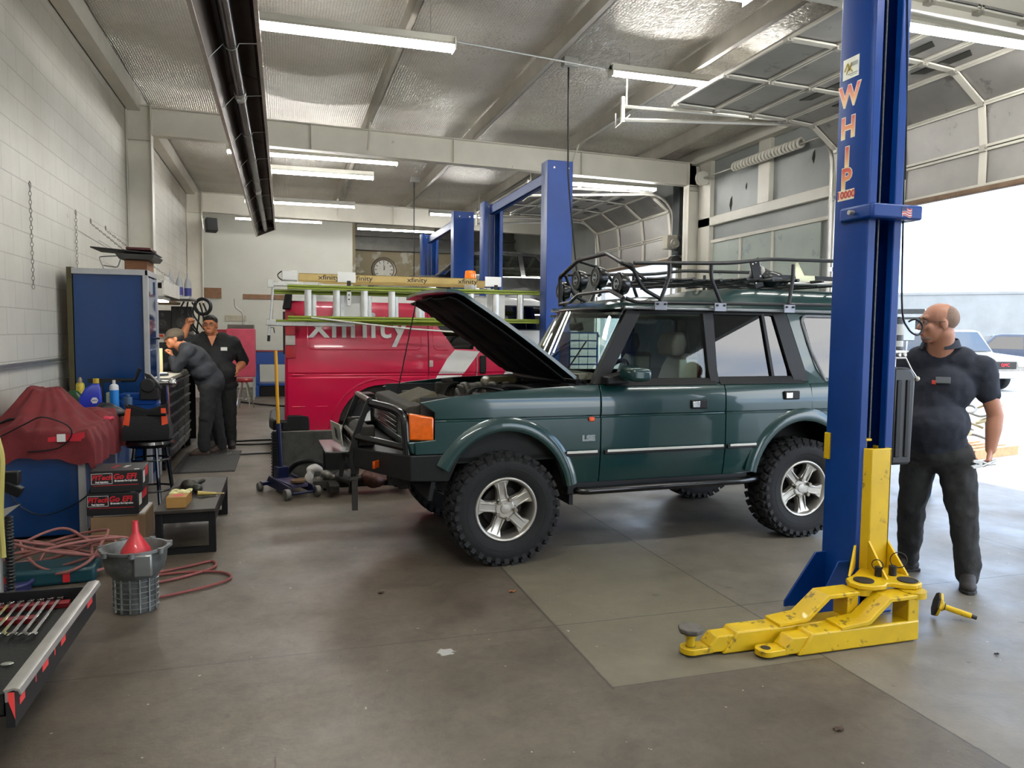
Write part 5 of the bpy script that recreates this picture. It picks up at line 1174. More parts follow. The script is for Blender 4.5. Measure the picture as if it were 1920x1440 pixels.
for y0 in (-.90, -.36, .27):
    b = MB(); b.box(.315, .33, y0, y0+.5, .08, .62); dr = b.obj('cupboard_door', M_bblue, wb_, bevel=.005)
    b = MB(); b.box(.315, .33, y0, y0+.5, .65, .80); dr = b.obj('drawer', M_bblue, wb_, bevel=.005)
    b = MB(); b.lathe([(.008, 0), (.008, .02), (.02, .03), (.018, .04), (0, .042)], (.33, y0+.4, .725), (1, 0, 0), 14); b.obj('knob', M_chrome, dr)
# tall blue cabinet
tc_ = thing('tall_cabinet', 'tall glossy blue metal cabinet with pale edges against the block wall', 'cabinet', (-1.745, 9.1, 0))
b = MB(); b.box(-.34, .34, -.3, .32, .0, 2.30); b.obj('body', M_bblue, tc_, bevel=.004)
b = MB(); b.box(-.35, .37, -.325, -.30, 2.25, 2.31); b.box(.34, .37, -.325, .33, 2.25, 2.31); b.obj('top_edge', M_btrim, tc_, bevel=.004)
for y in (-.315, .30): b = MB(); b.box(.32, .372, y-.015, y+.035, 0, 2.25); b.obj('corner_post', M_btrim, tc_, bevel=.004)
for z0, z1, nm in ((1.50, 2.24, 'upper_door'), (.1, 1.46, 'lower_door')):
    b = MB(); b.box(.345, .36, -.26, .28, z0, z1); dd = b.obj(nm, mat('glossy blue door', '#0a4486', .08, .2, var=.05, coat=1), tc_, bevel=.006)
    b = MB(); b.cyl((.36, .20, (z0+z1)/2 if nm[0] == 'l' else z0+.08), (.40, .20, (z0+z1)/2 if nm[0] == 'l' else z0+.08), .012, n=10); b.obj('latch', M_black, dd)
b = MB(); b.box(-.40, -.35, -.30, .3, 0, 2.32); tag(b.obj('edge_panel', mat('brownish gap panel', '#4a4428', .7), tc_), None)
# things on top of the cabinet
b = MB(); b.box(-1.62, -1.40, 8.92, 9.35, 2.31, 2.42); tag(b.obj('carton', mat('brown card', '#7a5236', .8, var=.15), bevel=.004), 'flat brown carton on top of the tall blue cabinet', 'box')
b = MB(); b.loft([[(-1.66, 8.85, 2.425), (-1.34, 8.85, 2.425), (-1.34, 9.4, 2.425), (-1.66, 9.4, 2.425)], [(-1.69, 8.82, 2.475), (-1.31, 8.82, 2.475), (-1.31, 9.43, 2.475), (-1.69, 9.43, 2.475)]]); tag(b.obj('tray', mat('dull grey tray', '#5c5c58', .5, .4), bevel=.004), 'grey metal tray on the carton on top of the blue cabinet', 'tray')
b = MB(); b.cbox((-1.62, 9.1, 2.515), (.62, .5, .014), ry=R(4)); tag(b.obj('binder_board', mat('black board', '#1c1b1c', .6), bevel=.003), 'thin black board lying over the grey tray on the blue cabinet', 'board')
b = MB(); b.box(-1.60, -1.36, 8.9, 9.3, 2.53, 2.555); tag(b.obj('red_folder', mat('dark red folder', '#4a1418', .6), bevel=.004), 'dark red folder lying on the black board on the blue cabinet', 'folder')
b = MB(); b.tube(roundcorners([(-1.83, 9.0, 2.315), (-1.88, 9.0, 2.45), (-1.66, 9.0, 2.47), (-1.70, 9.0, 2.34), (-1.84, 9.0, 2.36)], .03), .007, 6); tag(b.obj('wire_stand', M_rail), 'bent wire stand on top of the tall blue cabinet', 'stand')
# shelf and light beyond the cabinet
sh = thing('wall_shelf', 'long white board shelf on the block wall beyond the blue cabinet', 'shelf', (-1.8, 10.1, 0))
b = MB(); b.box(-.44, .48, -.62, .7, 2.22, 2.245); b.box(.46, .49, -.62, .7, 2.08, 2.25); b.obj('board', mat('whitewashed board', '#c9c6bb', .6, var=.08), sh, bevel=.003)
b = MB(); b.box(.3, .45, -.5, .1, 2.03, 2.07); b.obj('lamp_housing', M_rail, sh); b = MB(); b.box(.32, .44, -.45, .05, 2.018, 2.032); b.obj('lamp_tube', M_tube, sh)
b = MB(); b.box(-.44, .4, -.6, 1.5, 2.03, 2.06); b.obj('lower_board', mat('tan board', '#a88f66', .6), sh)
for y in (-.55, .6): b = MB(); b.tube([(.45, y, 2.25), (-.43, y, 2.8)], .005, 6); b.obj('support_chain', M_rail, sh)
b = MB(); b.box(-1.95, -1.42, 10.3, 10.75, 2.26, 2.36); tag(b.obj('white_carton', mat('white card', '#b9b6ab', .7), bevel=.004), 'long pale carton lying on the white wall shelf', 'box')
for k, (x, y) in enumerate(((-1.45, 11.0), (-1.38, 11.35), (-1.3, 11.6))):
    t = thing('squeeze_bottle', ('nearest clear bottle with a blue label above the men', 'middle clear bottle with a blue label above the men', 'farthest clear bottle with a blue label above the men')[k], 'bottle', (x, y, 2.12), 0, 'clear bottles above the men')
    b = MB(); b.lathe([(0, 0), (.045, 0), (.048, .02), (.048, .2), (.03, .26), (.012, .3), (.008, .36), (0, .365)], (0, 0, 0), (0, 0, 1), 18); b.obj('body', mat('cloudy plastic', '#b6b9bb', .25, var=.05, alpha=.8), t); b = MB(); b.lathe([(.0495, .04), (.0495, .15)], (0, 0, 0), (0, 0, 1), 18, caps=False); b.obj('label', mat('blue print label', '#3b3f86', .5, var=.3, vscale=40), t)
b = MB(); b.box(-1.62, -1.2, 10.85, 11.8, 2.09, 2.12); b.cyl((-1.4, 11.3, 0.0), (-1.4, 11.3, 2.09), .02, n=8) if 0 else None
tag(b.obj('hanging_shelf', M_rail, bevel=.004), 'narrow metal shelf carrying the clear bottles above the men', 'shelf')
b = MB()
for k in range(6):
    a = random.uniform(-.1, .1); b.tube(smoothline([(-1.32+.04*k, 11.3+.1*k, 2.07), (-1.30+.04*k+a, 11.35+.1*k, 1.92), (-1.26+.04*k, 11.38+.1*k, 1.74), (-1.22+.04*k-a, 11.45+.1*k, 1.6)]), .012, 6)
b.torus((-1.12, 11.75, 2.02), (.2, 1, 0), .11, .025, 24, 8)
tag(b.obj('hanging_hoses', mat('black hose', '#1a1b1c', .5)), 'bundle of black hoses and cords hanging beside the speakers', 'hose', kind='stuff')
# speakers & black locker behind the men
lk = thing('black_locker', 'black steel locker behind the bending man, speakers on top', 'locker', (-1.66, 12.1, 0))
b = MB(); b.box(-.42, .34, -.35, .35, 0, 1.66); b.obj('body', mat('black locker steel', '#131417', .35, var=.1), lk, bevel=.006)
b = MB(); b.box(.30, .42, -.37, -.35, .1, 1.6); b.obj('door_edge', M_black, lk)
b = MB(); b.box(-.40, .02, -.362, -.352, 1.50, 1.62); q = b.obj('warning_sign', mat('white sign', '#d9d6cc', .5), lk); b = MB(); b.box(-.39, .01, -.365, -.362, 1.575, 1.612); b.obj('orange_band', M_orange, q)
b = MB(); b.cyl((-.13, -.363, 1.535), (-.13, -.366, 1.535), .018); b.cyl((-.08, -.363, 1.535), (-.08, -.366, 1.535), .018); b.obj('symbols', M_ink, q)
for x, wd, h, lab in ((-1.68, .24, .30, 'small dark loudspeaker on the black locker, nearer the cabinet'), (-1.42, .28, .36, 'larger dark loudspeaker on the black locker, beside the hoses')):
    t = thing('bookshelf_speaker', lab, 'speaker', (x, 12.0, 1.66)); b = MB(); b.box(-wd/2, wd/2, -.15, .15, 0, h); b.obj('cabinet', mat('charcoal cabinet', '#2c2b28', .6), t, bevel=.012)
    b = MB(); b.lathe([(.0, .0), (.03, .012), (wd*.22, .004), (wd*.25, .008), (wd*.27, 0)], (0, -.152, h*.36 if wd < .3 else h*.7), (0, -1, 0), 24); b.obj('woofer', mat('cone grey', '#4b4a46', .6), t)
    if wd < .3: b = MB(); b.lathe([(0, 0), (.012, .008), (.03, .002)], (0, -.152, h*.78), (0, -1, 0), 18); b.obj('tweeter', mat('cone grey', '#4b4a46', .6), t)
# long black roller toolbox
tb = thing('roller_toolbox', 'long black roller toolbox with beige top the bending man leans on', 'toolbox', (-1.72, 10.6, 0))
b = MB(); b.box(-.42, .40, -1.02, 1.0, .12, 1.07); b.obj('body', mat('black toolbox paint', '#0f1013', .3, var=.1), tb, bevel=.008)
b = MB(); b.box(-.44, .43, -1.06, 1.03, 1.07, 1.12); b.obj('top', mat('beige laminate', '#8f8b7d', .5, var=.1), tb, bevel=.006)
for j in range(3):
    y0 = -.98+.66*j
    for k in range(7):
        z0 = .16+.13*k; b = MB(); b.box(.40, .418, y0, y0+.63, z0, z0+.115); dr = b.obj('drawer', mat('black drawer front', '#17181b', .35), tb, bevel=.004); b = MB(); b.box(.418, .436, y0+.02, y0+.61, z0+.09, z0+.11); b.obj('drawer_pull', mat('silver pull', '#85888c', .3, .8), dr)
b = MB(); b.box(.20, .26, -1.022, -1.02, .93, 1.0); b.obj('decal', M_logo, tb); b = MB(); b.tube([(.15, -1.02, .95), (.15, -1.14, .95), (-.3, -1.14, .95), (-.3, -1.02, .95)], .015, 8); b.obj('push_handle', M_chrome, tb)
for x in (-.35, .33):
    for y in (-.9, .9): b = MB(); b.cyl((x-.02, y, .055), (x+.02, y, .055), .055, n=16); b.box(x-.025, x+.025, y-.04, y+.04, .1, .12); b.obj('caster', M_black, tb)
b = MB(); b.box(-1.82, -1.50, 10.55, 10.56, 1.13, 1.44); tag(b.obj('laptop_screen', mat('cream manual page', '#d3c290', .6)), 'cream coloured page standing on the toolbox top before the bending man', 'paper')
for k, (x, y, w_, d_, c, lab) in enumerate(((-1.55, 10.1, .3, .22, '#c5c8cc', 'pale papers'), (-1.62, 9.75, .24, .2, '#c9b56a', 'yellow folder'), (-1.45, 9.9, .18, .12, '#1d2433', 'dark notebook'))):
    b = MB(); b.cbox((x, y, 1.125+.012*1+.0), (w_, d_, .022), rz=.3*k); tag(b.obj('paperwork', mat(lab, c, .6), bevel=.003), lab+' lying on the black roller toolbox top', 'paper')
# mat under their feet
b = MB(); b.box(-1.28, -.58, 9.42, 11.0, .0, .012)
for k in range(22): b.box(-1.27+.031*k, -1.255+.031*k, 9.44, 10.98, .012, .017)
tag(b.obj('floor_mat', mat('ribbed rubber mat', '#2b2b29', .7, var=.2), None), 'dark ribbed rubber mat on the floor by the roller toolbox', 'mat')
# far parts washer, table, stool
pw = thing('parts_washer', 'pink and red parts washer at the back wall behind the standing man', 'parts washer', (-1.0, 19.6, 0))
b = MB(); b.box(-.32, .32, -.4, .4, .55, 1.72); b.obj('tub', mat('faded pink enamel', '#c2475e', .45, var=.1), pw, bevel=.02)
b = MB(); b.box(-.58, -.32, -.4, .4, .55, 1.7); b.obj('red_side', mat('deep red enamel', '#8c1525', .4), pw, bevel=.01)
b = MB(); b.box(-.3, .3, -.3, .3, 1.72, 1.82); b.obj('lid', mat('grey lid', '#55524c', .5), pw, bevel=.01)
b = MB(); b.tube(smoothline([(.05, 0, 1.8), (.03, 0, 2.1), (-.12, 0, 2.25), (-.14, 0, 2.45)]), .025, 8); b.obj('spout', M_rail, pw)
b = MB(); [b.cyl((x, y, 0), (x, y, .55), .02, n=8) for x in (-.28, .28) for y in (-.35, .35)]; pieces(b, 'leg', M_rail, pw)
st = thing('workshop_stool', 'chrome legged stool beyond the standing man', 'stool', (-.82, 17.0, 0))
b = MB(); b.lathe([(0, .58), (.17, .58), (.18, .62), (.16, .66), (0, .66)], (0, 0, 0), (0, 0, 1), 24); b.obj('seat', mat('red vinyl', '#8c1c22', .4), st)
for a in range(4): b = MB(); b.tube([(.06*math.cos(a*pi/2+.6), .06*math.sin(a*pi/2+.6), .58), (.22*math.cos(a*pi/2+.6), .22*math.sin(a*pi/2+.6), 0)], .014, 8); b.obj('leg', M_chrome, st)
b = MB(); b.torus((0, 0, .22), (0, 0, 1), .155, .008, 24, 6); b.obj('foot_ring', M_chrome, st)
bt = thing('blue_table', 'blue metal table with a shelf at the back wall, left of the van', 'table', (-.12, 20.5, 0))
b = MB(); b.box(-.6, .6, -.4, .4, .82, 1.14); b.obj('drawer_box', mat('mid blue steel', '#1c4c97', .4), bt, bevel=.01); b = MB(); b.box(-.63, .63, -.42, .42, 1.14, 1.17); b.obj('table_top', mat('dull red top', '#7a2630', .5), bt)
b = MB(); b.box(-.55, .55, -.38, .38, .28, .33); b.obj('shelf', mat('mid blue steel', '#1c4c97', .4), bt)
b = MB(); [b.box(x-.04, x+.04, y-.04, y+.04, 0, .82) for x in (-.54, .54) for y in (-.34, .34)]; pieces(b, 'leg', mat('mid blue steel', '#1c4c97', .4), bt)
b = MB(); b.box(-.6, .4, 20.2, 20.8, .0, .26); tag(b.obj('black_crate', M_black, bevel=.01), 'black crate on the floor under the blue back table', 'crate')
b = MB(); b.tube(smoothline([(-1.0, 18.5, .02), (-.4, 17.6, .02), (.1, 17.2, .02), (.8, 17.4, .02)]), .02, 6); tag(b.obj('floor_hose', M_black), 'black hose on the floor near the chrome stool', 'hose')
for k, (y, dy) in enumerate(((11.9, .3), (11.6, -.1), (10.6, .25))):
    b = MB(); b.tube(smoothline([(-.75, y, .012), (-.4, y+dy*.3, .012), (0, y+dy*.2, .012), (.4, y-.1, .012)]), .012, 6); tag(b.obj('air_hose', M_black), ('farthest', 'middle', 'nearest')[k]+' of the three thin black hoses crossing the floor towards the van', 'hose')

# ---------------- bench clutter
def drape():
    def f(u, v):
        x = -2.22+.98*u; y = 6.50+1.62*v
        h = .868
        # mound over a hidden machine
        dx, dy = (x+1.93)/.42, (y-7.15)/.62; d = math.hypot(dx, dy); th = math.atan2(dy, dx)
        m_ = max(0., 1-max(0, d-.28)/.72)
        h += .30*m_**1.25+.030*math.sin(th*7+1.5*math.sin(th*3))*min(1, d*1.2)*(m_ > 0)*min(1, m_*3)+.012*math.sin(th*17+d*6)*min(1, d)*min(1, m_*3)
        dx, dy = (x+1.62)/.18, (y-7.6)/.36; m2 = max(0, 1-(dx*dx+dy*dy)); h = max(h, .868+.09*m2**.5)
        h += .010*math.sin(x*23+y*7+2*math.sin(y*5))+.007*math.sin(y*37-x*19)+.006*abs(math.sin(x*31-y*12))+.008
        if x > -1.49: h -= ((x+1.49)/.02)*.05 if x < -1.44 else .125+.9*(x+1.44); x = min(x, -1.455+.015*math.sin(y*26))
        if y < 6.60: h -= (6.60-y)*2.0+.03*(1+math.sin(x*11)); y = 6.585-.012*math.sin(x*20)
        return (x, y, h)
    b = MB(); b.sheet(f, 110, 140, .006); return b
o = drape().obj('fender_cloth', M_redcloth, None, smooth=80); tag(o, 'dark red cloth draped over equipment on the near end of the blue workbench', 'cloth')
b = MB(); b.sheet(lambda u, v: (-1.85+.34*u, 6.585-.008, .80+.07*v*(.3+.7*u)), 8, 3, .004); q = b.obj('cloth_lining', M_redlab, o)
b = MB(); b.box(-1.70, -1.64, 6.566, 6.572, .80, .86); b.obj('care_tag', M_logo, o)
def bottle(nm, lab, x, y, prof, m, extra=()):
    t = thing(nm, lab, 'bottle' if 'can' not in nm else 'can', (x, y, .865)); b = MB(); b.lathe(prof, (0, 0, 0), (0, 0, 1), 24); b.obj('body', m, t)
    for nm2, pr, mm in extra: b = MB(); b.lathe(pr, (0, 0, 0), (0, 0, 1), 24); b.obj(nm2, mm, t)
    return t
SC = [(0, 0), (.034, 0), (.036, .01), (.036, .20), (.03, .215), (.012, .225), (0, .226)]
bottle('spray_can', 'white and blue spray can standing tallest on the workbench', -1.60, 8.15, [(r*1.15, h*1.25) for r, h in SC], mat('white can', '#d5d8da', .3), (('cap', [(0, .28), (.014, .28), (.014, .315), (0, .318)], M_white), ('blue_band', [(.0422, .03), (.0422, .22)], mat('sky blue print', '#1f7fd0', .35))))
bottle('spray_can', 'short blue capped can by the block wall on the workbench', -2.10, 8.1, [(r, h*.85) for r, h in SC], mat('blue can', '#1c78bd', .3), (('cap', [(0, .17), (.03, .17), (.02, .22), (0, .225)], M_rail),))
bottle('spray_can', 'yellow labelled can with brown top behind the green jug', -1.93, 8.3, [(r*1.1, h*1.3) for r, h in SC], mat('yellow label can', '#c2ae3a', .35, var=.35, vscale=30), (('cap', [(0, .27), (.024, .27), (.02, .32), (.008, .34), (0, .34)], mat('brown cap', '#7c715b', .4, .5)),))
jug = thing('oil_jug', 'blue oil bottle with yellow cap and white hexagon badge on the workbench', 'bottle', (-1.76, 7.95, .865), R(10))
b = MB(); b.loft([[(-.10, -.045, 0), (.09, -.045, 0), (.09, .045, 0), (-.10, .045, 0)], [(-.10, -.05, .16), (.09, -.05, .16), (.09, .05, .16), (-.10, .05, .16)], [(-.05, -.04, .25), (.085, -.04, .25), (.085, .04, .25), (-.05, .04, .25)], [(.02, -.025, .30), (.07, -.025, .30), (.07, .025, .30), (.02, .025, .30)]]); b.obj('body', mat('cobalt plastic', '#1a2fa8', .3), jug, bevel=.015, seg=3)
b = MB(); b.cyl((.045, 0, .30), (.045, 0, .345), .027, n=18); b.obj('cap', mat('yellow cap', '#b79c26', .4), jug); b = MB(); b.cyl((.03, -.0505, .14), (.03, -.053, .14), .032, n=6); q = b.obj('badge', M_logo, jug); text('NAPA', .018, mat('navy print', '#1b2a6c', .5), q, 'lettering', (.03, -.0538, .14), (R(90), 0, 0), .0004, .0006)
b = MB(); b.loft([[(-2.02, 8.0, .867), (-1.85, 8.0, .867), (-1.85, 8.12, .867), (-2.02, 8.12, .867)], [(-2.02, 8.0, 1.02), (-1.85, 8.0, 1.02), (-1.85, 8.12, 1.02), (-2.02, 8.12, 1.02)], [(-1.97, 8.03, 1.09), (-1.9, 8.03, 1.09), (-1.9, 8.09, 1.09), (-1.97, 8.09, 1.09)]]); tag(b.obj('green_jug', mat('dark green plastic', '#11401f', .35), bevel=.02), 'dark green plastic jug behind the blue oil bottle', 'jug')
b = MB(); b.box(-1.70, -1.62, 8.28, 8.36, .867, 1.05); tag(b.obj('small_carton', mat('pale yellow carton', '#b9bda0', .6, var=.2, vscale=30), bevel=.005), 'small pale carton beside the tall spray can', 'box')
o = blob('work_gloves', [((-1.56, 7.72, .93), (.12, .09, .06), (0, .2, .3)), ((-1.50, 7.66, .90), (.06, .08, .04)), ((-1.64, 7.80, .95), (.05, .05, .05)), ((-1.44, 7.70, .9), (.04, .06, .03))], mat('black rubber', '#15161a', .45, var=.3), None, .012, 2, disp=.03); tag(o, 'heap of black gloves and straps on the workbench beside the spray can', 'gloves')
b = MB(); b.cyl((-1.46, 8.05, .867), (-1.46, 8.05, 1.02), .04, n=20); b.cyl((-1.46, 8.05, 1.02), (-1.46, 8.05, 1.05), .02); tag(b.obj('steel_canister', mat('blue grey canister', '#4d6680', .35, .5), bevel=.006), 'small blue grey canister on the workbench', 'canister')
ct = thing('parts_caddy', 'blue stacking parts tray at the far end of the workbench', 'tray', (-1.40, 8.45, .867)); 
for k in range(3): b = MB(); b.loft([[(-.17, -.12, .055*k), (.14, -.12, .055*k), (.14, .1, .055*k), (-.17, .1, .055*k)], [(-.19, -.14, .055*k+.05), (.16, -.14, .055*k+.05), (.16, .12, .055*k+.05), (-.19, .12, .055*k+.05)]]); b.obj('tray', mat('blue plastic tray', '#1a4a96', .4), ct)
vi = thing('bench_vise', 'black bench grinder and vise at the end of the workbench by the cabinet', 'vise', (-1.30, 8.35, .867))
b = MB(); b.box(-.1, .08, -.06, .06, .10, .22); b.cyl((-.02, -.09, .25), (-.02, .09, .25), .07, n=20); b.prism([(.0, .2), (.10, .2), (.10, .24), (.0, .36), (-.06, .38), (-.04, .33)], 'Y', -.05, .05); b.obj('jaw', mat('black cast iron', '#131415', .5), vi, bevel=.01)
b = MB(); b.cyl((.08, 0, .27), (.20, 0, .27), .025, n=12); b.ball((.20, 0, .27), .045); b.cyl((.15, 0, .25), (.16, 0, -.1), .012, n=8); b.obj('screw', M_chrome, vi)
b = MB(); b.tube([(-.45, 0, .1), (-.45, 0, .3), (-.15, 0, .3), (-.1, 0, .42)], .02, 8); b.cbox((-.42, 0, .30), (.3, .05, .04)); b.obj('upper_arm', mat('black cast iron', '#131415', .5), vi)
o = blob('pink_rag', [((-1.52, 7.35, .89), (.05, .05, .025)), ((-1.50, 7.42, .885), (.04, .05, .02))], mat('pink rag', '#c0344a', .85), None, .008, 2, disp=.015); tag(o, 'small crumpled pink rag at the front edge of the workbench', 'rag')
b = MB(); b.tube(smoothline([(-1.55, 7.62, .89), (-1.40, 7.6, .90), (-1.2, 7.55, .895), (-1.05, 7.5, .90)]), .014, 8); tag(b.obj('pry_bar', M_black), 'black handle reaching from the workbench towards the tool bag', 'tool')
b = MB()
for k in range(5): b.tube(smoothline([(-2.2+.02*k, 6.8+.15*k, .90+.01*k), (-2.05, 6.7+.2*k, .97), (-1.95+.03*k, 6.75+.1*k, .95+.04*k), (-2.1, 7.0+.1*k, .93)]), .011, 6)
tag(b.obj('power_leads', M_black), 'tangle of black power leads at the wall end of the workbench beside the red cloth', 'cable', kind='stuff')
b = MB(); b.tube(smoothline([(-2.10, 6.55, .84), (-1.9, 6.53, .95), (-1.78, 6.53, 1.0), (-1.62, 6.55, .93), (-1.60, 6.56, .84), (-1.7, 6.555, .75), (-1.9, 6.56, .73)]), .006, 6); tag(b.obj('extension_lead', M_black), 'thin dark cord looping over the front of the red cloth', 'cable')
b = MB(); b.tube(smoothline([(-1.47, 6.63, .74), (-1.475, 6.62, .45), (-1.56, 6.61, .32), (-1.8, 6.61, .22), (-1.98, 6.61, .30), (-2.08, 6.61, .48)]), .005, 6); tag(b.obj('thin_cable', M_black), 'thin cord sagging across the blue end panel of the workbench', 'cable')
# wall chains
def chain(lab, a, c, n):
    a, c = Vector(a), Vector(c); d = (c-a)/n; b = MB()
    for k in range(n):
        m0 = a+d*(k+.5); u = Vector((1, 0, 0)) if k % 2 else Vector((0, 1, 0))
        dn = d.normalized(); u = (u-dn*u.dot(dn)).normalized(); h = d.length*.62; pts = []
        for i in range(12):
            an = 2*pi*i/12; pts.append(m0+dn*(h*math.sin(an))+u*(.011*math.cos(an)))
        b.tube(pts, .003, 5, True)
    b.tube([a+Vector((.0, .03, .0)), a+Vector((0, .03, .04)), a+Vector((0, -.0, .055)), a+Vector((0, -.025, .03)), a], .005, 6)
    tag(b.obj('wall_chain', mat('galvanised chain', '#8f8c82', .4, .7)), lab, 'chain')
chain('leftmost chain hanging straight down the block wall', (XL+.02, 8.02, 2.98), (XL+.02, 8.03, 2.05), 24)
chain('second chain hanging straight down the block wall above the tall cabinet', (XL+.02, 9.62, 2.96), (XL+.02, 9.62, 2.25), 18)
chain('slanting chain from the block wall to the top of the blue cabinet', (XL+.02, 10.3, 2.96), (-1.42, 9.2, 2.33), 30)
chain('upper slanting chain running behind the blue cabinet towards the shelf', (XL+.02, 11.1, 2.98), (-1.36, 10.7, 2.3), 28)
# ---------------- bag on a stool, boxes
sl = thing('tool_stool', 'black stool carrying the tool bag beside the workbench', 'stool', (-1.20, 7.6, 0))
b = MB(); b.lathe([(0, .60), (.2, .60), (.21, .63), (.2, .655), (0, .66)], (0, 0, 0), (0, 0, 1), 28); b.obj('seat', M_gloss, sl)
for a in range(4): b = MB(); b.tube([(.14*math.cos(a*pi/2+.5), .14*math.sin(a*pi/2+.5), .60), (.21*math.cos(a*pi/2+.5), .21*math.sin(a*pi/2+.5), 0)], .017, 8); b.obj('leg', M_gloss, sl)
b = MB(); b.torus((0, 0, .2), (0, 0, 1), .2, .010, 24, 6); b.torus((0, 0, .48), (0, 0, 1), .16, .010, 24, 6); pieces(b, 'ring', M_gloss, sl)
bg_ = thing('tool_bag', 'black canvas tool bag with orange corners on the black stool', 'bag', (-1.21, 7.6, .665)); bg_.scale = (1.1, 1.05, 1.0)
b = MB(); b.loft([[(-.19, -.11, 0), (.17, -.11, 0), (.17, .11, 0), (-.19, .11, 0)], [(-.185, -.12, .10), (.175, -.12, .10), (.175, .12, .10), (-.185, .12, .10)], [(-.17, -.06, .22), (.15, -.06, .22), (.15, .06, .22), (-.17, .06, .22)]]); b.sheet(lambda u, v: (-.165+.31*u, -.055, .20+v*(.07+.055*abs(2*u-1))), 12, 3, .01); b.sheet(lambda u, v: (-.165+.31*u, .05, .20+v*(.07+.055*abs(2*u-1))), 12, 3, .01); b.obj('bag_body', M_blkfab, bg_, bevel=.02, seg=3)
for s in (-1, 1): b = MB(); b.loft([[(-.01+s*.175, -.10, .12), (-.01+s*.125, -.105, .12), (-.01+s*.115, -.07, .29), (-.01+s*.150, -.07, .29)], [(-.01+s*.175, -.09, .12), (-.01+s*.125, -.09, .12), (-.01+s*.115, -.055, .29), (-.01+s*.150, -.055, .29)]]); b.obj('orange_corner', M_orange, bg_)
M_blkbox = mat('black printed card', '#121214', .55, var=.15)
M_prred = mat('red print', '#c0202a', .5)
def efi(lab, x, y, z, rz):
    t = thing('parts_box', lab, 'box', (x, y, z), rz)
    b = MB(); b.box(-.18, .18, 0, .36, 0, .17); b.obj('carton', M_blkbox, t, bevel=.006)
    text('FiTech', .052, M_prred, t, 'lettering', (-.10, -.001, .118), (R(90), 0, 0), .0005, .002, 1.0, .2)
    text('Go EFI', .058, M_prred, t, 'lettering', (.055, -.001, .122), (R(90), 0, 0), .0005, .002, 1.0, .2)
    text('Fuel Injection', .018, M_logo, t, 'lettering', (-.10, -.001, .085), (R(90), 0, 0), .0005, .001, .9)
    text('Electronic Fuel Injection', .019, M_logo, t, 'lettering', (.065, -.001, .090), (R(90), 0, 0), .0005, .001, .85)
    b = MB(); [b.box(*q, -.0015, -.0005, *r) for q, r in (((-.172, -.028), (.070, .073)), ((-.172, -.028), (.148, .151)), ((-.172, -.169), (.07, .151)), ((-.031, -.028), (.07, .151)))]; b.obj('logo_frame', M_logo, t)
    b = MB(); b.box(-.16, .15, -.0015, -.0005, .056, .060); b.obj('rule', M_prred, t)
    b = MB(); b.box(.12, .155, .02, .05, .17, .1712); b.box(.1795, .181, .03, .12, .06, .15); b.obj('paper_label', M_logo, t)
    b = MB(); b.box(.1795, .181, .14, .3, .09, .16); b.obj('side_print', M_prred, t)
    for k, s in enumerate(('GO EFI', 'FUEL')): text(s, .045, M_prred if k == 0 else M_logo, t, 'lettering', (-.03+.08*k, .18, .171), (0, 0, R(80)), .0005, .001)
    return t
cb = thing('cardboard_box', 'brown cardboard box on the floor under the black printed cartons', 'box', (-1.235, 6.30, 0))
b = MB(); b.box(-.19, .19, 0, .40, 0, .25); b.obj('carton', mat('brown cardboard', '#7a6145', .8, var=.1), cb, bevel=.006); b = MB(); b.box(-.17, .185, .01, .39, .25, .262); b.obj('white_flap', mat('white print card', '#bdbab2', .6), cb)
efi('lower of the two black cartons printed FiTech Go EFI', -1.265, 6.28, .263, R(-2)); efi('upper of the two black cartons printed FiTech Go EFI, dusty top', -1.235, 6.29, .434, R(2))
b = MB(); b.box(-1.088, -1.083, 6.3, 6.36, .33, .39); tag(b.obj('yellow_sticker', mat('yellow sticker', '#c9c02a', .5)), 'yellow sticker on the side of the lower black carton', 'sticker')
# low steel table
lt = thing('low_steel_table', 'low black welded steel table on the floor beside the cartons', 'table', (-.72, 6.0, 0))
b = MB(); b.box(-.21, .21, -.02, 1.28, .315, .34); b.obj('table_top', mat('scuffed steel plate', '#37322c', .55, .4, var=.25, vscale=6), lt, bevel=.004)
for y in (0, 1.22):
    b = MB(); b.box(-.21, -.16, y, y+.05, 0, .315); b.obj('leg', M_black, lt, bevel=.003); b = MB(); b.box(.16, .21, y, y+.05, 0, .315); b.obj('leg', M_black, lt, bevel=.003)
    b = MB(); b.box(-.16, .16, y, y+.04, 0, .045); b.obj('foot_rail', M_black, lt); b = MB(); b.box(-.16, .16, y, y+.04, .24, .315); b.obj('apron', M_black, lt)
b = MB(); b.box(.18, .21, .05, 1.2, .24, .315); b.box(-.21, -.18, .05, 1.2, .24, .315); pieces(b, 'side_rail', M_black, lt)
pc = thing('small_carton', 'small brown carton with a torn yellow and white wrapper on the low steel table', 'box', (-.79, 6.05, .34), R(-3))
b = MB(); b.box(-.07, .07, 0, .26, 0, .085); b.obj('carton', mat('kraft card', '#a1793f', .7, var=.08), pc, bevel=.004); b = MB(); b.sheet(lambda u, v: (-.075+.15*u, .13+.14*v, .088+.012*math.sin(u*9)*math.sin(v*7)), 12, 8, .003); b.obj('torn_wrapper', mat('yellow white wrapper', '#c9c78c', .5, var=.2, vscale=14), pc); b = MB(); b.box(-.03, .04, .03, .10, .0852, .0860); b.obj('red_print', M_prred, pc)
o = blob('throttle_body', [((-.76, 6.62, .40), (.07, .06, .055), (0, .3, .4)), ((-.86, 6.6, .37), (-.66, 6.7, .42), .025, .02), ((-.69, 6.56, .38), (.04, .04, .04))], mat('oily metal part', '#3a3933', .45, .6, var=.35, vscale=25), None, .01, 1, disp=.015); tag(o, 'oily dark metal engine part on the low steel table', 'engine part')
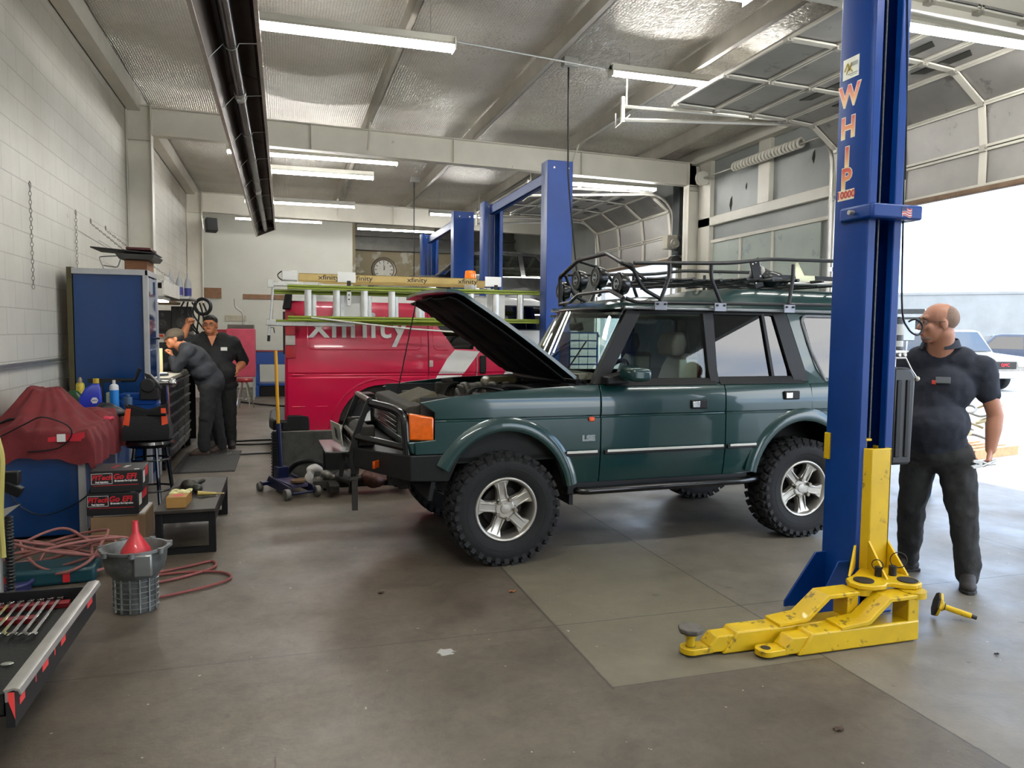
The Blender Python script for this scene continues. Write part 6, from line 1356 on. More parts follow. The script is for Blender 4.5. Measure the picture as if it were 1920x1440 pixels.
o = MB(); o.cyl((-.68, 6.42, .37), (-.54, 6.45, .355), .022, .012, n=12); o.cyl((-.54, 6.45, .355), (-.48, 6.46, .352), .006, n=8); tag(o.obj('air_tool', mat('brass fitting', '#9c8a4c', .4, .5), bevel=.003), 'small brass and steel fitting on the low steel table', 'fitting')
# hoses
b = MB(); 
import random as _r; rr = _r.Random(3)
pts = []
for k in range(64):
    a = k*.62; rx = .33+.11*math.sin(k*.9); ry = .25+.07*math.cos(k*1.3)
    pts.append((-1.48+rx*math.cos(a)+.07*math.sin(k*.37), 5.75+ry*math.sin(a), .10+.09*math.sin(k*.8)+.10*(k/64)))
b.tube(smoothline(pts, 5), .010, 7)
tag(b.obj('air_hose', mat('dusty pink hose', '#8d5a54', .7, var=.2)), 'tangled coil of dusty pink air hose on the floor by the blue bench end', 'hose')
b = MB(); b.tube(smoothline([(-1.2, 5.62, .05), (-1.0, 5.5, .012), (-.7, 5.62, .012), (-.52, 5.72, .012), (-.50, 5.55, .012), (-.75, 5.35, .012), (-.95, 5.3, .012)], 6), .009, 7); b.tube(smoothline([(-1.0, 5.45, .012), (-.7, 5.5, .013), (-.45, 5.45, .012), (-.36, 5.30, .012), (-.5, 5.15, .012), (-.8, 5.0, .012)], 6), .009, 7)
tag(b.obj('air_hose', mat('red air hose', '#7e3f3b', .6)), 'loops of red air hose on the floor right of the gearbox casing', 'hose')
tl = thing('tool_case', 'dark teal plastic tool case under the coiled hose', 'tool case', (-1.55, 5.55, 0), R(4)); b = MB(); b.box(-.33, .33, -.1, .18, 0, .11); b.obj('case', mat('dark teal plastic', '#0c3a42', .45), tl, bevel=.025, seg=3); b = MB(); b.box(-.2, -.16, -.108, -.1, .02, .09); b.obj('latch', M_prred, tl); b = MB(); b.box(.14, .18, -.108, -.1, .02, .09); b.obj('latch', M_prred, tl)
# gearbox casing with funnel
gb = thing('gearbox_casing', 'upright grey cast gearbox casing standing on the floor, bell mouth up', 'gearbox casing', (-.865, 4.86, 0))
M_cast = mat('cast aluminium', '#747776', .5, .6, var=.3, vscale=12, bump=.3, bscale=80)
def ring(r, z, sq=1., ox=0): return [(ox+r*math.cos(2*pi*i/28)*(1+.05*math.cos(4*pi*i/28)), r*sq*math.sin(2*pi*i/28), z) for i in range(28)]
b = MB(); b.loft([ring(.105, 0, .85), ring(.112, .01, .85), ring(.115, .2, .85), ring(.125, .22, .9), ring(.15, .25), ring(.165, .31), ring(.17, .36), ring(.185, .375), ring(.185, .39), ring(.168, .39), ring(.155, .36), ring(.14, .3), ring(.09, .24), ring(.03, .235)], True, True); gbo = b.obj('casing', M_cast, gb, smooth=40)
b = MB()
for k in range(6): b.loft([ring(.114, .03+.032*k, .86), ring(.121, .032+.032*k, .86), ring(.121, .036+.032*k, .86), ring(.114, .038+.032*k, .86)], True, False)
for k in range(14): a = 2*pi*k/14+.1; b.cbox((.118*math.cos(a), .1*math.sin(a), .11), (.012, .008, .2), rz=a)
b.obj('casting_ribs', mat('cast aluminium edge', '#8d8f8c', .45, .7, var=.3, vscale=20), gb)
for k in range(7): a = 2*pi*k/7+.3; b = MB(); b.cyl((.19*math.cos(a), .19*math.sin(a), .365), (.19*math.cos(a), .19*math.sin(a), .395), .018, n=12); b.obj('bolt_lug', M_cast, gb)
b = MB(); b.box(.02, .12, -.185, -.15, .25, .38); b.obj('side_boss', mat('bright cast face', '#8d908e', .4, .7), gb, bevel=.01)
fn = MB(); fn.lathe([(.085, 0), (.08, .02), (.03, .10), (.02, .12), (.015, .19), (.011, .19), (.016, .12), (.027, .098), (.077, .018), (.082, 0)], (-.86, 4.86, .352), (0, 0, 1), 30, caps=False); tag(fn.obj('funnel', mat('red plastic', '#c62f38', .4, coat=.3)), 'red plastic funnel upside down in the gearbox casing', 'funnel')
# hose reel post at the left edge
hp = thing('hose_cart', 'steel tool post with a yellow hose at the left edge of the photo', 'stand', (-1.62, 5.0, 0))
b = MB(); b.cyl((-.0, 0, .0), (0, 0, 1.7), .025, n=14); b.obj('upright', M_rail, hp); b = MB(); b.cyl((.0, -.03, 1.42), (.0, -.03, 1.75), .02, n=12); b.obj('red_handle', mat('red grip', '#9c1c24', .4), hp)
b = MB(); b.tube(smoothline([(.02, -.04, 1.1), (.055, -.05, .95), (.05, -.05, .8), (.04, -.05, .6), (.045, -.05, .35)], 6), .016, 8); b.obj('yellow_hose', mat('yellow hose', '#b3a85c', .5), hp)
b = MB(); b.box(.03, .12, .0, .06, .76, .84); b.cbox((.09, 0, .74), (.1, .05, .06), ry=.5); b.obj('black_clamp', M_black, hp, bevel=.006); b = MB(); b.prism([(.02, .62), (.13, .65), (.02, .56)], 'Y', -.01, .0); b.obj('paper_flag', mat('dirty paper', '#8f8b84', .7), hp)
b = MB()
for k in range(26): b.torus((.045, .05, .06+.02*k), (0, 0, 1), .022, .006, 12, 5)
b.obj('spring', mat('dark spring', '#2a2b2c', .4, .6), hp)
b = MB(); b.torus((-1.70, 5.42, .055), (0, 0, 1), .13, .012, 30, 8); b.lathe([(0, .0), (.12, .0), (.125, .05), (0, .05)], (-1.70, 5.42, 0), (0, 0, 1), 30); tag(b.obj('pail', mat('dark pail with violet rim', '#2d2f5a', .4), None), 'dark round pail with violet rim at the left edge behind the drawer', 'pail')
# open drawer with wrenches
dw = thing('rolling_tool_chest', 'open black toolbox drawer with pale front edge at lower left', 'drawer', (-1.0, 3.12, 0))
b = MB(); b.box(-.62, .0, 0, 1.23, .24, .25); b.box(-.62, .0, 0, .012, .24, .33); b.box(-.62, .0, 1.218, 1.23, .24, .33); b.box(-.012, .0, 0, 1.23, .24, .33); b.obj('tray', mat('black drawer steel', '#111214', .5), dw, bevel=.003)
b = MB(); b.prism([(.0, .30), (.0, .338), (-.006, .345), (.03, .352), (.048, .345), (.055, .325), (.05, .322), (.043, .338), (.028, .343), (.008, .338), (.008, .30)], 'Y', -.015, 1.245); b.obj('front_pull', mat('brushed pull', '#b3b1ab', .35, .6, var=.1), dw); b = MB(); b.box(.0, .03, -.01, 1.24, .20, .335); fr_ = b.obj('drawer_front', mat('dark drawer front', '#202022', .4), dw)
b = MB(); 
for k, (a, c) in enumerate(((.0, .1), (.2, .23), (.28, .4), (.45, .5), (.55, .66), (.7, .74), (.85, .89), (1.02, 1.16))): b.box(.0302, .0315, a+.04, c+.0, .262, .290)
b.prism([(.0, .335), (.03, .335), (.03, .23)], 'Y', -.012, -.0105); pieces(b, 'red_reflector', mat('coral sticker', '#ff4e4e', .4, emit='#ff3030', estr=.0), fr_)
b = MB(); b.box(-.95, -.64, -.1, 1.35, .0, .95); b.obj('chest', M_black, dw)
for k in range(7): b = MB(); b.box(-.55+0, -.02, .05+.0, .3, .25, .252) if k == 0 else None; 
b = MB(); b.box(-.6, -.02, .02, 1.2, .2505, .256); b.obj('foam_liner', mat('charcoal foam', '#242524', .9, bump=.3), dw)
for yy in (1.12, .93):
    b = MB(); b.box(-.60, -.07-(1.12-yy)*.5, yy, yy+.05, .256, .285); tag(b.obj('wrench_rail', mat('dark red rail', '#7c1a22', .4), None, bevel=.004, loc=dw.location), 'dark red wrench holder rail in the drawer, '+('farther' if yy > 1 else 'nearer')+' one', 'tool holder')
def wrench(L_):
    b = MB(); b.loft([[(-.009, .03, -.005), (.009, .03, -.005), (.009, .03, .005), (-.009, .03, .005)], [(-.007, L_*.5, -.004), (.007, L_*.5, -.004), (.007, L_*.5, .004), (-.007, L_*.5, .004)], [(-.009, L_-.02, -.005), (.009, L_-.02, -.005), (.009, L_-.02, .005), (-.009, L_-.02, .005)]])
    b.lathe([(.008, -.006), (.017, -.006), (.017, .006), (.008, .006)], (0, L_, 0), (0, 0, 1), 18, caps=False); b.prism([(-.018, -.005), (-.008, .0), (-.007, .016), (.007, .016), (.008, .0), (.018, -.005), (.02, .022), (.006, .036), (-.006, .036), (-.02, .022)], 'Z', -.005, .005)
    return b
base_w = None
for k in range(10):
    x = -1.105-.044*k; L_ = .51-.016*k; t = thing('wrench', ('longest chrome combination wrench at the right end of the drawer row' if k == 0 else 'chrome combination wrench number %s from the drawer front edge' % ('two', 'three', 'four', 'five', 'six', 'seven', 'eight', 'nine', 'ten')[k-1]), 'wrench', (x, 3.79+.012*k, .294), R(1.5), 'chrome wrenches in the open drawer')
    wrench(L_).obj('wrench_body', M_chrome, t, bevel=.001)
for k in range(3):
    b = MB(); b.tube([(-1.55+.02*k, 3.25+.05*k, .275), (-1.13-.03*k, 3.30+.045*k, .275)], .008, 8); tag(b.obj('extension_bar', M_rail), 'dull steel bar lying at the near end of the drawer, '+('nearest', 'middle', 'farthest')[k]+' one', 'tool', 'bars at the near end of the drawer')
b = MB(); b.tube([(-1.5, 3.52, .27), (-1.16, 3.545, .27)], .006, 8); b.ball((-1.13, 3.55, .27), (.025, .015, .006)); tag(b.obj('spanner', M_rail), 'long dull spanner lying crossways below the wrench row', 'wrench')

# ================================================================ MIDDLE FLOOR
fj = thing('floor_jack', 'dark blue trolley jack with a yellow handle beside the van bumper', 'jack', (.02, 8.07, 0), R(113))
M_jb = mat('navy jack paint', '#10183a', .35, .2, var=.2, vscale=8)
for s in (-1, 1): b = MB(); b.prism([(-.38, .06), (-.36, .12), (.18, .16), (.24, .10), (.24, .05), (-.3, .04)], 'Y', s*.12-.008, s*.12+.008); b.obj('side_frame', M_jb, fj, bevel=.004)
b = MB(); b.box(-.3, .12, -.09, .09, .10, .135); b.obj('deck', mat('purple grey lid', '#4b4660', .4, .3, var=.2), fj, bevel=.006)
b = MB(); b.cyl((-.26, 0, .15), (-.26, 0, .175), .075, n=28); b.obj('saddle', mat('rusty saddle', '#6b5238', .6, .4, var=.3), fj, bevel=.004)
for x, y, r in ((-.36, -.16, .055), (-.36, .16, .055), (.24, -.2, .045), (.24, .2, .045)): b = MB(); b.cyl((x, y-.025, r), (x, y+.025, r), r, n=20); b.obj('wheel', mat('grey jack wheel', '#6b6860', .6, .2), fj, bevel=.006)
b = MB(); b.box(.15, .25, -.2, .2, .07, .1); b.cyl((-.36, -.16, .055), (-.36, .16, .055), .012); pieces(b, 'axle_bar', M_jb, fj)
b = MB(); b.cyl((.16, 0, .12), (.22, 0, .70), .026, n=16); b.box(.1, .22, -.06, .06, .1, .25); b.obj('handle_socket', M_jb, fj, bevel=.004)
b = MB(); b.cyl((.22, 0, .66), (.27, 0, 1.47), .017, n=16); b.obj('handle', mat('yellow handle grip', '#d59a12', .4, var=.05), fj)
# leaning panel
lp2 = thing('corrugated_panel', 'grey scuffed radiator-like panel standing on edge in front of the van', 'panel', (.24, 8.9, 0), R(-3))
b = MB(); b.box(-.33, .46, -.03, .03, .0, .53); b.obj('panel', mat('scuffed dark panel', '#3f3f3b', .6, .3, var=.4, vscale=9, bump=.4), lp2, bevel=.006)
b = MB(); b.box(-.38, -.28, -.05, .05, .0, .54); b.obj('side_tank', M_black, lp2, bevel=.01)
for k in range(16): 
    pass
b = MB(); [b.box(-.392, -.27, -.056, .056, .03+.034*k, .04+.034*k) for k in range(15)]; b.obj('ribs', M_black, lp2)
# axle / parts heap
o = thing('engine_cradle', 'black engine stand frame with parts under the front of the green car', 'frame', (.62, 8.15, 0))
b = MB(); b.box(-.22, .42, -.1, -.04, .22, .42); b.cyl((-.22, -.07, 0), (-.22, -.07, .44), .02, n=10); b.obj('black_plate', M_black, o, bevel=.006)
b = MB(); b.box(-.35, .75, -.28, -.2, .06, .14); b.box(-.2, -.1, -.5, .3, .06, .13); b.box(.5, .6, -.5, .3, .06, .13); b.obj('base_frame', M_dkst, o, bevel=.006)
for i, (x, y, z, r, nm) in enumerate(((.0, -.3, .16, (.14, .1, .08), 'oily dark casting'), (.25, -.34, .15, (.13, .12, .09), 'rusty brown casting'), (.5, -.3, .14, (.12, .1, .09), 'black oily lump'), (-.2, -.18, .17, (.1, .08, .05), 'grey flange plate'))):
    q = blob('engine_part', [((.62+x, 8.15+y, z), r, (.2*i, .3, .5*i)), ((.62+x-.1, 8.15+y, z-.03), (.62+x+.12, 8.15+y-.05, z), .03, .03)], mat(nm, ('#3b3a36', '#4a2c24', '#191a1b', '#6d6a62')[i], .5, .4, var=.35, vscale=20), None, .014, 1, disp=.03); tag(q, nm+' in the heap of parts in front of the green car bumper', 'engine part')
o = blob('paper_towel', [((.30, 8.25, .20), (.09, .06, .05)), ((.24, 8.22, .1), (.05, .04, .1), (0, .2, 0))], mat('white crumpled paper', '#b9b5b0', .7), None, .012, 1, disp=.03); tag(o, 'white crumpled plastic and paper bundle among the parts by the jack', 'paper')
b = MB(); b.tube(smoothline([(.0, 8.5, .1), (.12, 8.4, .24), (.3, 8.3, .28), (.42, 8.3, .2)]), .03, 10); tag(b.obj('radiator_hose', M_black), 'bent black radiator hose beside the corrugated panel', 'hose')
b = MB(); b.cyl((.25, 7.95, .10), (.68, 7.95, .12), .028, n=12); tag(b.obj('pipe', mat('olive grey pipe', '#4b4a3a', .5, .3)), 'olive grey pipe lying between the trolley jack and the parts heap', 'pipe')
# small litter on the floor
for lab, x, y, c, s in (('tiny brown dead leaf on the floor left of the pale slab', 1.40, 4.55, '#8a5a35', .03), ('small dark scrap on the bare floor in the middle', .58, 4.75, '#3a2a20', .025), ('flattened grey scrap near the bottom of the floor', 1.58, 2.35, '#8b8577', .03), ('dark bent clip on the floor near the centre bottom', 2.25, 2.55, '#4a3c32', .03), ('small black curl on the floor near the fallen adapter', 3.60, 2.95, '#141414', .018)):
    b = MB(); b.sheet(lambda u, v: (x+s*(u-.5)*1.6, y+s*(v-.5)*(1-.6*abs(u-.5)), .004+s*.3*abs(math.sin(u*5+v*3))), 6, 4, .001); tag(b.obj('floor_litter', mat('litter '+c[1:], c, .8)), lab, 'litter')
# tool board behind the car, seen through its windscreen
tbd = thing('socket_cabinet', 'white label-fronted parts cabinet with blue trim seen through the windscreen', 'cabinet', (3.6, 8.9, 0)); b = MB(); b.box(-.16, .24, -.05, .3, .75, 1.70); b.obj('case', M_bblue, tbd)
for i in range(9):
    for j in range(3): b = MB(); b.box(-.14+.12*j, -.03+.12*j, -.06, -.05, .8+.1*i, .88+.1*i); b.obj('drawer_label', M_logo, tbd)
b = MB(); b.box(-.1, .2, .0, .25, 0, .75); b.obj('stand', M_black, tbd)
# ================================================================ PEOPLE
M_skin = mat('weathered skin', '#b9836a', .5, var=.06, vscale=10)
M_skin2 = mat('tanned skin', '#b5744f', .5, var=.06, vscale=10)
def V(*a): return Vector(a)
def eul(F, Lf, U): return Matrix((F, Lf, U)).transposed().to_euler()
def basis(F):
    F = Vector(F).normalized(); Lf = Vector((0, 0, 1)).cross(F).normalized(); return F, Lf, F.cross(Lf).normalized()
HS = [1.]
def headcaps(c, F, neck):
    F, Lf, U = basis(F); e = eul(F, Lf, U); h = HS[0]; P = lambda f, l, u: c+(F*f+Lf*l+U*u)*h
    raw = [(P(-.012, 0, .03), (.098, .079, .088), e), (P(.02, 0, -.035), (.072, .062, .078), e), (P(.055, 0, -.09), (.032, .036, .026), e), (P(.086, 0, .012), P(.106, 0, -.026), .009, .015), (P(.1, -.012, -.03), P(.1, .012, -.03), .009, .009),
            (P(.078, -.035, .034), P(.078, .035, .034), .013, .013), (P(.06, -.04, -.025), (.025, .022, .028), e), (P(.06, .04, -.025), (.025, .022, .028), e), (P(-.005, -.080, -.008), (.020, .009, .032), e), (P(-.005, .080, -.008), (.020, .009, .032), e),
            (P(.084, -.018, -.062), P(.084, .018, -.062), .009, .009), (P(.082, -.016, -.075), P(.082, .016, -.075), .009, .009), (P(-.025, 0, -.06), neck, .066, .078)]
    out = []
    for q in raw:
        if len(q) == 3: out.append((q[0], tuple(k*h for k in q[1]), q[2]))
        else: out.append((q[0], q[1], q[2]*h, q[3]*h))
    return out
def face(c, F, o, glasses, brow, beard=None):
    F, Lf, U = basis(F); P = lambda f, l, u: c+(F*f+Lf*l+U*u)*HS[0]
    for s in (-1, 1):
        b = MB(); b.ball(P(.0800, s*.031, .006), .0105*HS[0], 14, 10); e = b.obj('eye', mat('eye white', '#9c8f86', .35), o)
        b = MB(); b.ball(P(.0865, s*.031, .006), .0058*HS[0], 12, 8); b.obj('iris', mat('dark iris', '#22160f', .2), e)
        b = MB(); b.tube([P(.090, s*.014, .030), P(.094, s*.030, .036), P(.084, s*.05, .030)], .0045, 6); b.obj('eyebrow', brow, o)
    b = MB(); b.tube([P(.090, -.022, -.068), P(.0955, 0, -.066), P(.090, .022, -.068)], .0035, 6); b.obj('lips', mat('lip tone', '#8a4a3c', .5), o)
    if beard: b = MB(); b.ball((0, 0, 0), (1, 1, 1), 18, 12); e3 = eul(F, Lf, U).to_matrix().to_4x4(); b.v = [Matrix.Translation(P(.055, 0, -.088)) @ e3 @ Matrix.Diagonal((.040, .042, .026, 1)) @ v for v in b.v]; b.obj('beard', beard, o)
    if glasses:
        b = MB()
        for s in (-1, 1):
            b.tube([P(.103, s*.033+.023*math.cos(2*pi*i/20), .004+.016*math.sin(2*pi*i/20)) for i in range(20)], .0018, 6, True); b.tube([P(.102, s*.056, .008), P(.05, s*.082, .01), P(-.005, s*.088, .008)], .002, 6)
        b.tube([P(.103, -.01, .008), P(.108, 0, .012), P(.103, .01, .008)], .002, 6); b.obj('glasses', mat('dark spectacle frame', '#2a2420', .3, .5), o)
def handcaps(w, D, N, curl=(40, 45, 30), spread=.2, thumb=1, s=1.):
    """w wrist, D direction wrist->knuckles, N palm normal (fingers curl towards it)"""
    D = Vector(D).normalized(); N = Vector(N); N = (N-D*N.dot(D)).normalized(); S = D.cross(N)*thumb; out = []
    for k in range(4):
        off = (-.030+.0195*k); kn = w+D*(.088-.004*abs(k-1.2))*s-S*off*s
        out.append((w-S*off*.45*s, kn, .0135*s, .0115*s))
        d = (D-S*spread*(off/.03)*.35).normalized(); p = kn; r0 = .0095*s*(1, 1.02, .97, .85)[3-k]
        for L_, c, r1 in zip((.043, .027, .021), curl, (.92, .85, .75)):
            m = Matrix.Rotation(R(c), 3, D.cross(N)); d = (m @ d).normalized(); q = p+d*L_*s*(.82, .95, 1, .93)[k]
            out.append((p, q, r0, r0*.94)); p = q; r0 *= .93
    out.append((w, w+D*.07*s+N*.004, .017*s, .014*s))
    t0 = w+D*.025*s+S*.022*s; t1 = t0+(D*.6+S*.65+N*.35).normalized()*.042*s; t2 = t1+(D*.85+S*.1+N*.5).normalized()*.030*s; t3 = t2+(D*.9-S*.1+N*.6).normalized()*.022*s
    out += [(t0, t1, .014*s, .0115*s), (t1, t2, .0115*s, .0105*s), (t2, t3, .0105*s, .0085*s)]
    return out
def person(lab, J, skinm, cloth, trous, g=1., glasses=True, hairm=None, bootm=None, hands=None, sleeve=1.):
    F, Lf, U = basis(J['F']); e = eul(F, Lf, V(0, 0, 1)); c = J['head']; nb = J['neck']
    caps = headcaps(c, J['headF'], nb)
    caps += [(J['shL'], J['shR'], .05, .05), (nb, J['chest'], .075, .10), (J['chest'], J['belly'], .11, .12), (J['belly'], J['pelvis'], .12, .11)]
    for s in 'LR':
        caps += [(J['sh'+s], J['el'+s], .052*g, .042*g), (J['el'+s], (J['el'+s]*.62+J['wr'+s]*.38), .042*g, .043*g), ((J['el'+s]*.62+J['wr'+s]*.38), J['wr'+s], .043*g, .028*g)]
        caps += [(J['hip'+s], J['kn'+s], .075, .055), (J['kn'+s], J['an'+s], .052, .038), (J['an'+s], J['an'+s]+J['ft'+s].normalized()*.08-V(0, 0, .055), .034, .024)]
        caps += handcaps(J['wr'+s], *hands[s])
    o = blob('person', caps, skinm, None, .0065, 2); tag(o, lab, 'person')
    def tors(m, k):
        return
    sh = [(J['shL'], J['shR'], .082*g, .082*g), (J['shL'].lerp(nb, .5), J['shR'].lerp(nb, .5), .085*g, .085*g), (J['chest'], (.145*g, .20*g, .20), J.get('rot', e)), (J['belly'], (.155*g*J.get('bf', 1), .195*g, .19), J.get('rot', e)), (J['chest'], J['belly'], .15*g, .15*g), (J['belly'], J['pelvis']+V(0, 0, .05), .155*g, .165*g), (nb-V(0, 0, .015), J['chest'], .082, .13*g)]
    for s in 'LR':
        ec = J['sh'+s].lerp(J['el'+s], sleeve); sh += [(J['sh'+s], ec, .078*g, .064*g)]
        sh += [(J['sh'+s], J['chest'], .08*g, .12*g)]
    if J.get('long'): sh += [(J['el'+s], J['el'+s].lerp(J['wr'+s], .8), .062*g, .048*g) for s in 'LR']
    q = blob('shirt', sh, cloth, o, .012, 4, disp=.022)
    tr = [(J['pelvis']-V(0, 0, .03), (.15*g, .18*g, .12), J.get('rot2', e))]
    for s in 'LR':
        k_ = J['kn'+s]; a_ = J['an'+s]
        tr += [(J['hip'+s], k_, .105*g, .082*g), (J['pelvis'], J['hip'+s]-V(0, 0, .05), .14*g, .105*g), (k_, a_+V(0, 0, .03), .080*g, .074), (a_+V(0, 0, .06), a_-V(0, 0, .015), .078, .070)]
    blob('trousers', tr, trous, o, .012, 4, disp=.026)
    for s in 'LR':
        a_ = J['an'+s]; f = J['ft'+s].normalized(); f0 = V(f.x, f.y, 0).normalized(); e2 = eul(f0, V(-f0.y, f0.x, 0), V(0, 0, 1)); up = J.get('heel'+s, 0)
        bt = blob('boot', [(a_+V(0, 0, .05), a_-V(0, 0, .05), .058, .056), (a_+f0*.03-V(0, 0, .02), a_+f0*.10-V(0, 0, .05), .050, .046), (a_+f0*.02-V(0, 0, .055), (.085, .048, .045), e2), (a_+f0*.11-V(0, 0, .06), (.075, .052, .038), e2), (a_-f0*.03-V(0, 0, .055), (.05, .045, .045), e2)], bootm, o, .010, 2)
        b = MB(); pts = [(.19, 0), (.17, .035), (.11, .052), (.02, .045), (-.07, .043), (-.085, 0), (-.07, -.043), (.02, -.045), (.11, -.052), (.17, -.035)]; lf = V(-f0.y, f0.x, 0)
        z0 = a_.z-.1; b.loft([[tuple(V(a_.x, a_.y, 0)+f0*p+lf*q_+V(0, 0, z)) for p, q_ in pts] for z in (z0, z0+.022)]); b.obj('boot_sole', mat('black sole', '#151413', .7), bt, bevel=.005)
    face(c, J['headF'], o, glasses, hairm, J.get('beard'))
    return o
def patch(o, lab, c, n, w_, h_, m, nm='name_patch', up=V(0, 0, 1)):
    n = Vector(n).normalized(); r_ = up.cross(n).normalized(); u = n.cross(r_); b = MB(); c = Vector(c)
    b.loft([[tuple(c+r_*x*w_/2+u*y*h_/2+n*k) for x, y in ((-1, -1), (1, -1), (1, 1), (-1, 1))] for k in (-.02, .003)]); return b.obj(nm, m, o, bevel=.003)
def collar(o, nb, F, r_, m, open_=.6, nm='collar'):
    F, Lf, U = basis(F); b = MB()
    def f(u, v):
        a = (open_+(2*pi-2*open_)*u); rr = r_+.018*v
        return nb+F*(rr*math.cos(a))+Lf*(rr*math.sin(a))+V(0, 0, .045-.05*v+.03*(1-math.cos(a))*.5)
    b.sheet(f, 24, 3, .006); b.obj(nm, m, o)
def hair(o, c, F, m, full=True, name='hair'):
    F, Lf, U = basis(F); e = eul(F, Lf, U); h = HS[0]; P = lambda f, l, u: c+(F*f+Lf*l+U*u)*h; Q = lambda *a: tuple(k*h for k in a)
    if full: q = blob(name, [(P(-.02, 0, .052), Q(.096, .085, .078), e), (P(-.055, 0, .0), Q(.06, .078, .07), e), (P(.04, 0, .09), Q(.05, .06, .028), e)], m, o, .008, 2, disp=.012)
    else: q = blob(name, [(P(-.040, 0, .030), Q(.075, .0825, .078), e), (P(-.012, 0, .018), Q(.068, .0815, .042), e)], m, o, .008, 2, disp=.005)
    return q
M_shirtA = mat('charcoal work shirt', '#25272c', .85, var=.15, bump=.2)
M_shirtB = mat('black work shirt', '#161718', .85, var=.15, bump=.2)
M_shirtC = mat('slate work shirt', '#252a36', .85, var=.12, bump=.2)
M_trous = mat('black work trousers', '#1a1b1b', .9, var=.2, bump=.2)
M_trousC = mat('dark grey work trousers', '#2b2c2c', .9, var=.25, bump=.2)
M_boot = mat('dusty black boots', '#2a2625', .7, var=.3, vscale=14)
M_boot2 = mat('brown work shoes', '#3a2a20', .7, var=.3, vscale=14)
M_hairB = mat('short dark hair', '#1d1a18', .8, var=.4, vscale=50)
M_hairG = mat('cropped grey stubble', '#8f786a', .9, var=.12, vscale=60)
# --- man by the blue post
HS[0] = 1.1
J = dict(F=(-.93, -.37, 0), head=V(4.10, 3.90, 1.77), headF=(-.86, .42, -.02), neck=V(4.18, 3.95, 1.58), chest=V(4.21, 3.98, 1.35), belly=V(4.17, 3.97, 1.10), pelvis=V(4.24, 4.0, .93), bf=1.12,
         shL=V(4.37, 3.80, 1.475), shR=V(4.08, 4.15, 1.475), elL=V(4.465, 3.76, 1.17), elR=V(4.02, 4.22, 1.2), wrL=V(4.44, 3.76, .945), wrR=V(3.86, 4.08, 1.28),
         hipL=V(4.31, 3.91, .88), hipR=V(4.20, 4.09, .88), knL=V(4.345, 3.86, .50), knR=V(4.21, 4.15, .50), anL=V(4.385, 3.835, .10), anR=V(4.285, 4.235, .10), ftL=V(-.62, -.6, 0), ftR=V(-1, .15, 0), beard=mat('grey stubble', '#8b7062', .9, var=.15, vscale=60))
o = person('bald man in glasses and slate work shirt by the blue post, pliers in hand', J, M_skin, M_shirtC, M_trousC, 1.14, True, M_hairG, M_boot,
           {'L': ((-.38, -.22, -.9), (-.5, .75, -.1), (55, 60, 35), .1, 1, 1.05), 'R': ((-.9, -.3, .3), (0, -.3, -1), (25, 30, 20), .2, 1, 1.)}, .52)
hair(o, J['head'], J['headF'], M_hairG, False, 'cropped_hair')
collar(o, J['neck']+V(0, 0, .02), J['F'], .100, M_shirtC)
patch(o, '', V(4.095, 3.835, 1.40), (-.72, -.66, .2), .085, .042, mat('grey name patch', '#5c6266', .6)); patch(o, '', V(4.055, 3.87, 1.385), (-.80, -.56, .2), .022, .028, mat('red tab', '#b8372c', .6), 'red_tab')
pt = thing('pliers', 'silver adjustable pliers held in the bald man\'s hanging hand', 'pliers', (4.405, 3.715, .865))
b = MB(); b.tube([(.05, .02, .012), (-.03, -.0, .0), (-.10, -.01, -.015)], .008, 8); b.tube([(.05, .02, -.012), (-.03, 0, -.008), (-.10, -.01, .012)], .008, 8); b.obj('handles', M_rail, pt)
b = MB(); b.prism([(-.10, -.02), (-.17, -.03), (-.19, -.01), (-.13, .0), (-.18, .012), (-.17, .03), (-.10, .024)], 'Y', -.018, -.004); b.obj('jaws', M_rail, pt, bevel=.003)
# --- standing man at the left
HS[0] = 1.16
J = dict(F=(-.12, -1, 0), head=V(-.985, 11.26, 1.745), headF=(-.10, -1, -.03), neck=V(-.955, 11.36, 1.58), chest=V(-.93, 11.36, 1.34), belly=V(-.90, 11.30, 1.10), pelvis=V(-.88, 11.38, .94), bf=1.1,
         shL=V(-.70, 11.38, 1.49), shR=V(-1.16, 11.34, 1.51), elL=V(-.565, 11.50, 1.22), elR=V(-1.36, 11.18, 1.53), wrL=V(-.635, 11.26, 1.13), wrR=V(-1.265, 11.14, 1.735),
         hipL=V(-.80, 11.38, .88), hipR=V(-.98, 11.36, .88), knL=V(-.77, 11.36, .5), knR=V(-1.0, 11.34, .5), anL=V(-.74, 11.40, .10), anR=V(-.98, 11.36, .10), ftL=V(.15, -1, 0), ftR=V(-.2, -1, 0), beard=mat('trimmed stubble', '#5d3b2b', .9, var=.3, vscale=60))
o = person('heavy man in glasses and black work clothes with one hand raised', J, M_skin2, M_shirtB, M_trous, 1.38, True, M_hairB, M_boot,
           {'L': ((-.5, -.7, -.4), (-.5, .5, -.6), (70, 70, 40), .1, 1, 1.), 'R': ((.25, -.2, .95), (.55, -.8, -.1), (50, 60, 35), .15, 1, 1.1)}, .92)
hair(o, J['head'], J['headF'], M_hairB, True); collar(o, J['neck']-V(0, 0, .005), J['F'], .105, M_shirtB)
patch(o, '', V(-.80, 11.155, 1.42), (.12, -1, .25), .085, .05, mat('white name patch', '#c7c7bf', .6))
b = MB(); b.prism([(-1.01, 1.60), (-.90, 1.60), (-.955, 1.46)], 'Y', 11.15, 11.22); b.obj('open_collar_skin', M_skin2, o)
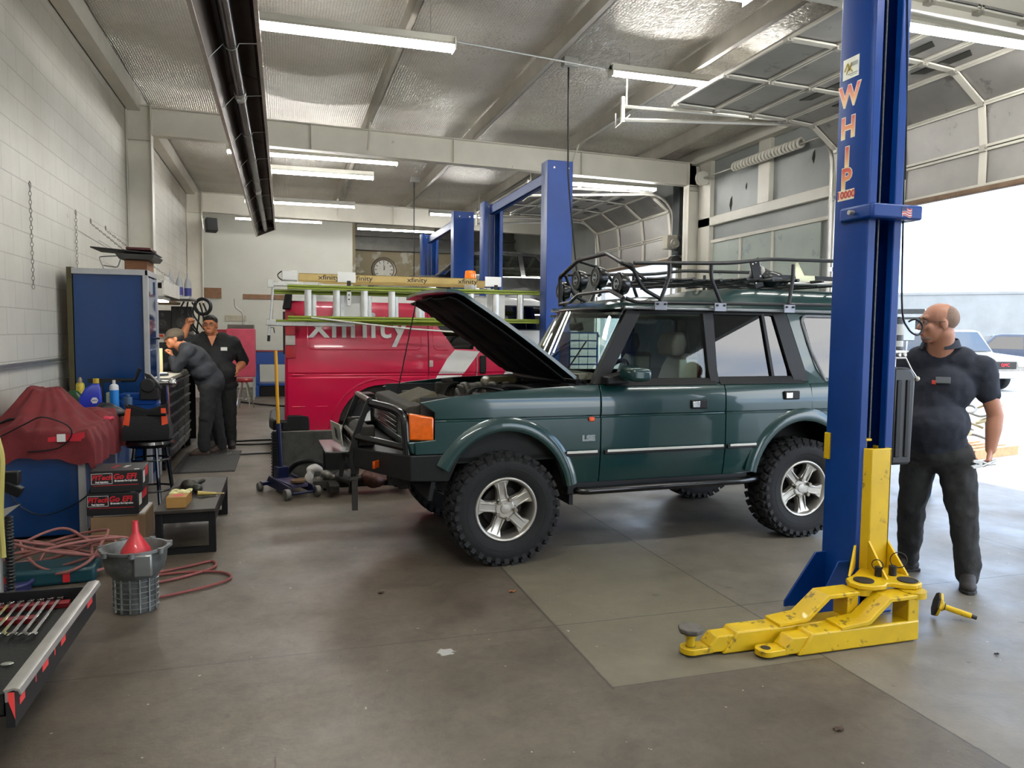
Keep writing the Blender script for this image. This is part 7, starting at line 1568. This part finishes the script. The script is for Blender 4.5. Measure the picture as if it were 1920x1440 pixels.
# --- bending man in the cap
HS[0] = 1.08
J = dict(F=(-.97, -.1, 0), head=V(-1.375, 10.70, 1.565), headF=(-.97, -.22, -.06), neck=V(-1.28, 10.75, 1.45), chest=V(-1.13, 10.75, 1.30), belly=V(-1.02, 10.76, 1.13), pelvis=V(-.95, 10.76, .96), long=1, rot=(0, R(-38), 0),
         shL=V(-1.19, 10.57, 1.40), shR=V(-1.19, 10.93, 1.40), elL=V(-1.345, 10.60, 1.18), elR=V(-1.40, 10.98, 1.19), wrL=V(-1.40, 10.65, 1.33), wrR=V(-1.62, 10.90, 1.165),
         hipL=V(-.955, 10.67, .90), hipR=V(-.95, 10.85, .90), knL=V(-1.0, 10.66, .50), knR=V(-.90, 10.88, .50), anL=V(-1.04, 10.68, .10), anR=V(-.84, 10.92, .10), ftL=V(-1, -.1, 0), ftR=V(-.9, -.35, 0))
o = person('man in a brown cap and charcoal work shirt bending over the black toolbox top', J, M_skin2, M_shirtA, M_trous, 1.12, False, M_hairB, M_boot2,
           {'L': ((-.25, .1, .95), (-.9, .2, .1), (60, 60, 40), .1, 1, 1.), 'R': ((-1, -.1, 0), (0, 0, -1), (20, 20, 15), .2, 1, 1.)}, .95)
F, Lf, U = basis(J['headF']); c = J['head']; e = eul(F, Lf, U); P = lambda f, l, u: c+(F*f+Lf*l+U*u)*1.08
cp = blob('cap', [(P(-.012, 0, .050), (.114, .097, .084), e), (P(.0, 0, .035), (.112, .097, .05), e)], mat('olive brown cap', '#4c4234', .85, var=.15, bump=.3), o, .008, 2)
b = MB(); b.sheet(lambda u, v: P(.075+.085*v*(1-.5*(2*u-1)**2), (u-.5)*.15*(1-.15*v), .035-.025*v-.012*(2*u-1)**2), 12, 5, .006); b.obj('cap_peak', mat('olive brown cap', '#4c4234', .85), cp)
hair(o, J['head']-V(0, 0, .012), J['headF'], M_hairB, False, 'cropped_hair'); collar(o, J['neck'], J['F'], .088, M_shirtA)
patch(o, '', V(-.815, 10.70, .93), (.75, -.66, .0), .09, .03, mat('silver belt tag', '#b9b9b9', .4, .5), 'pocket_tag')
# ================================================================ YARD OUTSIDE
b = MB(); b.box(XR+.12, 90, -60, 90, -.12, -.02); b.box(-60, XR+.12, -60, YF-.12, -.12, -.02)
struct(b.obj('ground', M_drive))
M_pale = m_siding('pale yard siding', '#7f807d', '#8b8c89')
yb = thing('workshop_building', 'long pale metal building with roller doors across the yard', 'building', (30, 40, 0))
def seg(nm, p0, p1, z0, z1, th=.3, m=None):
    d = Vector((p1[0]-p0[0], p1[1]-p0[1], 0)); n = Vector((-d.y, d.x, 0)).normalized()*th
    b = MB(); b.loft([[(p0[0], p0[1], z0), (p1[0], p1[1], z0), (p1[0]+n.x, p1[1]+n.y, z0), (p0[0]+n.x, p0[1]+n.y, z0)], [(p0[0], p0[1], z1), (p1[0], p1[1], z1), (p1[0]+n.x, p1[1]+n.y, z1), (p0[0]+n.x, p0[1]+n.y, z1)]])
    return b.obj(nm, m or M_pale, yb)
A_, B_ = Vector((-2.5, 7.)), Vector((17, -12.)); u_ = (B_-A_).normalized()
def P_(s, o=0): v = A_+u_*s; return (v.x+u_.y*o, v.y-u_.x*o)
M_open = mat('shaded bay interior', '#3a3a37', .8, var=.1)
for s0, s1, z0 in ((-6, 4.0, 0), (6.6, 8.6, 0), (14.5, 27, 0)): seg('wall', P_(s0), P_(s1), z0, 4.3)
seg('wall', P_(4.0), P_(6.6), 3.3, 4.3); seg('wall', P_(8.6), P_(14.5), 3.4, 4.3); seg('parapet', P_(-6, .06), P_(27, .06), 4.25, 4.4, .4)
seg('roller_door', P_(4.0, -.2), P_(6.6, -.2), 0, 3.3, .1, mat('yard white paint', '#9a9a96', .4)); seg('bay_back', P_(8.6, -5), P_(14.5, -5), 0, 3.6, .1, M_open)
seg('bay_beam', P_(8.6, -.3), P_(14.5, -.3), 2.9, 3.1, .1, mat('yard white paint', '#9a9a96', .4))
tb = thing('tall_building', 'taller white metal building at the edge of the yard, left of the roller doors', 'building', (24, 34, 0))
b = MB(); b.box(-5, 1.5, 0, 10, 0, 8.6); b.obj('wall', M_pale, tb); b = MB(); b.box(-5.1, 1.6, -.1, 10.1, 8.6, 8.8); b.obj('roof_trim', mat('yard white paint', '#9a9a96', .4), tb)
def yardcar(lab, x, y, rz, body, L_=4.9, H_=1.9, pick=False, W_=1.95):
    t = thing('parked_car', lab, 'car', (x, y, -.02), rz)
    prof = [(0, .45), (.0, .95), (.15, 1.1), (1.25, 1.2), (1.85, H_-.05), (2.1, H_)]+([(3.0, H_), (3.15, 1.2), (L_, 1.15), (L_, .45)] if pick else [(L_-.5, H_), (L_-.05, 1.2), (L_, .5)])
    b = MB(); b.prism(prof, 'Y', 0, W_); b.obj('body', body, t, bevel=.06, seg=3)
    g = MB()
    for yy in (-.012, W_): g.prism([(1.45, 1.22), (1.92, H_-.12), (2.85, H_-.12), (2.9, 1.22)], 'Y', yy, yy+.012)
    if not pick:
        for yy in (-.012, W_): g.prism([(3.0, 1.22), (3.0, H_-.12), (L_-.6, H_-.12), (L_-.35, 1.22)], 'Y', yy, yy+.012)
    pieces(g, 'side_window', M_tint, t); g = MB(); g.sheet(lambda u, v: (1.26+.58*v-.01, .12+u*(W_-.24), 1.23+(H_-.12-1.2)*v+.02), 2, 2, -.02); g.obj('windscreen', M_tint, t)
    for wx in (.95, L_-1.1):
        for yy in (-.01, W_-.22):
            g = MB(); g.lathe([(0, 0), (.25, 0), (.36, .01), (.38, .04), (.38, .2), (.36, .23), (0, .23)], (wx, yy, .38), (0, 1, 0), 28); q = g.obj('wheel', M_rub, t)
            g = MB(); g.lathe([(0, -.01), (.22, -.01), (.22, .0), (0, 0)], (wx, yy if yy < .5 else yy+.24, .38), (0, 1, 0), 20); g.obj('rim', M_alloy, q)
    for yy in (.02, W_-.42):
        g = MB(); g.box(-.03, .1, yy, yy+.4, .78, .97); g.obj('headlamp', mat('clear lamp', '#d9d3c4', .2), t, bevel=.02); g = MB(); g.box(-.035, .1, yy+(.0 if yy < .5 else .3), yy+(.1 if yy < .5 else .4), .68, .80); g.obj('indicator', mat('amber lamp', '#e08a3a', .3), t, bevel=.01)
    g = MB(); g.box(-.04, .05, .5, W_-.5, .72, .95); g.obj('grille', M_dkst, t, bevel=.02); g = MB(); g.box(-.1, .2, .0, W_, .42, .66); g.obj('bumper', M_chrome if not pick else M_dkst, t, bevel=.04)
    return t
gm = yardcar('champagne silver sport utility vehicle facing us across the yard', 22.5, 17.9, R(88), mat('champagne silver', '#8b867c', .4, .2, coat=.3), 5.0, 1.95)
text('GMC', .14, mat('badge red', '#b01822', .4), gm, 'badge', (-.05, .975, .84), (R(90), 0, R(-90)), .004, .004, 1.1)
yardcar('dark blue pickup truck with a white cap parked behind the silver vehicle', 27.3, 25.6, R(-40), mat('navy pickup paint', '#1f2c40', .3, .2, coat=.7), 5.4, 1.85, True)
yardcar('white car parked left of the silver vehicle in the yard', 21.5, 29.5, R(-42), mat('yard white paint', '#9a9a96', .4), 4.6, 1.6)
# pallet of scrap metal just outside the door
pal = thing('pallet', 'wooden pallet of scrap parts outside the open door', 'pallet', (9.6, 8.6, -.02), R(12))
b = MB()
for k in range(6): b.box(-.55, .55, -.5+.18*k, -.4+.18*k, .11, .13)
b.obj('deck_boards', mat('pale pallet timber', '#b98f63', .7, var=.2, vscale=12), pal, bevel=.003)
for yy in (-.5, 0, .42): b = MB(); b.box(-.55, .55, yy, yy+.09, 0, .11); b.obj('bearer', mat('pale pallet timber', '#b98f63', .7), pal, bevel=.003)
for k in range(11):
    x, y = 9.6+random.uniform(-.3, .3), 8.6+random.uniform(-.3, .3); z = .115+k*.05; b = MB()
    if k % 3 == 0: b.torus((0, 0, .06), (random.uniform(-.5, .5), random.uniform(-.5, .5), 1), .10, .02, 20, 6)
    elif k % 3 == 1: b.tube(smoothline([(-.25, 0, .03), (-.05, .05, .09), (.15, .02, .05), (.32, .05, .13)]), .018, 7); b.cyl((.3, .05, .1), (.34, .05, .16), .05)
    else: b.cyl((0, 0, .01), (.05, .02, .12), .09, .06); b.cyl((.05, .02, .12), (.07, .03, .2), .03)
    o = b.obj('scrap_part', mat('weathered part', '#8d8a82', .5, .4, var=.3) if k % 2 else mat('yellowed part', '#b3a67f', .6, var=.2), None, loc=(x, y, z), rz=random.uniform(0, 6))
    tag(o, 'worn metal scrap part piled on the pallet outside the door', 'scrap part', 'scrap parts on the pallet')
wb = MB(); wb.cyl((6.45, 6.3, 0), (6.45, 6.3, .34), .13, .15, n=28); tag(wb.obj('blue_drum', mat('bright blue drum', '#2f8fd0', .4)), 'bright blue tub standing near the door behind the man', 'tub')
# ================================================================ LIGHT, SKY, CAMERA
w = bpy.data.worlds.new('sky'); scene.world = w; w.use_nodes = True
nt = w.node_tree; nt.nodes.clear(); N = nt.nodes.new
out = N('ShaderNodeOutputWorld'); bg = N('ShaderNodeBackground'); tc = N('ShaderNodeTexCoord'); mp = N('ShaderNodeMapping')
mp.inputs['Scale'].default_value = (1, 1, 2.6); nz = N('ShaderNodeTexNoise'); nz.inputs['Scale'].default_value = 2.6; nz.inputs['Detail'].default_value = 8; nz.inputs['Distortion'].default_value = .35
rp = N('ShaderNodeValToRGB'); rp.color_ramp.elements[0].position = .42; rp.color_ramp.elements[0].color = (.35, .52, .80, 1); rp.color_ramp.elements[1].position = .6; rp.color_ramp.elements[1].color = (1, 1, 1, 1)
nt.links.new(tc.outputs['Generated'], mp.inputs[0]); nt.links.new(mp.outputs[0], nz.inputs['Vector']); nt.links.new(nz.outputs['Fac'], rp.inputs[0]); nt.links.new(rp.outputs[0], bg.inputs[0])
bg.inputs[1].default_value = 3.6; nt.links.new(bg.outputs[0], out.inputs[0])
cd = bpy.data.cameras.new('camera'); cam = bpy.data.objects.new('camera', cd); COL.objects.link(cam); scene.camera = cam
cd.sensor_width = 36; cd.lens = 1405/1920*36; cd.clip_end = 500; cd.clip_start = .05
f = Vector((0.29054518, 0.95444571, -0.06794761)); r = Vector((0.95680146, -0.29058756, 0.0094779)); u = Vector((0.01069859, 0.06776613, 0.99764387))
cam.matrix_world = Matrix(((r.x, u.x, -f.x, 0), (r.y, u.y, -f.y, 0), (r.z, u.z, -f.z, 1.68), (0, 0, 0, 1)))
vs = scene.view_settings; vs.view_transform = 'Standard'; vs.look = 'None'; vs.gamma = 1; vs.use_curve_mapping = False
vs.exposure = .92
scene.cycles.use_denoising = True
scene.cycles.max_bounces = 7; scene.cycles.diffuse_bounces = 3; scene.cycles.glossy_bounces = 3; scene.cycles.transmission_bounces = 6; scene.cycles.transparent_max_bounces = 12
scene.cycles.caustics_reflective = False; scene.cycles.caustics_refractive = False; scene.cycles.sample_clamp_indirect = 6
scene.cycles.use_adaptive_sampling = True; scene.cycles.adaptive_threshold = .035
